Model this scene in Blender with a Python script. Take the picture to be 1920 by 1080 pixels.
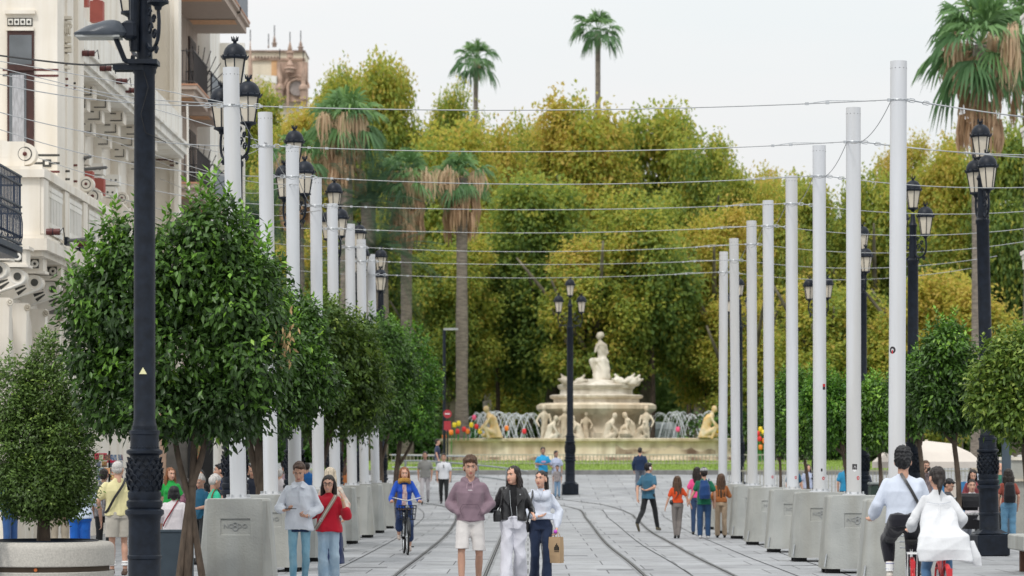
import bpy, math, random
import numpy as np
from mathutils import Vector, Matrix, Euler
R = math.radians
for o in list(bpy.data.objects): bpy.data.objects.remove(o)
SC = bpy.context.scene
COL = SC.collection
# ---------------------------------------------------------------- camera
F = 5320.0; CX = 990.0; CY = 872.0; H = 1.67          # focal length and vanishing point in photo pixels, eye height
cam_d = bpy.data.cameras.new('camera'); cam = bpy.data.objects.new('camera', cam_d); COL.objects.link(cam)
cam.location = (0, 0, H); cam.rotation_euler = (R(90), 0, 0)
cam_d.sensor_width = 36; cam_d.lens = F / 1920 * 36
cam_d.shift_x = -(CX - 960) / 1920; cam_d.shift_y = (CY - 540) / 1920
cam_d.clip_start = 0.5; cam_d.clip_end = 3000
cam_d.dof.use_dof = True; cam_d.dof.focus_distance = 40; cam_d.dof.aperture_fstop = 2.8
SC.camera = cam
# ---------------------------------------------------------------- sky, sun, exposure
SUN_EL, SUN_AZ = 52, 215
w = bpy.data.worlds.new('World'); SC.world = w; w.use_nodes = True
nt = w.node_tree; nt.nodes.clear()
def wn(t): return nt.nodes.new(t)
sky = wn('ShaderNodeTexSky'); sky.sky_type = 'NISHITA'; sky.sun_disc = False
sky.sun_elevation = R(SUN_EL); sky.sun_rotation = R(SUN_AZ); sky.dust_density = 3
tc = wn('ShaderNodeTexCoord'); sp = wn('ShaderNodeSeparateXYZ')
nt.links.new(tc.outputs['Generated'], sp.inputs[0])
mr = wn('ShaderNodeMapRange'); mr.inputs[1].default_value = 0.0; mr.inputs[2].default_value = 1.0
mr.inputs[3].default_value = 7.9; mr.inputs[4].default_value = 15.5
nt.links.new(sp.outputs['Z'], mr.inputs[0])
ns = wn('ShaderNodeTexNoise'); ns.inputs['Scale'].default_value = 3.2; ns.inputs['Detail'].default_value = 5
mp = wn('ShaderNodeMapping'); mp.inputs['Scale'].default_value = (1, 1, 5)
nt.links.new(tc.outputs['Generated'], mp.inputs[0]); nt.links.new(mp.outputs[0], ns.inputs['Vector'])
cr = wn('ShaderNodeValToRGB'); cr.color_ramp.elements[0].position = .4; cr.color_ramp.elements[1].position = .62
cr.color_ramp.elements[0].color = (.945, .985, .995, 1); cr.color_ramp.elements[1].color = (1.0, 1.0, 1.0, 1)
nt.links.new(ns.outputs[0], cr.inputs[0])
ml = wn('ShaderNodeVectorMath'); ml.operation = 'SCALE'
nt.links.new(cr.outputs[0], ml.inputs[0]); nt.links.new(mr.outputs[0], ml.inputs['Scale'])
mx = wn('ShaderNodeMix'); mx.data_type = 'RGBA'; mx.inputs[0].default_value = .96
nt.links.new(sky.outputs[0], mx.inputs[6]); nt.links.new(ml.outputs[0], mx.inputs[7])
bg = wn('ShaderNodeBackground'); bg.inputs[1].default_value = .1
nt.links.new(mx.outputs[2], bg.inputs[0])
wo = wn('ShaderNodeOutputWorld'); nt.links.new(bg.outputs[0], wo.inputs[0])
sd = bpy.data.lights.new('sun', 'SUN'); sd.energy = 1.5; sd.angle = R(10); sd.color = (1, .965, .92)
sun = bpy.data.objects.new('sun', sd); COL.objects.link(sun)
# light arrives from behind the camera, high and a little to the left
sun.rotation_euler = (R(90 - SUN_EL), 0, R(-28))
sun.location = (0, 0, 40)
SC.view_settings.view_transform = 'Standard'; SC.view_settings.look = 'None'
SC.view_settings.exposure = 0.06; SC.view_settings.gamma = 1
SC.cycles.max_bounces = 6; SC.cycles.diffuse_bounces = 3; SC.cycles.transmission_bounces = 4; SC.cycles.transparent_max_bounces = 6
# ---------------------------------------------------------------- helpers
rng = random.Random(7); NR = np.random.RandomState(11)
def G(y):                                   # height of the ground: level street, then a gentle rise to the square
    if y < 90: return 0.0
    if y < 134: return (y - 90) * .04
    return 1.76
def W(px, py, d): return Vector(((px - CX) * d / F, d, H + (CY - py) * d / F))
def onground(px, py):                       # the spot of ground seen at a photo pixel
    d = 30.0
    while d < 170:
        if H + (CY - py) * d / F <= G(d) : return Vector(((px - CX) * d / F, d, G(d)))
        d += .1
    return Vector(((px - CX) * d / F, d, G(d)))
def tag(o, label=None, cat=None, group=None, kind=None):
    if label: o['label'] = label
    if cat: o['category'] = cat
    if group: o['group'] = group
    if kind: o['kind'] = kind
    return o
def empty(name, loc=(0, 0, 0), rz=0, label=None, cat=None, group=None, scale=1):
    o = bpy.data.objects.new(name, None); COL.objects.link(o); o.location = loc; o.rotation_euler = (0, 0, rz)
    o.scale = (scale,) * 3 if not hasattr(scale, '__len__') else scale
    o.empty_display_size = .2
    return tag(o, label, cat, group)
KIDS = {}
def link(ob, parent):
    COL.objects.link(ob)
    if parent is not None:
        ob.parent = parent; KIDS.setdefault(parent.name, []).append(ob)
def copy_tree(o, parent=None):
    c = o.copy(); COL.objects.link(c)
    if parent is not None: c.parent = parent; KIDS.setdefault(parent.name, []).append(c)
    for k in list(KIDS.get(o.name, [])): copy_tree(k, c)
    return c
def frame_of(d):
    d = Vector(d).normalized(); u = d.cross(Vector((0, 0, 1)))
    if u.length < 1e-3: u = Vector((1, 0, 0))
    u.normalize(); return u, d.cross(u).normalized(), d
class MB:
    def __init__(s): s.v = []; s.f = []
    def add(s, vs, fs):
        b = len(s.v); s.v += [tuple(v) for v in vs]; s.f += [tuple(i + b for i in f) for f in fs]; return s
    def box(s, c, sz, rz=0, bev=0, M=None):
        x, y, z = [a / 2 for a in sz]
        if bev <= 0:
            vs = [Vector((i * x, j * y, k * z)) for k in (-1, 1) for j in (-1, 1) for i in (-1, 1)]
            fs = [(0, 2, 3, 1), (4, 5, 7, 6), (0, 1, 5, 4), (2, 6, 7, 3), (0, 4, 6, 2), (1, 3, 7, 5)]
        else:
            b = min(bev, x * .9, y * .9, z * .9); vs = []; 
            def ring(X, Y, Z): return [Vector((-X + b, -Y, Z)), Vector((X - b, -Y, Z)), Vector((X, -Y + b, Z)), Vector((X, Y - b, Z)), Vector((X - b, Y, Z)), Vector((-X + b, Y, Z)), Vector((-X, Y - b, Z)), Vector((-X, -Y + b, Z))]
            vs = ring(x - b, y - b, -z) + ring(x, y, -z + b) + ring(x, y, z - b) + ring(x - b, y - b, z)
            fs = [tuple(range(7, -1, -1)), tuple(range(24, 32))]
            for r in range(3):
                for i in range(8): j = (i + 1) % 8; fs.append((r * 8 + i, r * 8 + j, r * 8 + 8 + j, r * 8 + 8 + i))
        m = Matrix.Rotation(rz, 3, 'Z') if M is None else M
        return s.add([m @ v + Vector(c) for v in vs], fs)
    def tube(s, pts, rad, n=8, cap=True):
        pts = [Vector(p) for p in pts]; k = len(pts)
        if not hasattr(rad, '__len__'): rad = [rad] * k
        vs = []; fs = []; u0 = None
        for i, p in enumerate(pts):
            d = (pts[min(i + 1, k - 1)] - pts[max(i - 1, 0)])
            u, v, d = frame_of(d if d.length > 1e-9 else (0, 0, 1))
            if u0 is not None:
                u = (u0 - d * u0.dot(d)); 
                if u.length < 1e-4: u = frame_of(d)[0]
                u.normalize(); v = d.cross(u)
            u0 = u
            for j in range(n):
                a = 2 * math.pi * j / n; vs.append(p + (u * math.cos(a) + v * math.sin(a)) * rad[i])
        for i in range(k - 1):
            for j in range(n):
                jj = (j + 1) % n; fs.append((i * n + j, i * n + jj, (i + 1) * n + jj, (i + 1) * n + j))
        if cap: fs.append(tuple(range(n - 1, -1, -1))); fs.append(tuple(range((k - 1) * n, k * n)))
        return s.add(vs, fs)
    def lathe(s, prof, c=(0, 0, 0), n=24, sx=1, sy=1, ph=0):
        vs = []; fs = []; c = Vector(c)
        for r, z in prof:
            for j in range(n):
                a = 2 * math.pi * j / n + ph; vs.append(c + Vector((r * sx * math.cos(a), r * sy * math.sin(a), z)))
        k = len(prof)
        for i in range(k - 1):
            for j in range(n):
                jj = (j + 1) % n; fs.append((i * n + j, i * n + jj, (i + 1) * n + jj, (i + 1) * n + j))
        fs.append(tuple(range(n - 1, -1, -1))); fs.append(tuple(range((k - 1) * n, k * n)))
        return s.add(vs, fs)
    def prism(s, poly, o, u, v, t):         # polygon in the plane o + a*u + b*v, pushed along u x v by t
        o = Vector(o); u = Vector(u); v = Vector(v); nrm = u.cross(v).normalized() * t
        n = len(poly); vs = [o + u * a + v * b for a, b in poly]; vs += [p + nrm for p in vs]
        fs = [tuple(range(n - 1, -1, -1)), tuple(range(n, 2 * n))]
        for i in range(n): j = (i + 1) % n; fs.append((i, j, n + j, n + i))
        return s.add(vs, fs)
    def ell(s, c, r, n=12, m=8, M=None):
        vs = []; fs = []; c = Vector(c)
        if not hasattr(r, '__len__'): r = (r, r, r)
        pts = [Vector((0, 0, -r[2]))]
        for i in range(1, m):
            t = math.pi * i / m
            for j in range(n):
                a = 2 * math.pi * j / n; pts.append(Vector((r[0] * math.sin(t) * math.cos(a), r[1] * math.sin(t) * math.sin(a), -r[2] * math.cos(t))))
        pts.append(Vector((0, 0, r[2])))
        if M is not None: pts = [M @ p for p in pts]
        for j in range(n): fs.append((0, 1 + (j + 1) % n, 1 + j))
        for i in range(m - 2):
            for j in range(n): jj = (j + 1) % n; a = 1 + i * n; fs.append((a + j, a + jj, a + n + jj, a + n + j))
        l = len(pts) - 1; a = 1 + (m - 2) * n
        for j in range(n): fs.append((l, a + j, a + (j + 1) % n))
        return s.add([p + c for p in pts], fs)
    def torus(s, c, Rr, r, n=24, m=8, ax=(0, 0, 1), a0=0, a1=2 * math.pi):
        u, v, d = frame_of(ax); full = abs(a1 - a0 - 2 * math.pi) < 1e-6; k = n if full else n + 1
        vs = []; fs = []
        for i in range(k):
            a = a0 + (a1 - a0) * i / n; e = u * math.cos(a) + v * math.sin(a)
            for j in range(m):
                b = 2 * math.pi * j / m; vs.append(Vector(c) + e * (Rr + r * math.cos(b)) + d * r * math.sin(b))
        for i in range(n):
            ii = (i + 1) % k
            for j in range(m): jj = (j + 1) % m; fs.append((i * m + j, ii * m + j, ii * m + jj, i * m + jj))
        return s.add(vs, fs)
    def cap(s, p0, p1, r0, r1, n=12):       # tapered capsule
        p0 = Vector(p0); p1 = Vector(p1); d = (p1 - p0); L = d.length; d = d / max(L, 1e-6)
        pts = []; rr = []
        for t in (80, 55, 28, 0): pts.append(p0 - d * r0 * math.sin(R(t))); rr.append(r0 * math.cos(R(t)))
        for t in (0, 28, 55, 80): pts.append(p1 + d * r1 * math.sin(R(t))); rr.append(r1 * math.cos(R(t)))
        if L < 1e-5: return s.ell(p0, r0)
        return s.tube(pts, rr, n)
    def loft(s, rings, n=20):               # rings: (centre, rx, ry)
        vs = []; fs = []
        for c, rx, ry in rings:
            for j in range(n):
                a = 2 * math.pi * j / n; ca, sa = math.cos(a), math.sin(a); e = .82
                vs.append(Vector(c) + Vector((rx * math.copysign(abs(ca) ** e, ca), ry * math.copysign(abs(sa) ** e, sa), 0)))
        k = len(rings)
        for i in range(k - 1):
            for j in range(n): jj = (j + 1) % n; fs.append((i * n + j, i * n + jj, (i + 1) * n + jj, (i + 1) * n + j))
        fs.append(tuple(range(n - 1, -1, -1))); fs.append(tuple(range((k - 1) * n, k * n)))
        return s.add(vs, fs)
    def build(s, name, mat, parent=None, smooth=False):
        me = bpy.data.meshes.new(name); me.from_pydata(s.v, [], s.f); me.validate()
        if mat: me.materials.append(mat)
        if smooth:
            me.polygons.foreach_set('use_smooth', [True] * len(me.polygons))
            if smooth != 2:
                try: me.set_sharp_from_angle(angle=R(40))
                except Exception: pass
        o = bpy.data.objects.new(name, me); link(o, parent); return o
def curve_pts(p, n=8):                      # Catmull-Rom through points
    p = [Vector(q) for q in p]; out = []
    for i in range(len(p) - 1):
        a = p[max(i - 1, 0)]; b = p[i]; c = p[i + 1]; d = p[min(i + 2, len(p) - 1)]
        for k in range(n):
            t = k / n; out.append(.5 * ((2 * b) + (c - a) * t + (2 * a - 5 * b + 4 * c - d) * t * t + (3 * b - a - 3 * c + d) * t ** 3))
    out.append(p[-1]); return out
def raw_mesh(name, V, Fc, mat, parent=None, tint=None, smooth=False):   # numpy triangles or quads
    me = bpy.data.meshes.new(name); n = len(V); m, k = Fc.shape
    me.vertices.add(n); me.vertices.foreach_set('co', V.astype(np.float32).ravel())
    me.loops.add(m * k); me.loops.foreach_set('vertex_index', Fc.astype(np.int32).ravel())
    me.polygons.add(m); me.polygons.foreach_set('loop_start', np.arange(0, m * k, k, dtype=np.int32))
    me.polygons.foreach_set('loop_total', np.full(m, k, dtype=np.int32))
    if tint is not None:
        a = me.attributes.new('tint', 'FLOAT', 'POINT'); a.data.foreach_set('value', tint.astype(np.float32))
    me.update(); me.validate()
    if smooth: me.polygons.foreach_set('use_smooth', [True] * m)
    if mat: me.materials.append(mat)
    o = bpy.data.objects.new(name, me); link(o, parent); return o
# ---------------------------------------------------------------- materials
def node_mat(name):
    m = bpy.data.materials.new(name); m.use_nodes = True; t = m.node_tree
    return m, t, t.nodes['Principled BSDF']
MATS = {}
def mat(name, col, rough=.6, var=.12, scale=6, bump=.15, bscale=60, metal=0, stretch=(1, 1, 1), col2=None, spec=.4, sheen=0, sss=0, det=4, lo=.35, hi=.65, ob=0, streak=0, blotch=0):
    if name in MATS: return MATS[name]
    m, t, b = node_mat(name); N = t.nodes.new; L = t.links.new
    tcn = N('ShaderNodeTexCoord'); mp_ = N('ShaderNodeMapping'); mp_.inputs['Scale'].default_value = stretch
    L(tcn.outputs['Object'], mp_.inputs[0])
    if ob:
        oi = N('ShaderNodeObjectInfo'); sc_ = N('ShaderNodeVectorMath'); sc_.operation = 'SCALE'; sc_.inputs[0].default_value = (37, 21, 13); L(oi.outputs['Random'], sc_.inputs['Scale'])
        L(sc_.outputs[0], mp_.inputs['Location'])
    n = N('ShaderNodeTexNoise'); n.inputs['Scale'].default_value = scale; n.inputs['Detail'].default_value = det
    L(mp_.outputs[0], n.inputs['Vector'])
    r = N('ShaderNodeValToRGB'); r.color_ramp.elements[0].position = lo; r.color_ramp.elements[1].position = hi
    c2 = col2 or tuple(min(1, c * (1 + var)) for c in col); c1 = col if col2 else tuple(c * (1 - var) for c in col)
    r.color_ramp.elements[0].color = (*c1, 1); r.color_ramp.elements[1].color = (*c2, 1)
    L(n.outputs[0], r.inputs[0]); outc = r.outputs[0]
    for amt, st3, sc3 in ((streak, (3.2, 3.2, .22), .8), (blotch, (1, 1, 1), 1.1)):
        if not amt: continue
        m3 = N('ShaderNodeMapping'); m3.inputs['Scale'].default_value = st3; L(tcn.outputs['Object'], m3.inputs[0])
        if ob: L(sc_.outputs[0], m3.inputs['Location'])
        n4 = N('ShaderNodeTexNoise'); n4.inputs['Scale'].default_value = sc3; n4.inputs['Detail'].default_value = 6; n4.inputs['Roughness'].default_value = .5; L(m3.outputs[0], n4.inputs['Vector'])
        r4 = N('ShaderNodeValToRGB'); r4.color_ramp.elements[0].position = .36; r4.color_ramp.elements[1].position = .56; g_ = 1 - amt
        r4.color_ramp.elements[0].color = (g_, g_ * .97, g_ * .92, 1); r4.color_ramp.elements[1].color = (1, 1, 1, 1); L(n4.outputs[0], r4.inputs[0])
        x4 = N('ShaderNodeMix'); x4.data_type = 'RGBA'; x4.blend_type = 'MULTIPLY'; x4.inputs[0].default_value = 1; L(outc, x4.inputs[6]); L(r4.outputs[0], x4.inputs[7]); outc = x4.outputs[2]
    L(outc, b.inputs['Base Color'])
    b.inputs['Roughness'].default_value = rough; b.inputs['Metallic'].default_value = metal
    b.inputs['Specular IOR Level'].default_value = spec
    if sheen: b.inputs['Sheen Weight'].default_value = sheen
    if sss:
        b.inputs['Subsurface Weight'].default_value = sss; b.inputs['Subsurface Radius'].default_value = (1, .35, .2); b.inputs['Subsurface Scale'].default_value = .01
    if bump:
        n2 = N('ShaderNodeTexNoise'); n2.inputs['Scale'].default_value = bscale; n2.inputs['Detail'].default_value = 3
        L(mp_.outputs[0], n2.inputs['Vector'])
        bp = N('ShaderNodeBump'); bp.inputs['Strength'].default_value = bump; bp.inputs['Distance'].default_value = .02
        L(n2.outputs[0], bp.inputs['Height']); L(bp.outputs[0], b.inputs['Normal'])
    MATS[name] = m; return m
def leaf_mat(name, stops, rough=.45, trans=.25, obvar=0.0):
    m, t, b = node_mat(name); N = t.nodes.new; L = t.links.new
    at = N('ShaderNodeAttribute'); at.attribute_name = 'tint'
    src = at.outputs['Fac']
    if obvar:
        oi = N('ShaderNodeObjectInfo'); ma = N('ShaderNodeMath'); ma.operation = 'MULTIPLY_ADD'; ma.inputs[1].default_value = obvar; ma.inputs[2].default_value = -obvar / 2
        L(oi.outputs['Random'], ma.inputs[0]); ad = N('ShaderNodeMath'); ad.operation = 'ADD'; ad.use_clamp = True
        L(src, ad.inputs[0]); L(ma.outputs[0], ad.inputs[1]); src = ad.outputs[0]
    r = N('ShaderNodeValToRGB'); e = r.color_ramp.elements
    e[0].position = stops[0][0]; e[0].color = (*stops[0][1], 1); e[1].position = stops[-1][0]; e[1].color = (*stops[-1][1], 1)
    for p, c in stops[1:-1]: q = e.new(p); q.color = (*c, 1)
    L(src, r.inputs[0]); L(r.outputs[0], b.inputs['Base Color']); b.inputs['Roughness'].default_value = rough
    b.inputs['Specular IOR Level'].default_value = .35
    tr = N('ShaderNodeBsdfTranslucent'); L(r.outputs[0], tr.inputs[0])
    mxs = N('ShaderNodeMixShader'); mxs.inputs[0].default_value = trans
    L(b.outputs[0], mxs.inputs[1]); L(tr.outputs[0], mxs.inputs[2])
    L(mxs.outputs[0], t.nodes['Material Output'].inputs[0]); return m
iron = mat('iron', (.0085, .0125, .021), .45, .3, 9, .12, 40, spec=.25)
white_paint = mat('white_paint', (.565, .58, .605), .38, .03, 1.6, .03, 20, stretch=(3, 3, .3), col2=(.635, .65, .68), det=8, ob=1, streak=.07)
steel = mat('galvanised_steel', (.52, .54, .56), .35, .15, 30, .1, metal=.7)
concrete = mat('concrete', (.31, .32, .31), .8, .13, 1.9, .3, 35, det=10, col2=(.43, .44, .42), ob=1, lo=.25, hi=.65, streak=.14)
pad_rubber = mat('rubber', (.015, .015, .016), .8)
glass_milk = mat('milk_glass', (.62, .56, .46), .25, .06, 4, 0)
bark = mat('bark', (.085, .062, .045), .85, .35, 14, .6, 30, stretch=(1, 1, .3))
stone_cream = mat('cream_stucco', (.76, .71, .63), .8, .035, .9, .08, 20, det=10, col2=(.84, .79, .71), streak=.10)
stone_white = mat('white_stucco', (.80, .775, .72), .8, .04, 1.5, .05, 20, streak=.14)
maroon = mat('maroon_tile', (.11, .028, .025), .4, .2, 8, .05)
dark_tile = mat('dark_tile', (.05, .05, .045), .45, .2)
pinkwall = mat('pink_stucco', (.66, .50, .45), .8, .05, 2, .05)
# ================================================================ GROUND
def ground_material():
    m, t, b = node_mat('granite_paving'); N = t.nodes.new; L = t.links.new
    tcn = N('ShaderNodeTexCoord'); mp_ = N('ShaderNodeMapping'); mp_.inputs['Rotation'].default_value = (0, 0, 0)
    L(tcn.outputs['Object'], mp_.inputs[0])
    br = N('ShaderNodeTexBrick'); br.inputs['Scale'].default_value = 1
    br.inputs['Brick Width'].default_value = 1.25; br.inputs['Row Height'].default_value = 1.9
    br.inputs['Mortar Size'].default_value = .013; br.inputs['Mortar Smooth'].default_value = .3
    br.inputs['Color1'].default_value = (.295, .303, .318, 1); br.inputs['Color2'].default_value = (.365, .375, .392, 1)
    br.inputs['Mortar'].default_value = (.085, .085, .09, 1); br.inputs['Bias'].default_value = 0
    L(mp_.outputs[0], br.inputs['Vector'])
    n = N('ShaderNodeTexNoise'); n.inputs['Scale'].default_value = .7; n.inputs['Detail'].default_value = 8; L(mp_.outputs[0], n.inputs['Vector'])
    cr_ = N('ShaderNodeValToRGB'); cr_.color_ramp.elements[0].position = .3; cr_.color_ramp.elements[1].position = .7
    cr_.color_ramp.elements[0].color = (.78, .78, .79, 1); cr_.color_ramp.elements[1].color = (1.08, 1.08, 1.07, 1)
    L(n.outputs[0], cr_.inputs[0])
    mu = N('ShaderNodeMix'); mu.data_type = 'RGBA'; mu.blend_type = 'MULTIPLY'; mu.inputs[0].default_value = 1
    L(br.outputs[0], mu.inputs[6]); L(cr_.outputs[0], mu.inputs[7])
    n3 = N('ShaderNodeTexNoise'); n3.inputs['Scale'].default_value = 90; n3.inputs['Detail'].default_value = 2; L(mp_.outputs[0], n3.inputs['Vector'])
    c3 = N('ShaderNodeValToRGB'); c3.color_ramp.elements[0].color = (.9, .9, .9, 1); c3.color_ramp.elements[1].color = (1.1, 1.1, 1.1, 1)
    L(n3.outputs[0], c3.inputs[0])
    mu2 = N('ShaderNodeMix'); mu2.data_type = 'RGBA'; mu2.blend_type = 'MULTIPLY'; mu2.inputs[0].default_value = 1
    L(mu.outputs[2], mu2.inputs[6]); L(c3.outputs[0], mu2.inputs[7])
    n5 = N('ShaderNodeTexNoise'); n5.inputs['Scale'].default_value = 1.7; n5.inputs['Detail'].default_value = 10; n5.inputs['Roughness'].default_value = .7; L(mp_.outputs[0], n5.inputs['Vector'])
    c5 = N('ShaderNodeValToRGB'); c5.color_ramp.elements[0].position = .33; c5.color_ramp.elements[1].position = .5; c5.color_ramp.elements[0].color = (.66, .65, .63, 1); c5.color_ramp.elements[1].color = (1, 1, 1, 1); L(n5.outputs[0], c5.inputs[0])
    vo = N('ShaderNodeTexVoronoi'); vo.inputs['Scale'].default_value = 2.2; L(mp_.outputs[0], vo.inputs['Vector'])
    c6 = N('ShaderNodeValToRGB'); c6.color_ramp.elements[0].position = .045; c6.color_ramp.elements[1].position = .06; c6.color_ramp.elements[0].color = (.45, .45, .45, 1); c6.color_ramp.elements[1].color = (1, 1, 1, 1); L(vo.outputs[0], c6.inputs[0])
    for src_ in (c5, c6):
        m7 = N('ShaderNodeMix'); m7.data_type = 'RGBA'; m7.blend_type = 'MULTIPLY'; m7.inputs[0].default_value = 1; L(mu2.outputs[2], m7.inputs[6]); L(src_.outputs[0], m7.inputs[7]); mu2 = m7
    L(mu2.outputs[2], b.inputs['Base Color']); b.inputs['Roughness'].default_value = .62
    bp = N('ShaderNodeBump'); bp.inputs['Strength'].default_value = .4; bp.inputs['Distance'].default_value = .02
    L(br.outputs['Fac'], bp.inputs['Height']); bp.invert = True; L(bp.outputs[0], b.inputs['Normal'])
    return m
paving = ground_material()
ys = [-20, 20, 60, 80, 88, 90, 94, 100, 106, 112, 118, 124, 130, 134, 160, 220, 600, 2000]
xs = [-900, -200, -60, -20, -8, 0, 8, 20, 60, 200, 900]
V = np.array([(x, y, G(y)) for y in ys for x in xs]); nx = len(xs)
Fc = np.array([(j * nx + i, j * nx + i + 1, (j + 1) * nx + i + 1, (j + 1) * nx + i) for j in range(len(ys) - 1) for i in range(nx - 1)])
tag(raw_mesh('ground', V, Fc, paving), kind='structure')
# long slabs laid across the two tracks, a little lighter and running with the curve
RA = [(700, 1120), (745, 1077), (800, 1035), (835, 1005), (851, 984), (856, 968), (850, 958), (836, 951), (805, 945), (760, 940)]
RB = [(893, 1125), (911, 1077), (930, 1032), (947, 990), (952, 968), (948, 953), (930, 941), (895, 933), (850, 928), (800, 925)]
RC = [(1262, 1130), (1205, 1077), (1178, 1053), (1134, 1017), (1106, 981), (1093, 962), (1075, 953), (1052, 948), (1010, 940), (950, 932), (900, 926)]
RD = [(1470, 1130), (1370, 1077), (1305, 1045), (1255, 1017), (1217, 995), (1192, 972), (1178, 962), (1145, 950), (1111, 944), (1051, 937), (990, 930), (940, 923)]
def ground_path(px):
    return curve_pts([onground(*p) for p in px], 8)
def ribbon(mb, path, w, dz, off=0):
    vs = []; fs = []
    for i, p in enumerate(path):
        d = (path[min(i + 1, len(path) - 1)] - path[max(i - 1, 0)]); d.z = 0; d.normalize(); nn = Vector((d.y, -d.x, 0))
        q = p.copy(); q.z = G(q.y)
        for sgn in (-1, 1): vs.append(q + nn * (off + sgn * w / 2) + Vector((0, 0, dz)))
    for i in range(len(path) - 1): fs.append((2 * i, 2 * i + 1, 2 * i + 3, 2 * i + 2))
    return mb.add(vs, fs)
rail_steel = mat('rail_steel', (.075, .072, .07), .4, .3, 5, .05, metal=.25)
joint_dark = mat('rail_groove', (.028, .028, .03), .8, .3, 3)
band_mat = mat('track_edge_stone', (.22, .225, .23), .7, .2, 3, .2, 30)
for nm, px in (('a', RA), ('b', RB), ('c', RC), ('d', RD)):
    path = ground_path(px)
    mb = MB(); ribbon(mb, path, .13, .004); tag(mb.build('rail_kerb_band', band_mat), kind='structure')
    mb = MB(); ribbon(mb, path, .055, .008); tag(mb.build('rail_groove', joint_dark), kind='structure')
    mb = MB(); ribbon(mb, path, .02, .012); tag(mb.build('tram_rail', rail_steel), kind='structure')
# lines of joints that follow the tracks
mb = MB()
for px, off in ((RA, -1.05), (RB, .9), (RC, .72), (RD, .95), (RD, 1.75), (RA, -1.9)):
    ribbon(mb, ground_path(px), .022, .006, off)
tag(mb.build('paving_joint', joint_dark), kind='structure')
# patches of relaid slabs and manhole-like marks
mb = MB()
for x, y, a, b_ in ((1.1, 45, .9, .6), (.4, 52, .7, .5), (2.2, 58, .8, .5), (-1.6, 62, 1., .5), (-3.0, 46, .7, .6), (4.2, 47, .9, .4), (2.9, 70, 1., .6), (1.3, 68, .9, .6), (0.6, 82, 1.4, .8), (5, 80, 1.4, .8), (-1.2, 50, .5, .5)):
    mb.add([(x, y, .0035), (x + a, y, .0035), (x + a, y + b_, .0035), (x, y + b_, .0035)], [(0, 1, 2, 3)])
tag(mb.build('paving_patch', mat('patched_granite', (.20, .205, .215), .7, .25, 3)), kind='structure')
# lawn, kerb round the fountain island
grass = mat('grass', (.13, .21, .035), .9, .3, 5, .5, 60, col2=(.25, .35, .06))
LX0, LX1, LY0 = -9.5, 16, 121.5
mb = MB(); mb.box(((LX0 + LX1) / 2, LY0, G(LY0) + .05), (LX1 - LX0, .3, .30), bev=.02)
tag(mb.build('kerb', mat('kerb_stone', (.20, .20, .195), .8, .2, 3)), kind='structure')
vs = []; fs = []
for i, y in enumerate((LY0 + .15, 126, 130, 134, 152)):
    vs += [(LX0, y, G(y) + .12), (LX1, y, G(y) + .12)]
    if i: fs.append((2 * i - 2, 2 * i - 1, 2 * i + 1, 2 * i))
mb = MB(); mb.add(vs, fs); tag(mb.build('lawn', grass), kind='structure')
# blades, so that the lawn has an edge
n = 9000; bx = NR.uniform(LX0, LX1, n); by = NR.uniform(LY0 + .2, 134, n); bz = np.array([G(y) + .11 for y in by]); hh = NR.uniform(.05, .13, n); an = NR.uniform(0, 6.28, n)
V = np.zeros((n, 3, 3)); V[:, 0] = np.stack([bx - .02 * np.cos(an), by, bz], 1); V[:, 1] = np.stack([bx + .02 * np.cos(an), by, bz], 1); V[:, 2] = np.stack([bx + NR.uniform(-.04, .04, n), by, bz + hh], 1)
tag(raw_mesh('grass', V.reshape(-1, 3), np.arange(3 * n).reshape(n, 3), grass), 'short green grass covering the lawn in front of the fountain', 'grass', kind='stuff')
# ================================================================ POLES, PLANTER BLOCKS, CABLES
def block_mesh(mb):
    vs = []; 
    for z, wf, wo in ((.07, .385, .525), (1.17, .385, .43), (1.2, .37, .415)):
        for x, y in ((-wf, -.45), (wf, -.45), (wo, -.33), (wo, .33), (wf, .45), (-wf, .45), (-wo, .33), (-wo, -.33)): vs.append((x, y, z))
    fs = [tuple(range(7, -1, -1)), tuple(range(16, 24))]
    for r in (0, 1):
        for i in range(8):
            if r == 0 and i == 0: continue
            j = (i + 1) % 8; fs.append((r * 8 + i, r * 8 + j, r * 8 + 8 + j, r * 8 + 8 + i))
    # front face with a sunk panel
    x0, x1, z0, z1, dp = -.20, .215, .70, .93, .018
    k = len(vs)
    vs += [(x0, -.45, z0), (x1, -.45, z0), (x1, -.45, z1), (x0, -.45, z1), (x0 + .008, -.45 + dp, z0 + .008), (x1 - .008, -.45 + dp, z0 + .008), (x1 - .008, -.45 + dp, z1 - .008), (x0 + .008, -.45 + dp, z1 - .008)]
    fs += [(0, 1, k + 1, k), (1, 9, k + 2, k + 1), (9, 8, k + 3, k + 2), (8, 0, k, k + 3), (k, k + 1, k + 5, k + 4), (k + 1, k + 2, k + 6, k + 5), (k + 2, k + 3, k + 7, k + 6), (k + 3, k, k + 4, k + 7), (k + 4, k + 5, k + 6, k + 7)]
    mb.add(vs, fs)
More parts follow.
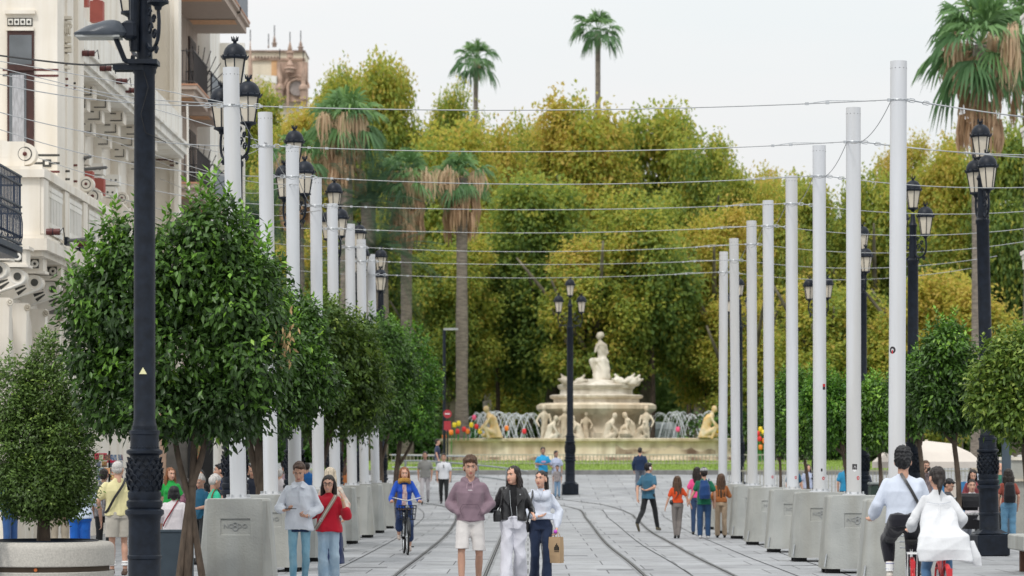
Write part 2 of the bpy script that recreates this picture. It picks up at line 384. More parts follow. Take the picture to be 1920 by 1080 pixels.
def text_mesh(s, size, depth, mat_, name, parent, loc, rot=(R(90), 0, 0), sx=1):
    cu = bpy.data.curves.new(name, 'FONT'); cu.body = s; cu.size = size; cu.extrude = depth; cu.align_x = 'CENTER'; cu.align_y = 'CENTER'; cu.resolution_u = 3
    t = bpy.data.objects.new(name, cu); COL.objects.link(t)
    dg = bpy.context.evaluated_depsgraph_get(); me = bpy.data.meshes.new_from_object(t.evaluated_get(dg))
    bpy.data.objects.remove(t); M_ = Matrix.Translation(loc) @ Euler(rot).to_matrix().to_4x4() @ Matrix.Diagonal((sx, 1, 1, 1))
    me.transform(M_); me.materials.clear(); me.materials.append(mat_)
    o = bpy.data.objects.new(name, me); link(o, parent); return o
def make_block():
    r = empty('concrete_block')
    b = MB(); block_mesh(b); b.build('body', concrete, r)
    for x in (-.36, .36):
        for y in (-.25, .25): f = MB(); f.box((x, y, .034), (.22, .2, .068)); f.build('foot_pad', pad_rubber, r)
    letter = mat('cast_letter', (.30, .31, .31), .7, .1)
    text_mesh('NO', .085, .006, letter, 'lettering', r, (-.085, -.436, .825), sx=1.1)
    text_mesh('DO', .085, .006, letter, 'lettering', r, (.10, -.436, .825), sx=1.1)
    s = MB(); s.torus((.005, -.438, .850), .026, .0075, 16, 6, (0, 1, 0)); s.torus((.005, -.438, .795), .031, .0075, 16, 6, (0, 1, 0))
    s.tube([(-.03, -.437, .87), (-.008, -.437, .825), (.02, -.437, .82), (.042, -.437, .785)], .006, 6)
    s.build('skein_emblem', letter, r)
    l = MB(); l.tube([(-.5, -.42, .10), (-.468, -.41, .3)], .012, 6); l.build('lifting_pin', steel, r)
    return r
hole = mat('dark_hole', (.02, .02, .02), .9)
def make_pole():
    r = empty('white_pole'); L_ = 6.03
    b = MB(); b.tube([(0, 0, 0), (0, 0, L_)], .115, 28); b.build('shaft', white_paint, r, True)
    b = MB()
    for k in range(12): a = k * 2 * math.pi / 12; b.tube([(math.cos(a) * .112, math.sin(a) * .112, L_ - .10), (math.cos(a) * .1165, math.sin(a) * .1158, L_ - .10)], .0065, 6)
    b.build('bolt_hole', hole, r)
    b = MB(); b.lathe([(.18, 0), (.18, .018), (.122, .022), (.118, .05)], n=20)
    b.build('base_flange', white_paint, r, True)
    b = MB()
    for k in range(8): a = k * math.pi / 4 + .3; b.tube([(math.cos(a) * .155, math.sin(a) * .155, .015), (math.cos(a) * .155, math.sin(a) * .155, .06)], .014, 6)
    b.build('flange_bolt', steel, r)
    b = MB(); b.torus((0, 0, L_ - .53), .119, .008, 20, 6); b.torus((0, 0, L_ - .545), .119, .006, 20, 6)
    b.box((-.13, -.02, L_ - .535), (.05, .03, .04)); b.box((.13, -.02, L_ - .535), (.05, .03, .04))
    b.build('cable_clamp', steel, r, True)
    return r
left_tops = [(433, 127, 447), (497, 211, 508), (548, 274, 553), (592, 334, 597), (623, 382, 628), (656, 420, 660), (677, 449, 683), (695, 477, 704)]
right_tops = [(1685, 115, 1681), (1600, 202, 1601), (1536, 273, 1537), (1484, 330, 1486), (1440, 376, 1443), (1409, 414, 1411), (1376, 447, 1380), (1357, 472, 1355)]
block0 = make_block(); pole0 = make_pole(); POLES = {'L': [], 'R': []}
ords = ['nearest', 'second', 'third', 'fourth', 'fifth', 'sixth', 'seventh', 'farthest']
first = True
for side, tops in (('L', left_tops), ('R', right_tops)):
    sn = 'left' if side == 'L' else 'right'
    for i, (tx, ty, bx_) in enumerate(tops):
        s = (CY - ty) / 5.56; d = F / s
        xb = (bx_ - CX) / s; xt = (tx - CX) / s
        b = block0 if first else copy_tree(block0); p = pole0 if first else copy_tree(pole0); first = False
        b.location = (xb, d, 0); b.rotation_euler = (0, 0, R(rng.uniform(-1.2, 1.2)))
        p.location = (xb, d, 1.2); p.rotation_euler = (0, math.atan2(xt - xb, 6.03), R(0))
        tag(b, f'grey concrete ballast block with NO8DO panel, {ords[i]} in the {sn} row', 'concrete block', 'concrete blocks that weigh down the white poles')
        tag(p, f'tall white round pole on a concrete block, {ords[i]} from the camera in the {sn} row', 'pole', 'white awning poles in two rows')
        POLES[side].append((xb, xt, d))
# stickers stay on their own poles
red = mat('red_sticker', (.55, .03, .04), .5, .05); blk = mat('black_sticker', (.03, .025, .03), .5, .05); wht = mat('white_sticker', (.8, .8, .8), .5, .03)
def sticker(side, i, z, a, w_, h_, m_, ring=False):
    xb, xt, d = POLES[side][i]; p = [o for o in bpy.data.objects if o.name.startswith('white_pole') and o.parent is None and abs(o.location.x - xb) < .02 and abs(o.location.y - d) < .02][0]
    mb = MB(); n = 8; rr = .1165; vs = []; fs = []
    if ring:
        for k in range(16):
            t = 2 * math.pi * k / 16
            for q in (.45, 1.0):
                aa = a + math.cos(t) * w_ * q / rr; vs.append((math.sin(aa) * rr, -math.cos(aa) * rr, z + math.sin(t) * h_ * q))
        for k in range(16): j = (k + 1) % 16; fs.append((2 * k, 2 * k + 1, 2 * j + 1, 2 * j))
    else:
        for k in range(n + 1):
            aa = a + (k / n - .5) * w_ / rr; vs += [(math.sin(aa) * rr, -math.cos(aa) * rr, z), (math.sin(aa) * rr, -math.cos(aa) * rr, z + h_)]
        for k in range(n): fs.append((2 * k, 2 * k + 2, 2 * k + 3, 2 * k + 1))
    mb.add(vs, fs); return mb.build('sticker', m_, p)
for i, z in ((1, .27), (2, .24), (3, .23), (4, .22)): sticker('R', i, z, .5, .026, .03, red, True)
sticker('R', 1, .40, .0, .075, .085, blk); sticker('R', 1, .415, .0, .028, .05, wht, True)
sticker('R', 0, 2.05, -.75, .05, .05, blk, True); sticker('R', 0, 2.0, -.75, .02, .05, red)
sticker('R', 2, 1.78, .65, .06, .05, blk); sticker('R', 2, 1.83, .65, .06, .05, red); sticker('R', 2, .36, .2, .03, .05, blk)
cable_m = mat('steel_cable', (.36, .37, .38), .5, .1, metal=.3)
def chain(mb, a, b, n=6, w_=.022):
    a = Vector(a); b = Vector(b)
    for k in range(n):
        p = a.lerp(b, (k + .5) / n); L_ = (b - a).length / n * .62; u, v, d_ = frame_of(b - a); q = u if k % 2 else v
        mb.tube([p - d_ * L_, p - d_ * L_ * .5 + q * w_, p + d_ * L_ * .5 + q * w_, p + d_ * L_, p + d_ * L_ * .5 - q * w_, p - d_ * L_ * .5 - q * w_, p - d_ * L_], .007, 5)
zc = 1.2 + 6.03 - .53
for i in range(8):
    xl, xlt, dl = POLES['L'][i]; xr, xrt, dr = POLES['R'][i]
    xl = xb = xl + (xlt - xl) * .91; xr = xr + (xrt - xr) * .91
    root = empty('span_cable', ((xl + xr) / 2, (dl + dr) / 2, zc), label=f'steel cable strung across the street between the {ords[i]} pair of white poles', cat='cable', group='cables spanning the street')
    O = Vector(root.location); sag = .10 + .02 * (i % 3)
    A = Vector((xl + .13, dl, zc)); B = Vector((xr - .13, dr, zc))
    mb = MB(); pts = []
    for k in range(33):
        t = k / 32; p = A.lerp(B, t); p.z -= sag * 4 * t * (1 - t); pts.append(p - O)
    mb.tube(pts, .008, 6); mb.build('cable', cable_m, root, True)
    mb = MB(); chain(mb, pts[0], pts[1] , 3, .03); mb.tube([pts[31] + Vector((.1, 0, .0)), pts[29] + Vector((0, 0, .03)), pts[28]], .006, 5)
    for t in (1, 2, 3, 29, 28): mb.box(pts[t], (.05, .03, .035))
    mb.build('turnbuckle', steel, root)
    # stay cable out to the side
    for sgn, x0, d0 in ((-1, xl, dl), (1, xr, dr)):
        rt = empty('stay_cable', (x0, d0, zc), label=f'thin stay cable running outwards to the {"left" if sgn < 0 else "right"} from the {ords[i]} white pole on that side', cat='cable', group='stay cables outside the poles')
        mb = MB(); a = Vector((sgn * .13, 0, 0)); e = Vector((sgn * 5.6 if sgn < 0 else 6.5, 1.0 if sgn < 0 else 0.3, 1.05 if sgn < 0 else .12 - .25 * (i == 0)))
        pts = [a.lerp(e, k / 16) + Vector((0, 0, -.25 * 4 * (k / 16) * (1 - k / 16))) for k in range(17)]
        mb.tube(pts, .008, 5); mb.build('cable', cable_m, rt, True)
        mb = MB(); chain(mb, pts[0], pts[1] if sgn < 0 else pts[1], 4, .025); mb.build('chain', steel, rt)
        if i in (0, 1) and sgn > 0:
            mb = MB(); e2 = e + Vector((0, .4, -.35)); pts = [a.lerp(e2, k / 12) + Vector((0, 0, -.5 * (k / 12) * (1 - k / 12))) for k in range(13)]; mb.tube(pts, .009, 5); mb.build('cable', cable_m, rt, True)
# slack wire from pole to pole along each row
for side in 'LR':
    for i in range(7):
        a = POLES[side][i]; b = POLES[side][i + 1]
        rt = empty('row_wire', (a[1], a[2], zc), label=f'slack wire hanging from the {ords[i]} to the {ords[i+1]} white pole of the {"left" if side=="L" else "right"} row', cat='wire', group='slack wires along the pole rows')
        mb = MB(); e = Vector((b[1] - a[1], b[2] - a[2], 0)); pts = [e * (k / 14) + Vector((.1 if side == 'L' else -.1, 0, -.22 * 4 * (k / 14) * (1 - k / 14))) for k in range(15)]
        mb.tube(pts, .006, 5); mb.build('wire', cable_m, rt, True)
# ================================================================ STREET LAMPS
def lantern(parent, x, y, z, q=.88):
    def T(mb): mb.v = [(x + v[0] * q, y + v[1] * q, z + v[2] * q) for v in mb.v]; return mb
    g = MB(); g.lathe([(.115, 0), (.185, .42)], n=6, ph=R(30)); T(g).build('lantern_glass', glass_milk, parent)
    m = MB()
    for k in range(6):
        a = R(30) + k * math.pi / 3; c, s_ = math.cos(a), math.sin(a)
        m.tube([(.118 * c, .118 * s_, 0), (.19 * c, .19 * s_, .42)], .011, 5)
    m.lathe([(.04, -.10), (.05, -.06), (.10, -.03), (.135, -.02), (.135, .01)], n=12)
    m.lathe([(.185, .42), (.215, .425), (.225, .46), (.215, .475), (.2, .48), (.195, .53), (.17, .60), (.12, .66), (.06, .69), (.03, .70), (.035, .73), (.055, .735), (.05, .75)], n=20)
    for k in range(12):
        a = k * math.pi / 6; c, s_ = math.cos(a), math.sin(a); m.tube([(.21 * c, .21 * s_, .45), (.235 * c, .235 * s_, .49)], [.022, .008], 5)
    for k in range(7):
        a = k * 2 * math.pi / 7; c, s_ = math.cos(a), math.sin(a); m.tube([(.045 * c, .045 * s_, .74), (.062 * c, .062 * s_, .81)], [.014, .005], 5)
    T(m).build('lantern_frame', iron, parent, True)
def make_lamp(rot=0, name='street_lamp', lean=0, detail=True):
    r = empty(name)
    b = MB()
    b.box((0, 0, .20), (.60, .60, .40), bev=.02); b.lathe([(.40, .415), (.34, .44), (.27, .47), (.21, .50)], n=4, ph=R(45))
    b.build('plinth', iron, r, True)
    b = MB()
    b.lathe([(.205, .40), (.20, .45), (.182, .50), (.180, .75), (.19, .76), (.19, .79), (.178, .80), (.176, 1.18), (.185, 1.22), (.215, 1.25), (.215, 1.29), (.18, 1.31), (.20, 1.34), (.20, 1.39), (.175, 1.41), (.185, 1.44), (.185, 1.49), (.165, 1.51)], n=24)
    b.lathe([(.165, 1.50), (.185, 1.58), (.188, 1.70), (.175, 1.80), (.160, 1.87), (.165, 1.895), (.20, 1.92), (.20, 1.95), (.158, 1.97), (.158, 2.12), (.168, 2.13), (.168, 2.17), (.14, 2.18), (.14, 2.22)], n=24)
    b.lathe([(.14, 2.20), (.130, 2.24), (.120, 2.3), (.118, 4.6), (.115, 6.1), (.13, 6.12), (.13, 6.18), (.09, 6.22), (.075, 6.9), (.10, 6.95), (.06, 7.02), (.045, 7.2)], n=20)
    b.build('post', iron, r, True)
    if detail:      # scale ornament round the vase
        b = MB()
        for row in range(6):
            z = 1.53 + row * .06; rr = float(np.interp(z, [1.50, 1.58, 1.70, 1.80, 1.87], [.165, .185, .188, .175, .16]))
            for k in range(14):
                a = 2 * math.pi * (k + .5 * (row % 2)) / 12; c, s_ = math.cos(a), math.sin(a); t = Vector((-s_, c, 0)); o = Vector((c * rr, s_ * rr, z)); n_ = Vector((c, s_, 0)); wd = rr * .25
                b.tube([o - t * wd - Vector((0, 0, .02)), o - t * wd * .8 + Vector((0, 0, .02)) + n_ * .010, o + Vector((0, 0, .045)) + n_ * .02, o + t * wd * .8 + Vector((0, 0, .02)) + n_ * .010, o + t * wd - Vector((0, 0, .02))], .008, 5)
        for k in range(24):
            a = k * math.pi / 12; b.ell((math.cos(a) * .155, math.sin(a) * .158, 1.985), .009, 6, 4)
        b.build('scale_ornament', iron, r, True)
    # two lower arms with scrollwork
    for k in range(2):
        a = k * math.pi; c, s_ = math.cos(a), math.sin(a); P = lambda q, z: (c * q, s_ * q, z)
        m = MB(); m.tube(curve_pts([P(.09, 6.30), P(.22, 6.22), P(.40, 6.30), P(.45, 6.48), P(.42, 6.66)], 6), .022, 6)
        for (q, z, rad) in ((.18, 6.46, .075), (.31, 6.38, .06), (.17, 6.2, .06), (.16, 6.64, .05), (.37, 6.2, .045), (.29, 6.55, .05)):
            m.tube([P(q + rad * math.cos(t) * (1 - j / 22), z + rad * math.sin(t) * (1 - j / 22)) for j, t in enumerate([R(28 * j) for j in range(16)])], .014, 5)
        arm = m.build('lamp_arm', iron, r, True)
        lantern(arm, c * .42, s_ * .42, 6.72)
    lantern(r, 0, 0, 7.33)
    return r
lamp0 = make_lamp(R(-60)); lamp0['x'] = 0; del lamp0['x']
lamp_spots = [(-4.23, 31.3, R(0), -.0, 'black cast iron lamp post in the left foreground with a floodlight bracket'),
              (-4.36, 42.2, R(-56), 0, 'black triple lantern lamp post behind the nearest left white pole'),
              (-4.38, 53.2, R(-58), 0, 'black triple lantern lamp post behind the third left white pole'),
              (-4.3, 63.0, R(-68), 0, 'black lamp post with its lantern above the fifth left white pole'),
              (-4.4, 74, R(-75), 0, 'black lamp post with its lantern beside the sixth left white pole'),
              (-4.28, 82.5, R(-88), 0, 'black lamp post beyond the farthest left white pole'),
              (8.5, 52.2, R(-84), -.022, 'black lamp post standing in full view at the right edge of the photo'),
              (8.48, 62.5, R(-58), 0, 'black lamp post just right of the nearest right white pole'),
              (8.78, 74.5, R(-85), 0, 'black lamp post right of the second right white pole'),
              (8.80, 86, R(-55), 0, 'black lamp post hidden behind the third right white pole'),
              (1.55, 104.5, R(2), 0, 'black three lantern lamp post standing in front of the fountain'),
              (7.75, 104.0, R(20), 0, 'black lamp post behind the far right white poles')]
for i, (x, y, a, ln, lb) in enumerate(lamp_spots):
    l = lamp0 if i == 0 else copy_tree(lamp0)
    l.location = (x, y, G(y) - (.12 if i == 0 else 0)); l.rotation_euler = (Matrix.Rotation(ln, 3, 'Y') @ Matrix.Rotation(a, 3, 'Z')).to_euler(); tag(l, lb, 'street lamp', 'black cast iron street lamps')
# far lamps are seen with their side lanterns spread left and right
for kk in KIDS[lamp0.name]:
    if kk.name.startswith('lamp_arm'): kk.rotation_euler = (0, 0, R(-62)); kk.location.z = .12
# floodlight on the nearest lamp
fl = lamp0; FZ = .44; FM = MB.build
def fb(mb, *a_, **k_): mb.v = [(v[0], v[1], v[2] + FZ) for v in mb.v]; return mb.build(*a_, **k_)
b = MB(); z = 6.02
b.box((-.16, -.12, 5.72), (.34, .05, .06)); b.box((-.16, .02, 5.72), (.34, .05, .06)); b.box((0, -.05, 5.78), (.32, .28, .05)); b.torus((0, 0, 5.74), .125, .02, 16, 6)
b.tube([(-.05, -.12, 5.74), (-.2, -.14, 5.80), (-.30, -.16, 6.05), (-.36, -.18, 6.12)], .03, 8); b.box((-.14, -.15, 6.12), (.16, .22, .2), bev=.03); b.tube([(-.1, -.1, 5.9), (-.1, -.1, 6.5)], .05, 8)
br_ = fb(b, 'floodlight_bracket', iron, fl)
b = MB(); b.loft([((-.46, -.2, 6.045), .28, .17), ((-.45, -.2, 6.08), .30, .18), ((-.40, -.2, 6.15), .22, .15), ((-.34, -.2, 6.21), .10, .09), ((-.33, -.2, 6.225), .04, .04)], 16)
fb(b, 'floodlight_housing', mat('floodlight_grey', (.05, .06, .075), .35, .1, 5), br_, True)
b = MB(); b.box((-.47, -.2, 6.035), (.48, .28, .02)); fb(b, 'floodlight_glass', mat('floodlight_glass', (.35, .36, .35), .2, .1), br_)
b = MB(); b.prism([(-.042, 0), (.042, 0), (0, .075)], (.0, -.122, 2.79), (1, 0, 0), (0, 0, 1), .004); b.build('warning_sticker', mat('pale_yellow', (.75, .72, .42), .5, .05), fl)
b = MB(); b.prism([(.008, .012), (-.014, .032), (-.001, .033), (-.007, .055), (.013, .03), (0, .029)], (.0, -.1235, 2.79), (1, 0, 0), (0, 0, 1), .002); b.build('warning_mark', mat('black_mark', (.02, .02, .02), .6), fl)
b = MB(); b.tube([(0, -.12, 5.7), (.06, -.14, 5.5), (-.02, -.15, 5.2), (.03, -.14, 5.0), (.25, -.1, 4.9)], .005, 5); fb(b, 'loose_cable', pad_rubber, fl)
# thin wires from the left edge to the first lamp and poles
WL = [((-10, 103), (150, 121), (262, 117), 40, 31.2), ((-10, 113), (230, 155), (440, 196), 47, 39.5), ((-10, 125), (230, 180), (440, 195), 47, 39.5), ((-10, 137), (230, 188), (500, 268), 50, 44.6), ((150, 245), (420, 330), (560, 347), 60, 49), ((285, 255), (440, 290), (500, 268), 60, 44.6), ((290, 300), (450, 360), (548, 345), 64, 49), ((300, 335), (470, 400), (600, 395), 70, 54)]
for i, (a, m_, e, d0, d1) in enumerate(WL):
    A = W(*a, d0); E = W(*e, d1); Mm = W(*m_, d0 + (d1 - d0) * .55)
    rt = empty('overhead_wire', tuple(A), label=['dark twisted wire tied to the floodlight bracket of the foreground lamp', 'topmost pale wire from the cream facade to the nearest left pole', 'second pale wire from the cream facade to the nearest left pole', 'lowest wire leaving the left edge towards the second left pole', 'wire running low behind the foreground lamp to the third left pole', 'wire from the balconies to the second left pole', 'wire below the balconies to the third left pole', 'lowest wire below the balconies to the fourth left pole'][i], cat='wire', group='wires in front of the left facades')
    mb = MB(); pts = curve_pts([A - A, Mm - A, E - A], 12); mb.tube(pts, .012 if i == 0 else .007, 5); mb.build('wire', pad_rubber if i == 0 else cable_m, rt)
# ================================================================ FOLIAGE
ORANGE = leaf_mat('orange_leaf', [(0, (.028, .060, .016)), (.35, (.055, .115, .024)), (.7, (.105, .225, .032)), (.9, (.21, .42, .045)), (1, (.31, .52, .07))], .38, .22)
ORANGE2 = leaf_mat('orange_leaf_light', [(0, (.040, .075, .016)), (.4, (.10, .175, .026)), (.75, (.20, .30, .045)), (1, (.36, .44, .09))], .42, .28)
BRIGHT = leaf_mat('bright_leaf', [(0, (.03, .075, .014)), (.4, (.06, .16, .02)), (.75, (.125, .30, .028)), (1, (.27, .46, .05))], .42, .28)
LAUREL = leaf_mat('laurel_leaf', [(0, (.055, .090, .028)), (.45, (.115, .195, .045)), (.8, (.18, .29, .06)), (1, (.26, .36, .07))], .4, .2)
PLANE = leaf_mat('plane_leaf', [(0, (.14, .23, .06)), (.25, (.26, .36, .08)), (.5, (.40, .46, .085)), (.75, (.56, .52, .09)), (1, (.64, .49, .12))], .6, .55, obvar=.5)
PALMG = leaf_mat('palm_leaf', [(0, (.04, .085, .035)), (.4, (.085, .18, .07)), (.7, (.15, .28, .09)), (.84, (.19, .32, .07)), (.90, (.58, .44, .28)), (.94, (.50, .33, .20)), (1, (.34, .21, .12))], .5, .2)
PHOENIX = leaf_mat('feather_palm_leaf', [(0, (.06, .12, .08)), (1, (.16, .26, .17))], .55, .2)
def norm(a): return a / np.maximum(np.linalg.norm(a, axis=-1, keepdims=True), 1e-9)
def leaves(P, D, U, Ls, Ws, fold=.25, droop=.15):
    """leaf blades: base P, direction D, up U, 5 points each, 4 triangles"""
    D = norm(D); S = norm(np.cross(D, U)); N_ = np.cross(S, D); L_ = Ls[:, None]; Wd = Ws[:, None]
    base = P; mid = P + D * L_ * .48 - N_ * Wd * fold; tip = P + D * L_ - N_ * L_ * droop
    a = P + D * L_ * .45 + S * Wd * .5; b = P + D * L_ * .45 - S * Wd * .5
    V = np.stack([base, a, mid, b, tip], 1).reshape(-1, 3); n = len(P); i = np.arange(n)[:, None] * 5
    Fc = np.concatenate([i + np.array([0, 1, 2]), i + np.array([0, 2, 3]), i + np.array([1, 4, 2]), i + np.array([2, 4, 3])], 0)
    return V, Fc
def crown_leaves(rs, lumps, n_cl, per, L_, Wd, up=.2, droop_side=.5, tint0=.35, tv=.22, toptint=.25, shell=.55, spread=.2, shoots=0, shoot_h=.5, seed_pale=.06, gaps=0, lumpv=.05):
    """lumps: (centre, radii); clumps of leaves spread through the outer part of each lump"""
    cs = []; ns_ = []; lt = []; w_ = np.array([l[1][0] * l[1][1] + l[1][0] * l[1][2] for l in lumps]); w_ = w_ / w_.sum()
    zmax = max(l[0][2] + l[1][2] for l in lumps); zmin = min(l[0][2] - l[1][2] for l in lumps)
    for (c, r), k in zip(lumps, (w_ * n_cl).astype(int) + 1):
        d = norm(rs.normal(size=(k, 3))); q = (rs.uniform(0, 1, k) ** .6 * (1 - shell) + shell)
        wob = 1 + .10 * np.sin(d[:, 0] * 5 + c[0] * 3) * np.cos(d[:, 2] * 6 + c[1]) + .07 * np.sin(d[:, 1] * 9 + d[:, 2] * 7 + c[2] * 5)
        p = np.array(c) + d * np.array(r) * (q * wob)[:, None]; cs.append(p); ns_.append(norm(d / np.array(r))); lt.append(np.full(k, rs.normal() * lumpv))
    cs = np.concatenate(cs); ns_ = np.concatenate(ns_); lt = np.concatenate(lt)
    if gaps:
        h = np.sin(cs[:, 0] * 2.1 / gaps + 1) + np.sin(cs[:, 1] * 1.7 / gaps) + np.sin(cs[:, 2] * 2.3 / gaps + 2); keep = h > -1.25; cs = cs[keep]; ns_ = ns_[keep]; lt = lt[keep]
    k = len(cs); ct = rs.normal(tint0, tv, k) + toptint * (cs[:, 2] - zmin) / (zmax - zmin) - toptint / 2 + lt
    ct += np.where(rs.uniform(size=k) < seed_pale, .4, 0)
    P = np.repeat(cs, per, 0); Nn = np.repeat(ns_, per, 0); n = len(P)
    P = P + rs.normal(size=(n, 3)) * spread * .5
    D = norm(Nn * .8 + rs.normal(size=(n, 3)) * .7 + np.array([0, 0, -droop_side]))
    U = norm(Nn * .6 + np.array([0, 0, up + .6]) + rs.normal(size=(n, 3)) * .35)
    T = np.repeat(ct, per) + rs.normal(size=n) * .08
    if shoots:
        sp_ = []; sd_ = []; st = []
        for _ in range(shoots):
            c, r = lumps[rs.randint(len(lumps))]; a = rs.uniform(0, 6.28); q = rs.uniform(.0, .95)
            b = np.array(c) + np.array([r[0] * q * math.cos(a), r[1] * q * math.sin(a), r[2] * math.sqrt(max(0, 1 - q * q)) * .92])
            hh = shoot_h * rs.uniform(.4, 1); ln = np.array([rs.normal() * .15, rs.normal() * .15, 1])
            for j in range(int(hh / (L_ * .22))):
                t = j / (hh / (L_ * .22)); an = j * 2.4; o = np.array([math.cos(an), math.sin(an), .55 + .8 * t]); sp_.append(b + ln * hh * t); sd_.append(o); st.append(.62 + .38 * t * rs.uniform(.5, 1))
        P = np.concatenate([P, np.array(sp_)]); D = np.concatenate([D, np.array(sd_)]); U = np.concatenate([U, np.tile([[0, 0, 1.]], (len(sp_), 1)) + rs.normal(size=(len(sp_), 3)) * .2]); T = np.concatenate([T, np.array(st)])
    n = len(P); Ls = L_ * rs.uniform(.5, 1.2, n); Ws = Wd * rs.uniform(.75, 1.1, n)
    V, Fc = leaves(P, D, U, Ls, Ws); return V, Fc, np.repeat(np.clip(T, 0, 1), 5)
def trunk_mesh(stems, mat_, name, parent, n=10):
    mb = MB()
    for pts, rad in stems:
        cp = curve_pts(pts, 5); k = len(cp); rr = np.interp(np.linspace(0, 1, k), np.linspace(0, 1, len(rad)), rad) * (1 + NR.normal(size=k) * .03); mb.tube(cp, list(rr), n)
    return mb.build(name, mat_, parent, 2)
def tree(name, loc, label, cat, group, lumps, stems, mat_, seed, extra=None, **kw):
    r = empty(name, loc, 0, label, cat, group); rs = np.random.RandomState(seed)
    V, Fc, T = crown_leaves(rs, lumps, **kw)
    if extra: Fc = np.concatenate([Fc, extra[1] + len(V)]); V = np.concatenate([V, extra[0]]); T = np.concatenate([T, extra[2]])
    raw_mesh('crown', V, Fc, mat_, r, T)
    trunk_mesh(stems, bark, 'trunk', r); return r
# ---- orange trees on the left, nearest first
g_or = 'clipped orange trees along the left pole row'
d = 36.0; k = d / F; X = lambda px: (px - CX) * k; Z = lambda py: H + (CY - py) * k
x0 = X(352); L3 = []
for px, py, a, b, c in ((250, 560, 105, .75, 95), (200, 640, 85, .65, 110), (350, 520, 120, .8, 105), (450, 570, 88, .75, 105), (330, 660, 150, .95, 120), (475, 680, 68, .7, 90), (215, 740, 70, .6, 70), (420, 760, 88, .7, 60), (300, 770, 80, .7, 50), (400, 450, 70, .5, 70), (235, 470, 50, .4, 60), (462, 525, 64, .5, 60), (170, 560, 45, .4, 55)):
    L3.append(((X(px) - x0, rng.uniform(-.25, .25), Z(py)), (a * k, b, c * k)))
st = [([(-.02, 0, 0), (.03, 0, .9), (.06, .02, 1.5), (.10, .05, 2.5), (.06, .1, 3.4)], [.066, .054, .047, .036, .022]),
      ([(-.13, -.05, 0), (-.05, -.02, .7), (.02, 0, 1.25)], [.052, .044, .04]), ([(.22, .0, 0), (.10, 0, .8), (.04, 0, 1.3)], [.048, .04, .036]),
      ([(.03, 0, 1.2), (-.12, .03, 1.75), (-.25, .05, 2.4), (-.5, 0, 3)], [.044, .038, .034, .018]), ([(.05, 0, 1.4), (.20, .03, 1.9), (.22, .05, 2.5), (.5, 0, 3.1)], [.05, .04, .035, .02]),
      ([(.08, 0, 2.2), (.4, .2, 2.9), (.8, .3, 3.3)], [.035, .03, .015])]
# long upright shoots at its top, above the pole
rs = np.random.RandomState(5); sp_, sd_, stt = [], [], []
for (bx_, by_, tx_, ty_) in ((425, 440, 432, 345), (430, 430, 385, 365), (432, 470, 455, 380), (390, 450, 372, 395), (215, 440, 212, 388), (240, 470, 226, 410), (340, 450, 350, 400), (440, 420, 470, 395), (500, 480, 505, 435), (165, 520, 140, 490)):
    for q in range(3):
        a = np.array([X(bx_ + q * 9 - 9) - x0, rs.uniform(-.3, .1), Z(by_)]); b = np.array([X(tx_ + q * 7 - 7) - x0, a[1] + rs.uniform(-.1, .1), Z(ty_ + abs(q - 1) * 22)]); n_ = int(np.linalg.norm(b - a) / .022)
        for j in range(n_): t = j / n_; an = j * 2.4; sp_.append(a + (b - a) * t); sd_.append([math.cos(an), math.sin(an), .7 + t]); stt.append(min(1, .6 + .38 * t))
n_ = len(sp_); V, Fc = leaves(np.array(sp_), np.array(sd_), np.tile([[0, 0, 1.]], (n_, 1)) + rs.normal(size=(n_, 3)) * .2, rs.uniform(.06, .11, n_), rs.uniform(.03, .05, n_)); shoots_ = (V, Fc, np.repeat(np.array(stt), 5))
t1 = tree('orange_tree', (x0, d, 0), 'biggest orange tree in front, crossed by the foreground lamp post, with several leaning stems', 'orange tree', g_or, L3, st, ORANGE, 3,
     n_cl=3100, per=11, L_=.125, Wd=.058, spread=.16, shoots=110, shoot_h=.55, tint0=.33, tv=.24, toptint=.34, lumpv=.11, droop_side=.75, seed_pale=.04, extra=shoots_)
n_ = 46; P = np.stack([X(1) * 0 + rs.normal((542 - 352) * k, .07, n_), rs.uniform(-.55, -.2, n_), rs.normal(Z(632), .15, n_)], 1); V, Fc = leaves(P, np.tile([[0, 0, -1.]], (n_, 1)) + rs.normal(size=(n_, 3)) * .4, np.tile([[0, -1., 0]], (n_, 1)), rs.uniform(.08, .12, n_), rs.uniform(.02, .035, n_))
raw_mesh('dead_twig_leaves', V, Fc, mat('dry_leaf', (.40, .27, .13), .8, .25, 20), t1)
g_r = 'orange trees behind the right pole row'
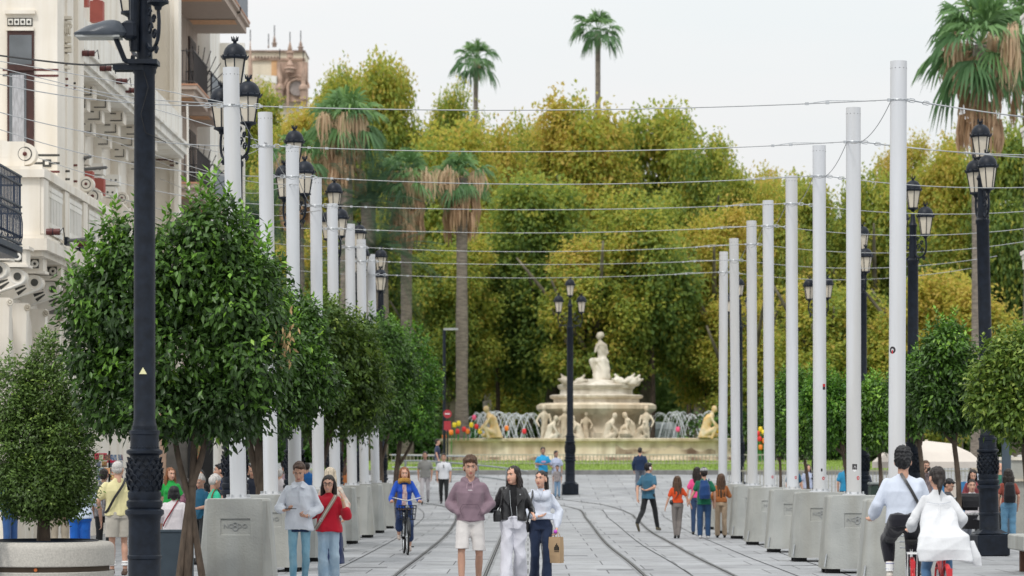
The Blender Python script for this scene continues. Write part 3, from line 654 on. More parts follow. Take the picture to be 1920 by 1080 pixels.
def orange(px, d, ptop, pbot, wpx, label, mt, seed, n_cl=1900, group=g_or, trunk_px=None, wide=None, tk=1, **kw):
    k = d / F; g = G(d); x = (px - CX) * k; zt = H + (CY - ptop) * k - g; zb = H + (CY - pbot) * k - g; rx = wpx * k / 2; zc_ = (zt + zb) / 2; rz = (zt - zb) / 2; rs = random.Random(seed); Ls = [((0, 0, zc_), (rx * .8, rx * .8, rz * .85))]
    for j in range(9):
        a = rs.uniform(0, 6.28); z = rs.uniform(-.55, .5); q = .5 * math.sqrt(1 - z * z); Ls.append(((math.cos(a) * rx * q * 1.1, math.sin(a) * rx * q, zc_ + z * rz), (rx * rs.uniform(.38, .55), rx * rs.uniform(.38, .55), rz * rs.uniform(.3, .45))))
    tx = ((trunk_px or px) - px) * k; tk = .62 if group == g_r else tk; jb = .96 if group == g_r else .7
    st = [([(tx, 0, 0), (tx * .9 + .03, 0, zb * .6), (tx * .5, 0, zb + .3), (0, 0, zc_)], [.10 * tk, .085 * tk, .07 * tk, .04]), ([(tx * .8, 0, zb * jb), (-.25, 0, zb + .5), (-rx * .5, 0, zc_)], [.06 * tk, .05 * tk, .02]), ([(tx * .8, 0, zb * (jb + .04)), (.25, 0, zb + .5), (rx * .5, .1, zc_)], [.05 * tk, .04 * tk, .02])]
    a = dict(per=11, L_=.125, Wd=.06, spread=.14, shoots=42, shoot_h=.45, tint0=.40, tv=.2, toptint=.3, droop_side=.6, seed_pale=.04); a.update(kw)
    return tree('orange_tree', (x, d, g), label, 'orange tree', group, Ls, st, mt, seed, n_cl=n_cl, **a)
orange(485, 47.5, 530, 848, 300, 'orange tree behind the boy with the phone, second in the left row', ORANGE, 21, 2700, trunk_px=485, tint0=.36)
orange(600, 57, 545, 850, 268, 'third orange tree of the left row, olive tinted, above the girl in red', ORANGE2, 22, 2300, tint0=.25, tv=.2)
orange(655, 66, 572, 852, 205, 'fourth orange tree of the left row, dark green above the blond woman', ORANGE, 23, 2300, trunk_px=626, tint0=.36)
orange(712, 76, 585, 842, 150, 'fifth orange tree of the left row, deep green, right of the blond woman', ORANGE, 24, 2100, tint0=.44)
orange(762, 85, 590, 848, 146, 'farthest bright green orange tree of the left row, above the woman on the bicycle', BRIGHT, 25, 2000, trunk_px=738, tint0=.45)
# ---- right hand row
g_r = 'orange trees behind the right pole row'
orange(1772, 55, 588, 828, 152, 'dark round orange tree on a slim trunk left of the right lamp post', ORANGE, 31, 2000, g_r, trunk_px=1797, shoots=40, shoot_h=.6, tint0=.36)
orange(1905, 48, 600, 832, 190, 'pale leaved orange tree partly covering the right lamp post', ORANGE2, 32, 2400, g_r, trunk_px=1925, tint0=.5, tv=.25, spread=.2)
orange(1712, 62, 660, 835, 90, 'small dark orange tree just right of the nearest right pole', ORANGE, 33, 900, g_r, trunk_px=1730)
orange(1645, 68, 705, 850, 112, 'bright green orange tree between the two nearest right poles', ORANGE, 34, 1500, g_r, trunk_px=1650, tint0=.55)
orange(1562, 74, 690, 850, 128, 'bright green orange tree between the second and fourth right poles', BRIGHT, 35, 1400, g_r, trunk_px=1590, tint0=.5)
orange(1496, 82, 678, 862, 92, 'dark green orange tree between the fourth and fifth right poles', ORANGE, 36, 1200, g_r, trunk_px=1515, tint0=.55)
orange(1462, 92, 700, 862, 70, 'narrow dark orange tree beyond the fifth right pole', ORANGE, 37, 900, g_r, tint0=.5)
# ---- laurel in the round stone planter, bottom left
k = 37.5 / F
Ls = []
for px, py, a, c in ((85, 730, 52, 75), (75, 800, 84, 90), (110, 860, 68, 90), (40, 850, 70, 100), (80, 900, 92, 60), (20, 750, 50, 80), (88, 675, 26, 45), (135, 905, 45, 65), (35, 915, 50, 55), (85, 935, 70, 40), (140, 830, 36, 70)):
    Ls.append((((px - 82) * k, rng.uniform(-.12, .12), H + (CY - py) * k), (a * k, a * k * .95, c * k)))
lx = (82 - CX) * k
tree('laurel_tree', (lx, 37.5, 0), 'egg shaped clipped laurel tree growing in the pale stone planter at the lower left', 'laurel tree', None, Ls,
     [([(-.0, 0, .5), (0, 0, .9), (.03, 0, 1.4), (.05, 0, 2.4)], [.10, .085, .06, .03])], LAUREL, 41, n_cl=3300, per=12, L_=.068, Wd=.032, spread=.10, shoots=30, shoot_h=.28, tint0=.42, tv=.16, toptint=.3, droop_side=.1, seed_pale=.05)
# ================================================================ PLANE TREES of the park
def plane_variant(seed, n_cl=3600, airy=0):
    """crown in a unit box about 12 m tall and 10 m wide, centre at 0"""
    rs = np.random.RandomState(seed); r = random.Random(seed); Ls = []
    for j in range(38):
        z = r.uniform(-5.2, 5.0); q = math.sqrt(max(.05, 1 - (z / 6.4) ** 2)) * 3.9 * r.uniform(.35, 1); a = r.uniform(0, 6.28); s_ = r.uniform(.7, 2.1) * (.8 if z > 3.4 else 1)
        Ls.append(((math.cos(a) * q, math.sin(a) * q, z), (s_, s_, s_ * r.uniform(.7, 1))))
    return crown_leaves(rs, Ls, n_cl=n_cl, per=11, lumpv=.10, L_=.33, Wd=.27, spread=.78, up=.3, droop_side=.35, tint0=.42, tv=.17, toptint=.35, shell=.5 if not airy else .3, seed_pale=.08, gaps=.8 if airy else 0)
PV = []
def limb_mesh(mb, seed, zc_, zt):
    r = random.Random(seed); mb.tube(curve_pts([(0, 0, 0), (.1, 0, zc_ * .4), (r.uniform(-.5, .5), .2, zc_), (r.uniform(-1, 1), 0, zt * .8)], 4), list(np.linspace(.48, .12, 13)), 8)
    for j in range(7):
        a = r.uniform(0, 6.28); z0 = r.uniform(zc_ * .45, zc_ * 1.1); l = r.uniform(2.5, 4.2); mb.tube(curve_pts([(0, 0, z0), (math.cos(a) * l * .5, math.sin(a) * l * .5, z0 + 2), (math.cos(a) * l, math.sin(a) * l, z0 + 4.5)], 3), list(np.linspace(.22, .05, 7)), 6)
plane_bark = mat('plane_bark', (.13, .115, .08), .8, .5, 1.2, .4, 6)
for s_ in range(4):
    V, Fc, T = plane_variant(50 + s_, airy=(s_ == 3)); 
    PV.append((V, Fc, T))
protos = []
def plane_tree(px, ptop, pbot, wpx, d, v, label, h=0):
    k = d / F; g = G(d); zt = H + (CY - ptop) * k - g; zb = H + (CY - pbot) * k - g; sx = wpx * k / 10.0; sz = (zt - zb) / 12.6; zc_ = (zt + zb) / 2
    r = empty('plane_tree', ((px - CX) * k, d, g), 0, label, 'plane tree', 'plane trees of the park behind the fountain')
    key = v % 4
    if len(protos) <= 3:
        pass
    c = None
    for kk, o in protos:
        if kk == key: c = o.copy(); link(c, r)
    if c is None:
        V, Fc, T = PV[key]; c = raw_mesh('crown', V, Fc, PLANE, r, T); protos.append((key, c))
    c.location = (0, 0, zc_); c.scale = (sx, sx, sz); c.rotation_euler = (0, 0, h)
    mb = MB(); limb_mesh(mb, int(px), zc_ * .8, zt * .9); mb.build('trunk', plane_bark, r, 2); return r
PT = [(470, 165, 560, 190, 172, 0, 'yellowish plane tree below the distant tower, at the left of the park'),
 (560, 190, 600, 200, 165, 1, 'plane tree behind the left fan palms, second from the left'),
 (640, 115, 560, 150, 178, 2, 'tall olive plane tree rising just behind the big left fan palm'),
 (735, 112, 600, 190, 172, 0, 'tall golden plane tree between the big palm and the far small palm'),
 (860, 140, 560, 150, 180, 3, 'loose airy plane tree directly under the lower far palm'),
 (840, 215, 700, 260, 160, 1, 'broad plane tree behind the two middle fan palms'),
 (985, 190, 640, 170, 175, 3, 'airy plane tree left of the park canopy summit'),
 (1090, 172, 640, 240, 170, 2, 'highest plane tree of the middle of the park, below the tall thin palm'),
 (1215, 200, 660, 230, 174, 0, 'golden brown plane tree right of the canopy summit'),
 (1310, 240, 680, 190, 168, 1, 'plane tree at the right shoulder of the canopy'),
 (1030, 330, 740, 270, 150, 0, 'lower plane tree with dark foliage directly behind the statue'),
 (1200, 350, 745, 240, 147, 1, 'yellow leaved lower plane tree right of the statue'),
 (1340, 380, 760, 210, 150, 2, 'low plane tree behind the farthest right poles'),
 (1420, 290, 700, 170, 172, 3, 'thin topped plane tree filling the dip left of the third right pole'),
 (1520, 335, 740, 200, 160, 0, 'plane tree behind the third and fourth right poles'),
 (1640, 310, 760, 200, 158, 1, 'plane tree behind the nearest two right poles'),
 (1690, 232, 600, 130, 180, 3, 'airy plane tree whose open branches stand against the sky right of the nearest pole'),
 (1790, 250, 700, 190, 165, 2, 'plane tree behind the trunk of the big right palm'),
 (1900, 240, 760, 200, 160, 0, 'plane tree at the right edge of the photo'),
 (925, 235, 720, 190, 168, 2, 'plane tree closing the gap behind the right middle fan palm'),
 (790, 300, 720, 180, 164, 1, 'plane tree directly behind the two middle fan palms'),
 (1385, 300, 700, 150, 166, 2, 'slope shouldered plane tree left of the fourth right pole'),
 (1460, 330, 740, 150, 155, 1, 'lower plane tree between the third and fifth right poles'),
 (1120, 420, 750, 240, 146, 3, 'loose yellow green plane tree right behind the stone lady'),
 (500, 330, 740, 200, 158, 2, 'plane tree behind the two nearest left poles'),
 (1960, 150, 760, 120, 175, 1, 'tall plane tree cut by the right edge'),
 (700, 420, 760, 230, 150, 1, 'low plane tree behind the trunks of the left palms'),
 (850, 440, 750, 200, 147, 2, 'low plane tree behind the fountain jets on the left'),
 (590, 400, 740, 200, 155, 3, 'low plane tree seen between the far left white poles'),
 (1560, 520, 830, 260, 140, 2, 'low dark plane tree behind the bright orange trees on the right'),
 (1760, 500, 840, 260, 138, 1, 'low plane tree behind the dark round orange tree on the right'),
 (940, 520, 780, 180, 158, 1, 'deep shaded plane tree left of the statue'),
 (1400, 560, 810, 200, 146, 0, 'low plane tree behind the right end of the fountain')]
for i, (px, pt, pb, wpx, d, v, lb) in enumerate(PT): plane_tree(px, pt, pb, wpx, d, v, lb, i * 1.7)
# far wood closing the view between the trunks
rs = np.random.RandomState(77); Ls = []
for j in range(210): x = rs.uniform(-44, 46); Ls.append(((x, rs.uniform(184, 200), rs.uniform(1.2, 17)), (3.4, 2.5, 2.8)))
for j in range(90): Ls.append(((rs.uniform(-22, 24), rs.uniform(203, 212), rs.uniform(1, 13)), (3, 2, 2.6)))
V, Fc, T = crown_leaves(rs, Ls, n_cl=20000, per=9, L_=.6, Wd=.4, spread=1.0, tint0=.12, tv=.12, toptint=.2, shell=.3)
tag(raw_mesh('far_wood', V, Fc, PLANE, None, T), 'mass of dark undergrowth and trees closing the park behind the fountain', 'wood', kind='stuff')
# ================================================================ PALMS
def palm(px, ptop, pbase, d, cr, label, skirt=1.0, seed=1, tr=.28, lean=0, n_f=34, skirt_len=3.0, tz=None, dead=24):
    """fan palm: ptop = pixel of the growing point"""
    k = d / F; g = G(d); zt = H + (CY - ptop) * k - g; rs = np.random.RandomState(seed); x = (px - CX) * k
    r = empty('fan_palm', (x, d, g), 0, label, 'palm tree', 'fan palms of the park')
    top = np.array([lean, 0, zt])
    trunk_mesh([([(0, 0, 0), (lean * .2, 0, zt * .3), (lean * .6, 0, zt * .7), tuple(top)], [tr * 1.25, tr, tr * .92, tr * .85])], mat('palm_bark', (.20, .17, .14), .9, .3, 3, .8, 12, stretch=(1, 1, 5)), 'trunk', r, 12)
    Vs, Fs, Ts = [], [], []; nv = 0
    def strip(pts, wds, t):
        nonlocal nv
        pts = np.array(pts); kk = len(pts); dd = np.gradient(pts, axis=0); side = norm(np.cross(dd, np.array([.3, -.9, .3]) + rs.normal(size=3) * .3)); wds = np.array(wds)[:, None]
        V = np.stack([pts + side * wds, pts - side * wds], 1).reshape(-1, 3); Vs.append(V)
        f = np.array([(2 * i, 2 * i + 1, 2 * i + 3, 2 * i + 2) for i in range(kk - 1)]) + nv; Fs.append(f); Ts.append(np.full(2 * kk, t)); nv += 2 * kk
    def fan(el, az, pl, fl, t, dr=1.0):
        dirv = np.array([math.cos(el) * math.cos(az), math.cos(el) * math.sin(az), math.sin(el)]); p0 = top + dirv * .15
        p1 = p0 + dirv * pl; p1[2] -= .12 * pl * dr * pl; strip([p0, (p0 + p1) / 2 + [0, 0, .05], p1], [.03, .025, .02], t)
        d2 = norm(dirv + np.array([0, 0, -.25 * dr])); sd = norm(np.cross(d2, [0, 0, 1.])); upv = np.cross(sd, d2)
        for j in range(17):
            a = (j - 8) / 8 * 1.35; v = d2 * math.cos(a) + sd * math.sin(a) + upv * .12 * rs.normal(); L_ = fl * (1 - .25 * abs(a) / 1.35) * rs.uniform(.9, 1.08)
            q = [p1, p1 + v * L_ * .45 + [0, 0, .02], p1 + v * L_ * .75 + [0, 0, -.16 * L_ * dr], p1 + v * L_ * .95 + [0, 0, -.42 * L_ * dr]]
            strip(q, [.012, .045 * fl, .028 * fl, .003], t + rs.normal() * .05)
    for j in range(n_f):
        f = j / n_f; el = R(82 - 122 * f + rs.normal() * 13); az = j * 2.4 + rs.normal() * .2
        t = min(.84, .28 + .25 * rs.uniform() + .25 * (1 - f)); q_ = rs.uniform(.8, 1.15); fan(el, az, cr * .42 * q_, cr * .62 * q_, t, .5 + f * .9 + rs.uniform(0, .4))
    V = np.concatenate(Vs); Fc = np.concatenate(Fs); T = np.concatenate(Ts); raw_mesh('green_fronds', V, Fc, PALMG, r, T)
    Vs, Fs, Ts = [], [], []; nv = 0
    for j in range(int(dead * skirt)):           # dead hanging leaves
        az = rs.uniform(0, 6.28); zz = rs.uniform(-skirt_len * .75, -.2); b = top + [math.cos(az) * tr, math.sin(az) * tr, zz]
        for q in range(9):
            a2 = az + rs.normal() * .3; L_ = rs.uniform(.8, 1.5); o = rs.uniform(.25, .55) * (1 if skirt > .3 else .6)
            strip([b, b + [math.cos(a2) * o, math.sin(a2) * o, -.12], b + [math.cos(a2) * o * 1.2, math.sin(a2) * o * 1.2, -L_ * .6], b + [math.cos(a2) * o * 1.05, math.sin(a2) * o * 1.05, -L_]], [.03, .05, .045, .01], .97 + rs.normal() * .02)
    for j in range(int(9 * skirt)):             # tan flower stalks hanging in bunches outside the crown
        az = rs.uniform(0, 6.28); o = cr * rs.uniform(.30, .78); e = top + [math.cos(az) * o, math.sin(az) * o, o * .18]
        strip([top, (top + e) / 2 + [0, 0, .35], e], [.025, .025, .02], .9)
        for q in range(44):
            s_ = rs.normal(size=3) * [.15, .15, .2]; L_ = rs.uniform(.5, 1.35) * min(cr, 2.9) * .62
            strip([e + s_ * .4, e + s_ + [0, 0, -.1], e + s_ * 1.25 + [0, 0, -L_ * .6], e + s_ * .9 + [rs.normal() * .06, 0, -L_]], [.012, .028, .034, .010], .91 + rs.normal() * .012)
    if Vs: raw_mesh('dead_fronds', np.concatenate(Vs), np.concatenate(Fs), PALMG, r, np.concatenate(Ts))
    return r
palm(650, 232, 860, 142, 2.15, 'largest fan palm on the left, behind the second and third white poles', 1.3, 3, .34, n_f=30, skirt_len=3.6)
palm(560, 305, 860, 146, 2.0, 'fan palm half hidden behind the second left white pole', 1.1, 4, .32, skirt_len=3.2, n_f=26)
palm(762, 336, 860, 139, 1.65, 'left one of the two middle fan palms with an orange brown skirt', 1.1, 5, .30, skirt_len=3.4, n_f=26)
palm(866, 334, 860, 140, 1.65, 'right one of the two middle fan palms, beside the fountain jets', 1.1, 6, .30, skirt_len=2.6, n_f=26)
palm(1838, 85, 860, 120, 2.75, 'huge fan palm with long tan flower bunches at the top right', 1.45, 7, .38, n_f=32, skirt_len=4.6, dead=26)
palm(1935, 60, 860, 124, 2.7, 'second huge fan palm cut by the right edge of the photo', 1.3, 8, .40, n_f=28, skirt_len=4)
palm(892, 112, 860, 215, 1.9, 'lower one of the two distant palms standing above the tree tops', .05, 9, .2, n_f=24, skirt_len=1)
palm(1121, 58, 860, 205, 2.0, 'tallest thin palm alone against the sky above the park', .05, 10, .22, n_f=24, skirt_len=1)
# feather palm, grey green, behind the left poles
for i, (px, pt, dd_, lb) in enumerate(((712, 470, 132, 'grey green feather palm with arching fronds below the middle fan palms'), (690, 380, 137, 'taller grey green feather palm behind the fifth left pole'), (490, 430, 130, 'feather palm showing between the two nearest left poles'))):
    k = dd_ / F; g = G(dd_); r = empty('feather_palm', ((px - CX) * k, dd_, g), 0, lb, 'palm tree', 'feather palms'); zt = H + (CY - pt) * k - g; rs = np.random.RandomState(60 + i)
    trunk_mesh([([(0, 0, 0), (.1, 0, zt * .5), (0, 0, zt)], [.4, .36, .36])], MATS['palm_bark'], 'trunk', r, 12); P, D, U = [], [], []
    for j in range(46):
        az = j * 2.4; el = R(rs.uniform(-25, 78)); L_ = rs.uniform(2.6, 3.6); h = np.array([math.cos(az), math.sin(az), 0])
        for q in range(46):
            t = (q + 4) / 50; p = np.array([0, 0, zt]) + h * L_ * t * math.cos(el) + np.array([0, 0, L_ * t * math.sin(el) - 1.7 * t * t * (1.1 - math.sin(el))]); sdv = np.cross(h, [0, 0, 1.])
            for sg in (-1, 1): P.append(p); D.append(sdv * sg + h * .7 + [0, 0, .15]); U.append([0, 0, 1.])
    n_ = len(P); V, Fc = leaves(np.array(P), np.array(D), np.array(U), rs.uniform(.35, .55, n_), np.full(n_, .05)); raw_mesh('fronds', V, Fc, PHOENIX, r, np.repeat(rs.uniform(0, 1, n_), 5))
# ================================================================ FOUNTAIN
f_stone = mat('fountain_stone', (.66, .53, .38), .75, .1, .6, .25, 8, col2=(.80, .72, .57), det=9, streak=.26, blotch=.18)
f_pale = mat('fountain_pale_stone', (.70, .65, .56), .75, .1, 1.2, .5, 9, det=8, streak=.24, blotch=.18)
f_ochre = mat('ochre_stone', (.70, .47, .20), .7, .12, 3, .2, 12, col2=(.66, .56, .38), streak=.35)
f_stain = mat('stained_stone', (.17, .105, .075), .8, .3, 1.0, .3, 8, col2=(.66, .55, .40), det=9, lo=.40, hi=.62)
FX, FY = (1119 - CX) * 141 / F, 142.0; kf = 136 / F
basin = empty('fountain', (FX, FY, 1.76), 0, 'large pale stone fountain with tiered centre and long curved basin wall', 'fountain')
def srect(hx, hy, n=64, p=3.2):
    out = []
    for i in range(n):
        a = 2 * math.pi * i / n; c, s_ = math.cos(a), math.sin(a); q = (abs(c) ** p + abs(s_) ** p) ** (-1 / p); out.append((hx * q * c, hy * q * s_))
    return out
def ringwall(mb, prof, hx, hy, p=3.2, n=64, close=False):
    """prof: (outset, z)"""
    vs = []; fs = []
    for o, z in prof:
        for x, y in srect(hx + o, hy + o, n, p): vs.append((x, y, z))
    k = len(prof)
    for i in range(k - 1):
        for j in range(n): jj = (j + 1) % n; fs.append((i * n + j, i * n + jj, (i + 1) * n + jj, (i + 1) * n + j))
    if close: fs.append(tuple(range((k - 1) * n, k * n)))
    return mb.add(vs, fs)
HX, HY = 7.75, 6.4
mb = MB(); ringwall(mb, [(.55, -.35), (.55, -.05), (.42, 0), (.40, .12), (.18, .2), (.1, .3)], HX, HY); mb.build('basin_plinth', f_stain, basin, True)
mb = MB(); ringwall(mb, [(.1, .28), (.02, .45), (0, .85), (.06, 1.02), (.22, 1.06), (.24, 1.17), (.1, 1.2), (-.35, 1.2), (-.38, .95)], HX, HY); wallf = mb.build('basin_wall', f_stone, basin, True)
mb = MB(); ringwall(mb, [(0, .98), (-.01, .99)], HX - .2, HY - .2, close=True); mb.build('basin_water', mat('pool_water', (.10, .16, .15), .08, .2, 3, .3, 6), basin)
# streak stains on the right half of the wall
mb = MB(); vs = []; fs = []; pts = [p for p in srect(HX + .035, HY + .035, 256)]; pts = [p for p in pts if p[1] < -3 and .6 < p[0] < 5.6]; pts.sort()
for i, (x, y) in enumerate(pts):
    zt = .92 - .18 * abs(math.sin(i * .7)) - .2 * abs(math.sin(i * .23)); vs += [(x, y, .32), (x, y, .55), (x, y, zt)]
    if i: a = 3 * i; fs += [(a - 3, a, a + 1, a - 2), (a - 2, a + 1, a + 2, a - 1)]
mb.add(vs, fs); mb.build('stain_crust', f_stain, basin)
# central structure
def q(px): return (px - 1110) / (F / 141.0)
zr = lambda py: H + (CY - py) * 141 / F - 1.76
mb = MB(); C3 = lambda hx, hy, pr, p=2.6: ringwall(mb, pr, hx, hy, p, 48, True)
C3(2.5, 2.0, [(0, .9), (0, zr(812)), (-.12, zr(808)), (-.2, zr(795)), (0, zr(780)), (.35, zr(772)), (.5, zr(767)), (.5, zr(760)), (.3, zr(756))]); mb.build('lower_bowl', f_stone, basin, True)
mb = MB(); C3(2.25, 1.9, [(-.1, zr(757)), (-.1, zr(748)), (.05, zr(746)), (.1, zr(742)), (0, zr(740))]); C3(1.8, 1.5, [(.1, zr(742)), (.02, zr(738)), (0, zr(730)), (.12, zr(727)), (.16, zr(722)), (0, zr(720))]); mb.build('upper_tier', f_pale, basin, True)
mb = MB(); mb.lathe([(1.75, zr(723)), (1.5, zr(718)), (1.2, zr(714)), (.5, zr(710))], n=24); mb.build('rock_mound', f_pale, basin, True)
def blobmesh(prims, voxel, sm=3, noise_a=0.0, noise_f=10, seed=0, flat=False):
    mb_ = MB()
    for p in prims:
        if p[0] == 'cap': mb_.cap(*p[1:])
        elif p[0] == 'ell': mb_.ell(*p[1:])
        elif p[0] == 'loft': mb_.loft(*p[1:])
        elif p[0] == 'box': mb_.box(*p[1:])
    me = bpy.data.meshes.new('tmp'); me.from_pydata(mb_.v, [], mb_.f); o = bpy.data.objects.new('tmp', me); COL.objects.link(o)
    r = o.modifiers.new('r', 'REMESH'); r.mode = 'VOXEL'; r.voxel_size = voxel
    if sm: s_ = o.modifiers.new('s', 'SMOOTH'); s_.iterations = sm; s_.factor = .5
    dg = bpy.context.evaluated_depsgraph_get(); dg.update(); out = bpy.data.meshes.new_from_object(o.evaluated_get(dg)); bpy.data.objects.remove(o); bpy.data.meshes.remove(me)
    if noise_a and len(out.vertices):
        n = len(out.vertices); co = np.zeros(n * 3); out.vertices.foreach_get('co', co); co = co.reshape(-1, 3); nn = np.zeros(n * 3); out.vertices.foreach_get('normal', nn); nn = nn.reshape(-1, 3)
        rs = np.random.RandomState(seed); d = np.zeros(n)
        for k in range(5):
            v = rs.normal(size=3) * np.array([1, 1, .12 if flat else .55]); v = v / np.linalg.norm(v) * noise_f * rs.uniform(.5, 1.6); w_ = rs.normal(size=3) * noise_f * (.1 if flat else .35)
            d += (1 - np.abs(np.sin(co @ v + 1.3 * np.sin(co @ w_ + k) + rs.uniform(0, 6))) * 2) * rs.uniform(.4, 1)
        co += nn * (d * noise_a / 3)[:, None]; out.vertices.foreach_set('co', co.ravel()); out.update()
    return out
def blob(name, prims, voxel, mat_, parent, sm=3, **kw):
    me = blobmesh(prims, voxel, sm, **kw); me.name = name; me.polygons.foreach_set('use_smooth', [True] * len(me.polygons)); me.materials.clear(); me.materials.append(mat_)
    o = bpy.data.objects.new(name, me); link(o, parent); return o
# lady on top: seated on a rock, one knee forward to the left
Z0 = zr(712); S_ = (zr(620) - Z0) / 2.42
def sp3(x, y, z): return (q(1118) + x * S_, -.1 + y * S_, Z0 + z * S_)
P_ = [('loft', [(sp3(.04, 0, 0), .46 * S_, .42 * S_), (sp3(.10, 0, .5), .38 * S_, .36 * S_), (sp3(.12, .0, .95), .30 * S_, .3 * S_), (sp3(.12, 0, 1.12), .22 * S_, .22 * S_)]),
      ('loft', [(sp3(.05, 0, .95), .26 * S_, .2 * S_), (sp3(.05, 0, 1.2), .20 * S_, .16 * S_), (sp3(.04, 0, 1.5), .24 * S_, .18 * S_), (sp3(.03, 0, 1.80), .27 * S_, .17 * S_), (sp3(.0, 0, 1.95), .12 * S_, .1 * S_)]),
      ('cap', sp3(0, 0, 1.9), sp3(-.04, 0, 2.1), .08 * S_, .08 * S_), ('ell', sp3(-.07, -.02, 2.20), (.15 * S_, .17 * S_, .2 * S_)), ('ell', sp3(.03, .06, 2.26), (.19 * S_, .18 * S_, .17 * S_)),
      ('cap', sp3(-.2, 0, 1.75), sp3(-.28, -.15, 1.4), .08 * S_, .07 * S_), ('cap', sp3(-.28, -.15, 1.4), sp3(-.12, -.2, 1.75), .065 * S_, .05 * S_),
      ('cap', sp3(.26, 0, 1.78), sp3(.33, .05, 1.35), .08 * S_, .07 * S_), ('cap', sp3(.33, .05, 1.35), sp3(.2, -.1, 1.08), .065 * S_, .06 * S_),
      ('cap', sp3(0, -.1, .95), sp3(-.44, -.15, .98), .18 * S_, .14 * S_), ('cap', sp3(-.46, -.15, .95), sp3(-.26, -.1, .35), .15 * S_, .11 * S_), ('cap', sp3(-.26, -.1, .35), sp3(-.30, -.15, .06), .13 * S_, .12 * S_), ('cap', sp3(.1, -.2, .95), sp3(.15, -.3, .15), .2 * S_, .22 * S_),
      ('cap', sp3(.05, 0, 1.1), sp3(-.4, -.05, .8), .12 * S_, .1 * S_)]
blob('lady_statue', P_, .045, f_pale, basin, 3, noise_a=.03, noise_f=9)
for i, (px, py, sgn) in enumerate(((1052, 715, -1), (1078, 717, 1), (1152, 715, -1), (1172, 714, 1), (1182, 716, 1))):
    x = q(px); z = zr(py); P_ = [('ell', (x, -1.1, z), (.28, .3, .24)), ('cap', (x, -1.1, z + .05), (x + sgn * .22, -1.15, z + .33), .14, .07), ('cap', (x + sgn * .1, -1.1, z), (x + sgn * .34, -1.3, z + .1), .12, .08), ('ell', (x - sgn * .2, -1.2, z - .05), (.16, .2, .14))]
    blob('dolphin_figure', P_, .05, f_pale, basin, 2, noise_a=.03, noise_f=12, seed=i)
def crouch(x, y, z, sc, face, mt, seed, stand=0):
    """crouching nude figure, face -1 looks left, +1 right"""
    f = face; V_ = lambda a, b, c: (x + a * sc * f, y + b * sc, z + c * sc)
    if stand:
        P_ = [('loft', [(V_(0, 0, .55), .13 * sc, .1 * sc), (V_(0, 0, .8), .12 * sc, .09 * sc), (V_(.02, 0, 1.05), .16 * sc, .1 * sc), (V_(.02, 0, 1.15), .07 * sc, .07 * sc)]), ('ell', V_(.03, -.02, 1.3), (.1 * sc, .11 * sc, .13 * sc)), ('cap', V_(-.06, 0, .55), V_(-.1, -.05, .0), .09 * sc, .06 * sc), ('cap', V_(.07, 0, .55), V_(.1, -.1, .0), .09 * sc, .06 * sc), ('cap', V_(-.17, 0, 1.03), V_(-.25, -.12, .7), .05 * sc, .04 * sc), ('cap', V_(.18, 0, 1.03), V_(.3, -.1, .8), .05 * sc, .04 * sc), ('cap', V_(.3, -.1, .8), V_(.2, -.2, .6), .045 * sc, .035 * sc)]
    else:
        P_ = [('loft', [(V_(-.18, 0, .02), .26 * sc, .2 * sc), (V_(-.16, 0, .2), .22 * sc, .19 * sc), (V_(-.1, 0, .5), .17 * sc, .16 * sc), (V_(.0, 0, .78), .2 * sc, .17 * sc), (V_(.08, 0, .92), .12 * sc, .11 * sc)]), ('cap', V_(.06, 0, .88), V_(.16, 0, 1.02), .07 * sc, .06 * sc), ('ell', V_(.2, 0, 1.1), (.12 * sc, .11 * sc, .14 * sc)),
              ('cap', V_(-.12, -.12, .18), V_(.26, -.16, .42), .11 * sc, .08 * sc), ('cap', V_(.26, -.16, .42), V_(.1, -.16, .02), .08 * sc, .06 * sc), ('cap', V_(-.12, .12, .14), V_(.3, .14, .12), .11 * sc, .09 * sc), ('cap', V_(.05, -.17, .8), V_(.22, -.22, .5), .06 * sc, .05 * sc), ('cap', V_(.22, -.22, .5), V_(.42, -.12, .3), .05 * sc, .04 * sc), ('cap', V_(.05, .17, .8), V_(.4, .1, .4), .06 * sc, .04 * sc)]
    blob('stone_figure', P_, .035, mt, basin, 3, noise_a=.015, noise_f=14, seed=seed)
yb = -HY * .84
for i, (px, f, st, sc, yy) in enumerate(((1012, -1, 1, 1.35, -2.1), (1025, 1, 0, 1.1, -2.4), (1048, 1, 1, 1.25, -2.2), (1072, -1, 0, 1.1, -2.4), (1088, 1, 1, 1.1, -2.2), (1133, 1, 0, 1.22, -2.4), (1160, 1, 0, 1.0, -2.5), (1170, -1, 0, 1.25, -2.3), (1200, 1, 1, 1.3, -2.1), (1190, 1, 0, .9, -2.5))):
    crouch(q(px), yy, 1.0, sc, f, f_stone, 100 + i, st)
crouch(q(915), -HY - .05 + .3, 1.18, 1.28, -1, f_ochre, 120); crouch(q(1308), -HY + .25, 1.18, 1.28, 1, f_ochre, 121)
mb = MB(); mb.lathe([(.1, 1.1), (.22, 1.25), (.26, 1.45), (.14, 1.6), (.1, 1.66), (.14, 1.7)], (q(1160), -2.65, 0), 14); mb.build('stone_jar', f_stone, basin, True)
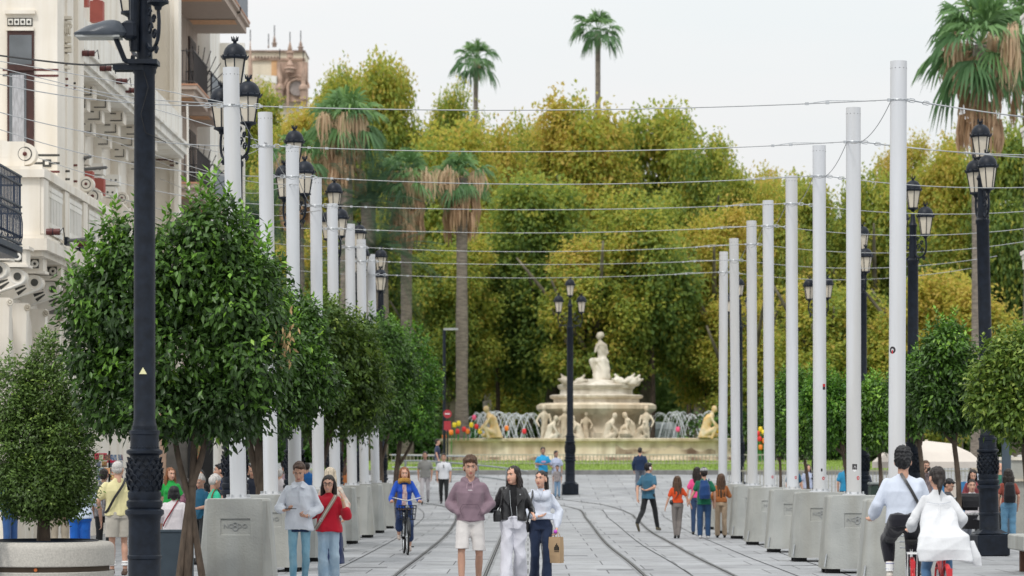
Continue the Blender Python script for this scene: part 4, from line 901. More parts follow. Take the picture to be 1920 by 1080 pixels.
# water jets: separate arcs of water
waterm, tt, bb = node_mat('water_spray'); bb.inputs['Base Color'].default_value = (.9, .93, .94, 1); bb.inputs['Roughness'].default_value = .25; bb.inputs['Alpha'].default_value = .8; bb.inputs['Emission Strength'].default_value = 0
jets = empty('water_jets', (FX, FY, 1.76), 0, 'white arcs of fountain water springing over both ends of the basin', 'water jets')
for i in range(44):
    left = i < 25; c = q(938 if left else 1282) + (-1.6 + 3.1 * i / 24 if left else -1.35 + 2.8 * (i - 25) / 18) + rng.gauss(0, .05); y0 = rng.uniform(-3.5, 2); sp_ = rng.uniform(.4, .75) * rng.choice((-1, 1)); hh = rng.uniform(1.35, 1.6)
    pts = [(c + sp_ * (t * 2 - 1), y0 + rng.uniform(-.02, .02), 1.0 + hh * (1 - (t * 2 - 1) ** 2)) for t in np.linspace(0, 1, 26)]
    mb = MB(); mb.tube(pts, [.009 + .012 * t for t in np.linspace(0, 1, 26)], 5)
    for k in range(34):
        t = rng.uniform(.3, 1); mb.ell((c + sp_ * (t * 2 - 1) + rng.gauss(0, .05), y0 + rng.gauss(0, .05), 1.0 + hh * (1 - (t * 2 - 1) ** 2) - rng.uniform(0, .12)), rng.uniform(.008, .02), 5, 4)
    mb.build('jet', waterm, jets)
# low iron fence in front of the basin
fence_m = mat('fence_grey', (.32, .31, .24), .6, .1); fn = empty('low_fence', (0, 129, G(129) + .12), 0, 'low railing of thin upright bars between lawn and fountain basin', 'fence')
mb = MB(); mb.box((3.2, 0, .46), (19, .05, .05)); mb.box((3.2, 0, .08), (19, .03, .03)); mb.build('rail', mat('rail_cream', (.42, .40, .34), .6, .1), fn)
mb = MB()
for i in range(112): mb.tube([(-6.2 + i * .17, 0, 0), (-6.2 + i * .17, 0, .45)], .018, 5, False)
mb.build('bars', fence_m, fn)
# giant artificial tulips
cols = [(.75, .04, .05), (.9, .62, .03), (.85, .12, .25), (.88, .25, .04), (.92, .72, .05)]
tl = [(840, 808, 2), (852, 800, 4), (860, 797, 4), (870, 808, 0), (884, 800, 4), (893, 803, 0), (900, 812, 4), (846, 814, 3), (858, 812, 0), (877, 812, 3), (889, 786, 2), (950, 806, 3), (983, 812, 0), (1271, 808, 2), (1326, 806, 0), (1334, 811, 4), (1347, 811, 1), (1426, 808, 1), (1432, 814, 4), (1424, 826, 0), (1433, 830, 3), (1426, 842, 3), (1421, 816, 0), (833, 822, 3)]
for i, (px, py, c) in enumerate(tl):
    d = 136.5 if py < 814 else 133.0; p = W(px, py, d); zg = G(d) + (1.1 if py < 814 else 0); hgt = p.z - zg
    r = empty('giant_tulip', (p.x, d, zg), 0, f'giant {["red", "yellow", "pink", "orange", "golden"][c]} artificial tulip {"above the left basin end" if px < 900 else "near the left water jets" if px < 1000 else "near the right kneeling figure" if px < 1350 else "beyond the far right white poles"}, {["first", "second", "third", "fourth", "fifth"][sum(1 for t in tl[:i] if t[2] == c and (t[0] < 900) == (px < 900))]} of its colour', 'artificial flower', 'giant coloured tulips around the fountain')
    mb = MB(); mb.tube([(0, 0, 0), (.02, 0, max(.2, hgt))], .025, 6); mb.build('stem', mat('tulip_green', (.05, .22, .05), .5), r)
    mb = MB()
    for k in range(6):
        a = k * math.pi / 3; mb.ell((math.cos(a) * .045, math.sin(a) * .045, max(.2, hgt) + .08), (.06, .06, .13), 8, 6)
    mb.build('bloom', mat('tulip_%d' % c, cols[c], .4, .08, 5), r, True)
# white van beyond the fountain
van = empty('white_van', (W(1240, 800, 156).x, 156, 1.76), 0, 'white van parked beyond the right side of the fountain, seen from behind', 'van')
vm = mat('van_paint', (.60, .66, .70), .3, .03)
mb = MB(); mb.loft([((0, 0, .35), .92, 2.4), ((0, 0, 1.1), .95, 2.45), ((0, 0, 1.5), .92, 2.4), ((0, 0, 2.1), .80, 2.2), ((0, 0, 2.25), .68, 2.0)], 40); mb.build('body', vm, van, True)
mb = MB(); mb.box((0, -2.36, 1.62), (1.15, .04, .5)); mb.build('rear_window', mat('van_glass', (.45, .52, .56), .15), van)
for s_ in (-1, 1):
    mb = MB(); mb.tube([(s_ * .72, -1.5, .34), (s_ * .95, -1.5, .34)], .34, 20); mb.build('wheel', pad_rubber, van, True)
    mb = MB(); mb.box((s_ * .80, -2.36, 1.15), (.1, .05, .35)); mb.build('tail_light', red, van)
bx = empty('white_kiosk', (W(1211, 790, 150).x, 150, 1.76), 0, 'white box kiosk partly hidden by the right end of the fountain bowl', 'kiosk')
mb = MB(); mb.box((0, 0, .95), (.9, .8, 1.9), bev=.03); mb.build('body', vm, bx); mb = MB(); mb.box((0, 0, 1.95), (1.0, .9, .1)); mb.build('roof', vm, bx)
mb = MB(); mb.box((.05, -.42, 1.3), (.5, .03, .5)); mb.build('panel', mat('grey_panel', (.25, .27, .3), .4), bx)
# stone bust column, thin modern lamp, red sign, dark stems in the park
col = empty('stone_column', (W(917, 800, 168).x, 168, 1.76), 0, 'pale stone column with a carved head, in the park left of the fountain', 'column')
mb = MB(); mb.lathe([(.5, 0), (.5, .4), (.34, .5), (.3, 3.2), (.36, 3.3), (.36, 3.5)], n=16); mb.build('shaft', f_pale, col, True); mb = MB(); mb.ell((0, 0, 3.9), (.3, .3, .42), 12, 8); mb.ell((0, -.1, 3.6), (.38, .25, .2), 12, 8); mb.build('carved_head', f_pale, col, True)
ml_ = empty('park_lamp', (W(833, 800, 128).x, 128, 1.5), 0, 'slim dark modern lamp post with a flat arm left of the fountain', 'street lamp')
mb = MB(); mb.tube([(0, 0, 0), (0, 0, 6.3)], .07, 8); mb.build('post', iron, ml_); mb = MB(); mb.box((.3, 0, 6.3), (.65, .2, .09)); mb.build('lamp_head', mat('pale_metal', (.35, .36, .36), .4), ml_)
sg = empty('round_sign', (W(839, 790, 122).x, 122, 1.62), 0, 'red traffic sign on a thin post beside the last orange tree', 'sign')
mb = MB(); mb.tube([(0, 0, 0), (0, 0, 2.0)], .03, 8); mb.build('post', iron, sg); mb = MB(); mb.tube([(0, -.04, 2.25), (0, -.06, 2.25)], .18, 20); pl = mb.build('sign_plate', mat('dull_red', (.36, .03, .04), .6, .1), sg); mb = MB(); mb.box((0, -.07, 2.25), (.2, .01, .04)); mb.build('white_bar', wht, sg); mb = MB(); mb.box((0, -.04, 1.75), (.3, .02, .38)); mb.build('lower_plate', MATS['dull_red'], sg)
for i, (px, d) in enumerate(((1222, 146), (932, 150), (1330, 150), (1290, 160))):
    r = empty('thin_trunk_tree', (W(px, 800, d).x, d, 1.76), 0, ['thin dark trunk right of the fountain bowl', 'thin dark trunk beside the stone column', 'thin trunk behind the right kneeling figure', 'thin trunk beyond the white van'][i], 'tree')
    trunk_mesh([([(0, 0, 0), (.05, 0, 3), (0, 0, 7)], [.17, .13, .08])], bark, 'trunk', r); rs = np.random.RandomState(300 + i)
    V, Fc, T = crown_leaves(rs, [((0, 0, 8), (2, 2, 1.8)), ((1, 0, 9), (1.6, 1.6, 1.5))], n_cl=500, per=9, L_=.3, Wd=.25, spread=.5, tint0=.35); raw_mesh('crown', V, Fc, PLANE, r, T)
# hedge and dark shrubs at the park edge
for i, (x0_, x1_, d, h_) in enumerate(((-13, -4.6, 140, 1.6), (8.6, 20, 138, 2.3), (-4.5, 9, 172, 2.2))):
    rs = np.random.RandomState(400 + i); Ls = [((x - (x0_ + x1_) / 2, rs.uniform(-.4, .4), h_ * .5), (.9, .8, h_ * .55)) for x in np.arange(x0_, x1_, .9)]
    r = empty('hedge', ((x0_ + x1_) / 2, d, 1.7), 0, ['dark hedge at the park edge left of the fountain', 'tall dark hedge right of the fountain', 'hedge far behind the fountain'][i], 'hedge')
    V, Fc, T = crown_leaves(rs, Ls, n_cl=1500, per=9, L_=.22, Wd=.16, spread=.3, tint0=.3, tv=.2); raw_mesh('foliage', V, Fc, BRIGHT if i < 1 else ORANGE, r, T)
# ramp railing left of the plaza
rl = empty('ramp_railing', tuple(W(870, 900, 108)), 0, 'grey metal ramp railing with sloping handrails left of the fountain', 'railing'); O = Vector(rl.location); gm = mat('grey_tube', (.27, .29, .30), .4, .1, metal=.3)
mb = MB()
for pts in (((735, 853, 116), (890, 856, 116)), ((735, 864, 108), (800, 864, 108), (890, 871, 106), (960, 879, 105), (990, 884, 105)), ((735, 876, 112), (870, 878, 112)), ((800, 888, 108), (860, 889, 107), (930, 897, 105), (960, 902, 105)), ((735, 884, 110), (800, 884, 110))):
    mb = MB(); mb.tube([W(*p) - O for p in pts], .035, 6); mb.build('handrail', gm, rl)
for px, a, b, d in ((760, 864, 905, 108), (800, 864, 905, 108), (845, 867, 905, 107), (896, 871, 908, 106), (950, 878, 908, 105)): mb = MB(); mb.tube([W(px, a, d) - O, W(px, b, d) - O], .04, 6); mb.build('upright', gm, rl)
# ================================================================ BUILDINGS ON THE LEFT
def strip(mb, x0, x1, y0, y1, z0, z1): mb.box(((x0 + x1) / 2, (y0 + y1) / 2, (z0 + z1) / 2), (abs(x1 - x0), abs(y1 - y0), abs(z1 - z0)))
cream = empty('ornate_building', (-12, 60, 0), 0, 'ornate cream building with volutes, consoles and maroon bands on the left', 'building')
OB = Vector(cream.location)
class BB(MB):
    def build(s, *a, **k): s.v = [(v[0] - OB.x, v[1] - OB.y, v[2] - OB.z) for v in s.v]; return MB.build(s, *a, **k)
def XP(px, d): return (px - CX) * d / F
def ZP(py, d): return H + (CY - py) * d / F
b = BB()
strip(b, -20, -9.62, 58.0, 60.2, 6.4, 16)          # front pavilion wall that faces the camera
strip(b, -20, -10.6, 60.2, 80, 0, 16)              # recessed street wall
strip(b, -20, -10.25, 54.0, 60.2, 0, 5.0)          # ground storey
strip(b, -20, -9.87, 80, 80.6, 0, 16)                # second pavilion
strip(b, -20, -10.3, 61, 80.2, 0, 4.2)
b.build('wall', stone_cream, cream)
# stepped pilaster cluster at the pavilion corner
for x, d, z_ in ((-9.58, 59.0, 6.6), (-9.50, 59.9, 6.6), (XP(327, 79.85), 79.85, 4), (XP(335, 79.7), 79.7, 4)): b = BB(); strip(b, x - (.35 if d < 70 else .13), x, d, d + (.8 if d < 70 else .6), z_, 16); b.build('pilaster', stone_cream, cream)
# horizontal bands on both pavilions
def band(px0, px1, py, d, h_px, m_, prj=.006):
    b = BB(); k = d / F; strip(b, XP(px0, d), XP(px1, d), d - prj, d, ZP(py, d) - h_px * k / 2, ZP(py, d) + h_px * k / 2); b.build('band', m_, cream)
for px0, px1, py, d in ((5, 14, 131, 58), (5, 14, 141, 58), (63, 110, 131, 58), (63, 110, 142, 58), (63, 112, 291, 58), (63, 112, 306, 58), (68, 112, 322, 58), (117, 128, 148, 59), (133, 142, 156, 59.9), (117, 128, 160, 59), (133, 142, 166, 59.9), (119, 131, 321, 59), (119, 131, 336, 59), (134, 145, 310, 59.9), (134, 145, 340, 59.9), (237, 252, 290, 80), (237, 252, 297, 80), (293, 316, 291, 80), (293, 316, 299, 80), (318, 326, 302, 79.85), (329, 334, 306, 79.7), (318, 326, 310, 79.85)):
    band(px0, px1, py, d, 4, maroon if (py % 3) else dark_tile)
band(80, 96, 306, 57.99, 14, dark_tile, .012); band(84.5, 91.5, 306, 57.985, 6, stone_white, .016)
# pavilion window, tall with maroon frame
d = 58.0
def rect(px0, px1, py0, py1, d_, m_, name, prj, parent=None, t=.02):
    b = BB(); strip(b, XP(px0, d_), XP(px1, d_), d_ - prj - t, d_ - prj, ZP(py1, d_), ZP(py0, d_)); return b.build(name, m_, parent or cream)
wood = mat('dark_red_wood', (.055, .022, .018), .5, .2); glass = mat('window_glass', (.12, .13, .14), .08, .3, 1, 0, spec=.8); curtain = mat('curtain_cloth', (.38, .38, .40), .8, .2, 8, .1, stretch=(6, 1, 1))
wf = rect(14, 64, 58, 278, d, wood, 'window', .0, t=.03); rect(18, 60, 66, 122, d, glass, 'upper_pane', .032, wf, .01); rect(18, 50, 137, 272, d, glass, 'lower_pane', .032, wf, .01); rect(24, 46, 141, 270, d, curtain, 'curtain', .045, wf, .01); rect(15, 64, 122, 133, d, wood, 'transom', .032, wf, .05)
rect(10, 67, 20, 27, d, stone_cream, 'cornice_strip', 0, t=.10); rect(12, 64, 52, 58, d, stone_cream, 'cornice_strip', 0, t=.06)
rect(14, 61, 34, 49, d, dark_tile, 'dentil_panel', 0, t=.015)
for i in range(4): rect(16 + i * 11.4, 25 + i * 11.4, 36, 47, d, stone_white, 'dentil', .015, t=.03)
b = BB()
for i in range(4): b.ell((XP(20.5 + i * 11.4, d), d - .05, ZP(41.5, d)), .03, 8, 6)
b.build('dentil_boss', dark_tile, cream)
# capital on the pavilion corner
for bx0, dd_ in ((124, 59.0), (322, 79.7)):
    q_ = 91.0 / (F / dd_); b = BB(); k = dd_ / F
    for (px, py, w_, h_) in ((124, 35, 24, 6), (124, 44, 22, 5), (124, 75, 20, 12), (124, 88, 22, 5), (126, 96, 20, 6), (124, 112, 14, 18), (124, 128, 18, 5)):
        x = (px - 124) * .9 + bx0; yy = py if bx0 < 200 else 215 + (py - 35) * .5; sc_ = 1 if bx0 < 200 else .55
        strip(b, XP(x - w_ * sc_ / 2, dd_), XP(x + w_ * sc_ / 2, dd_), dd_ - .12 - .03 * (h_ < 8), dd_, ZP(yy + h_ * sc_ / 2, dd_), ZP(yy - h_ * sc_ / 2, dd_))
    for j in range(5):
        x = bx0 - 8 * q_ + j * 4 * q_; b.torus((XP(x, dd_), dd_ - .13, ZP(50 if bx0 < 200 else 222, dd_)), .05, .018, 12, 5, (0, 1, 0)); b.ell((XP(x, dd_), dd_ - .12, ZP(60 if bx0 < 200 else 228, dd_)), (.03, .05, .09), 8, 6)
    b.build('capital', f_pale, cream)
# balcony box below the pavilion
d = 54.6; b = BB(); xe = XP(75, d)
def ledge(z0, z1, out, d0=54.6, d1=63.5): strip(b, -20, xe + out, d0 - out, d1, z0, z1)
ledge(ZP(442, d), ZP(330, d), 0); ledge(ZP(333, d), ZP(318, d), .10); ledge(ZP(318, d), ZP(312, d), .05); ledge(ZP(448, d), ZP(440, d), .09); ledge(ZP(470, d), ZP(448, d), .16); ledge(ZP(480, d), ZP(470, d), .05)
b.build('balcony_parapet', stone_cream, cream)
# pilasters and fret panels on the street side of the balcony
b = BB()
for dd_ in (54.9, 57.4, 59.8, 62.6): strip(b, xe, xe + .07, dd_ - .28, dd_ + .28, ZP(438, d), ZP(334, d))
b.build('parapet_pier', stone_cream, cream)
b = BB()
for seg in (56.15, 58.6, 61.2):
    strip(b, xe, xe + .012, seg - .8, seg + .8, ZP(432, d), ZP(342, d))
b.build('fret_panel', dark_tile, cream)
b = BB()
for seg in (56.15, 58.6, 61.2):
    for j in range(9): y = seg - .72 + j * .18; strip(b, xe + .012, xe + .045, y - .055, y + .055, ZP(432, d), ZP(342, d))
    for z in (ZP(346, d), ZP(428, d), ZP(358, d), ZP(415, d)): strip(b, xe + .02, xe + .052, seg - .82, seg + .82, z - .045, z + .045)
b.build('fret_bars', stone_white, cream)
def volute(px, py, dd_, r_, name='volute', ring=True):
    b = BB(); c = (XP(px, dd_), dd_, ZP(py, dd_)); b.tube([(c[0], c[1] - .14, c[2]), (c[0], c[1] + .12, c[2])], r_, 32); o = b.build(name, stone_cream, cream, True)
    b = BB(); b.torus((c[0], c[1] - .14, c[2]), r_ * .60, r_ * .055, 32, 6, (0, 1, 0)); b.build('volute_ring', dark_tile, o)
    b = BB(); b.ell((c[0], c[1] - .15, c[2]), r_ * .2, 12, 8); b.build('volute_boss', maroon, o)
volute(49, 290, 55.0, .215); volute(175, 369, 62.0, .20); volute(163, 346, 60.4, .16); volute(230, 372, 72.0, .15)
def poly(pxs, dd_, t, name, m_): b = BB(); P = [(XP(x, dd_), ZP(y, dd_)) for x, y in pxs]; b.prism(P, (0, dd_, 0), (1, 0, 0), (0, 0, 1), t); b.build(name, m_, cream)
poly([(-40, 315), (-40, 250), (0, 264), (20, 268), (50, 268), (50, 315)], 55.1, .25, 'scroll_parapet', stone_cream)
poly([(-40, 297.5), (-40, 260), (0, 268), (22, 278), (26, 276), (22, 297.5)], 54.88, .008, 'scroll_outline', dark_tile); poly([(-40, 295), (-40, 263), (0, 271), (20, 280.5), (22, 281), (20, 295)], 54.86, .012, 'scroll_field', stone_cream)
poly([(175, 400), (172, 378), (200, 372), (230, 380), (245, 396), (262, 404), (262, 430), (175, 430)], 66, .3, 'scroll_parapet', stone_cream)
# receding ledge to the second pavilion
b = BB(); 
for (z0, z1, o) in ((5.6, 7.05, 0), (7.05, 7.25, .1), (5.4, 5.6, .12)): strip(b, -11, -10.0 + o, 63.5, 80, z0, z1)
b.build('parapet', stone_cream, cream)
b = BB()
for j in range(44): y = 64 + j * .36; strip(b, -10.0, -9.96, y - .06, y + .06, 5.75, 6.9)
b.build('fret_bars', stone_white, cream)
# scroll consoles under the balcony with columns and arches
for i, (px, dd_) in enumerate(((33, 53.4), (65, 55.2), (99, 57.3), (126, 59.3), (-2, 51.6))):
    k = 98 / (F / dd_) ; cx_ = XP(px, dd_); cz = 5.22; b = BB()
    # curved plate
    pts = []
    for j in range(15): a = R(-60 + j * 17); pts.append((cx_ + .155 * math.cos(a), cz + .155 * math.sin(a)))
    top = [(cx_ - 1.5, cz + .155), (cx_ - 1.5, cz - .42), (cx_ - .55, cz - .36), (cx_ - .2, cz - .24)]
    P = [(x, z) for x, z in pts] ; P = P[:10] + top
    b.prism([(x, z) for x, z in P], (0, dd_ + .3, 0), (1, 0, 0), (0, 0, 1), .32); o = b.build('scroll_console', stone_cream, cream)
    b = BB(); b.tube([(cx_, dd_ - .04, cz), (cx_, dd_ + .02, cz)], .072, 20); b.build('console_eye', dark_tile, o)
    b = BB(); b.torus((cx_, dd_ - .01, cz), .135, .018, 24, 6, (0, 1, 0)); b.tube([(cx_ + .15 * math.cos(a), dd_ - .01, cz + .15 * math.sin(a)) for a in (R(0), R(-30), R(-60))] + [(cx_ - .1, dd_ - .01, cz - .20), (cx_ - .3, dd_ - .01, cz - .27), (cx_ - .46, dd_ - .01, cz - .34), (cx_ - .5, dd_ - .01, cz - .42)], .022, 6); b.build('console_moulding', stone_white, o, True)
    b = BB()
    for j in range(5):
        a = R(150 + j * 16); u_ = Vector((math.cos(a), 0, math.sin(a))); c0 = Vector((cx_, dd_ - .025, cz)); v_ = Vector((-u_.z, 0, u_.x))
        p0 = c0 + u_ * .19; p1 = c0 + u_ * .40; b.add([p0 - v_ * .012, p0 + v_ * .012, p1 + v_ * .035, p1 - v_ * .035], [(0, 1, 2, 3)])
    b.build('console_slots', dark_tile, o)
    b = BB(); strip(b, cx_ - 1.6, cx_ + .18, dd_ - .1, dd_ + .35, cz + .22, cz + .50); strip(b, cx_ - 1.6, cx_ + .24, dd_ - .16, dd_ + .4, cz + .50, cz + .56); strip(b, cx_ - 1.6, cx_ + .22, dd_ - .13, dd_ + .37, cz + .17, cz + .22); b.build('console_cap', stone_cream, o)
    b = BB(); strip(b, cx_ - 1.2, cx_ + .10, dd_ - .108, dd_ - .1, cz + .27, cz + .45); b.build('cap_panel', dark_tile, o)
    b = BB()
    for j in range(4): b.torus((cx_ + .02 - j * .17, dd_ - .118, cz + .36), .052, .024, 16, 6, (0, 1, 0)); 
    b.build('cap_rings', stone_white, o, True)
    b = BB(); cxx = cx_ - .28; b.prism([(cxx - .20, 4.82), (cxx + .14, 4.82), (cxx + .12, 4.2), (cxx + .10, 3.0), (cxx + .10, 0), (cxx - .10, 0), (cxx - .10, 3.0), (cxx - .14, 4.5)], (0, dd_ + .25, 0), (1, 0, 0), (0, 0, 1), .30); b.build('slender_pier', stone_cream, cream)
    b = BB(); b.torus((cx_ - .13, dd_ - .06, 4.73), .05, .018, 16, 6, (0, 1, 0)); b.ell((cx_ - .13, dd_ - .05, 4.73), .035, 8, 6); b.build('small_roundel', f_pale, cream, True)
# shaded grey recess behind the piers, doors and shop front
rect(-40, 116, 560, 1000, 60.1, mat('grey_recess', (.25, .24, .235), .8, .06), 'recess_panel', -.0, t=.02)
# upper gallery between the pavilions: slab, brackets
b = BB(); strip(b, -11, -9.62, 60.9, 80, 10.42, 10.62); strip(b, -11, -9.70, 61.0, 80, 10.3, 10.42); strip(b, -11, -9.54, 60.9, 80, 10.62, 10.7); strip(b, -10.8, -9.75, 61.2, 80, 10.7, 11.5); b.build('gallery_slab', stone_white, cream)
for j, dd_ in enumerate((62.4, 64.6, 66.8, 69.4, 72.2, 75.2)):
    b = BB(); 
    strip(b, -11, -9.86, dd_ - .25, dd_ + .25, 10.0, 10.3); strip(b, -11, -10.0, dd_ - .22, dd_ + .22, 9.72, 10.02); strip(b, -11, -10.2, dd_ - .2, dd_ + .2, 9.42, 9.74); strip(b, -11, -10.4, dd_ - .18, dd_ + .18, 8.5, 9.44)
    o = b.build('gallery_bracket', stone_cream, cream)
    b = BB()
    for xr, z, w_ in ((-9.90, 10.15, .28), (-10.04, 9.87, .28), (-10.24, 9.58, .24)):
        strip(b, xr - .02, xr, dd_ - .262, dd_ - .25, z - .1, z + .1); strip(b, xr - w_, xr - .02, dd_ - .262, dd_ - .25, z - .1, z - .075); strip(b, xr - w_, xr - .14, dd_ - .262, dd_ - .25, z + .075, z + .1)
    b.build('bracket_inlay', dark_tile, o)
for j, dd_ in enumerate((63.5, 65.6, 67.8, 70.4)):
    b = BB()
    for m_, (xr, z) in enumerate(((-10.12, 8.72), (-10.2, 8.42), (-10.3, 8.12))): strip(b, -11, xr, dd_ - .2, dd_ + .2, z - .12, z + .14)
    o = b.build('corbel', stone_white, cream); b = BB()
    for (xr, z) in ((-10.12, 8.72), (-10.2, 8.42)):
        for q_ in (.08, .2): b.ell((xr - q_, dd_ - .2, z), .028, 8, 6)
    b.build('corbel_hole', dark_tile, o)
# red panels, pink wall, maroon barrel lights and bracket bars
redp = mat('red_panel', (.38, .10, .08), .7, .1, 3); 
for px0, px1, py0, py1, dd_ in ((152, 168, 0, 14, 66), (172, 196, 5, 44, 67.5), (178, 188, -10, 5, 68), (163, 177, 323, 362, 65.2), (179, 198, 336, 368, 66.8)): rect(px0, px1, py0, py1, dd_, redp, 'red_panel', 0, t=.3)
rect(196, 250, -20, 395, 76.0, pinkwall, 'pink_wall', 0, t=.2); rect(226, 232, 275, 380, 75.6, f_pale, 'thin_pilaster', 0, t=.2)
rect(246, 252, 237, 405, 79.99, wood, 'narrow_window', 0, t=.03)
for i, (px, py, dd_) in enumerate(((168, 102, 60.6), (200, 130, 63), (230, 154, 66), (247, 171, 68), (102, 436, 54.5), (158, 458, 58.5))):
    o = empty('barrel_light', tuple(W(px, py, dd_)), 0, ['first maroon barrel light under the upper gallery', 'second maroon barrel light on the upper gallery edge', 'third maroon barrel light on the upper gallery edge', 'fourth maroon barrel light, next to the foreground lamp', 'maroon barrel light on the lower balcony, beside a grey bar', 'small maroon barrel light next to the big orange tree'][i], 'wall light', 'maroon barrel lights on the cream facade')
    b = MB(); b.tube([(-.13, -.15, .0), (-.02, -.15, 0), (.0, -.15, 0), (.13, -.15, 0)], [.06, .07, .06, .065], 14); b.build('lamp_body', maroon, o, True); b = MB(); b.torus((0, -.15, 0), .066, .008, 14, 5, (1, 0, 0)); b.tube([(.13, -.15, 0), (.19, -.12, .08), (.2, 0, -.1)], .01, 6); b.build('holder', iron, o)
for i, (px0, py0, px1, py1, dd_) in enumerate(((124, 452, 178, 446, 56.5), (150, 464, 200, 458, 59), (152, 297, 170, 294, 60.8), (152, 318, 200, 314, 61.5))):
    a = W(px0, py0, dd_); e = W(px1, py1, dd_ - .3); o = empty('flag_bracket', tuple(a), 0, ['long grey bracket bar sticking out of the lower balcony', 'grey bracket bar half hidden by the orange tree', 'upper short grey bracket bar under the gallery corbels', 'lower longer grey bracket bar under the gallery corbels'][i], 'bracket', 'grey bracket bars on the cream facade')
    b = MB(); v = e - a; b.tube([(0, 0, 0), v], .035, 4); b.build('bar', mat('bar_grey', (.14, .145, .15), .5), o); b = MB(); b.box((0, .1, 0), (.07, .3, .16)); b.build('mount', iron, o)
# dark blue iron balcony rail at the left edge
rb = empty('iron_balcony', (-8.97, 47, 5.4), 0, 'dark blue iron balcony with bowed railing cut by the left edge', 'balcony'); OR = Vector(rb.location); navy = mat('navy_iron', (.022, .035, .065), .4, .2, 10)
b = MB()
for j in range(44):
    y = 44.2 + j * .138; pts = [(.0, y - 47, 1.36), (.0, y - 47, .75), (.035, y - 47, .55), (.035, y - 47, .3), (0, y - 47, .16)]; b.tube(pts, .011, 5, False)
for j in range(12): x = -.02 - j * .11; b.tube([(x, 3.2, 1.36), (x, 3.2, .16)], .011, 5, False)
b.build('bars', navy, rb); b = MB()
for z in (1.37, 1.22, .83, .72, .17, .30): b.box((.0, 0.2, z), (.045, 6.0, .03)); b.box((-.7, 3.2, z), (1.4, .045, .03))
b.build('rails', navy, rb); b = MB(); b.box((-.75, 0.2, .08), (1.55, 6.05, .1)); b.box((-.75, .2, -.03), (1.4, 5.9, .1)); b.build('floor_slab', navy, rb)
# street level of the cream building, seen under the trees
shop = mat('shop_cream', (.66, .60, .50), .8, .05, 1.2, .05, 20)
b = BB(); strip(b, -20, -10.02, 79.4, 80, 0, 5); b.build('shop_wall', shop, cream)
rect(352, 400, 815, 1010, 79.3, mat('shop_dark', (.02, .02, .022), .5), 'shop_opening', 0, t=.03); rect(366, 377, 835, 880, 79.2, mat('poster', (.08, .30, .12), .6, .3, 30, 0, col2=(.55, .12, .08)), 'poster', 0, t=.02); rect(312, 352, 700, 1010, 79.35, mat('shop_glass', (.16, .15, .14), .2, .3, 2), 'shop_window', 0, t=.03)
for px0, px1 in ((232, 246), (300, 312)): rect(px0, px1, 560, 1000, 79.4, mat('pink_pilaster', (.72, .50, .38), .8, .04), 'shop_pilaster', 0, t=.06)
for py in (848, 884, 922): rect(185, 232, py, py + 1.6, 79.4, mat('joint_grey', (.2, .19, .17), .8), 'wall_joint', 0, t=.012); rect(246, 300, py, py + 1.6, 79.4, MATS['joint_grey'], 'wall_joint', 0, t=.012)
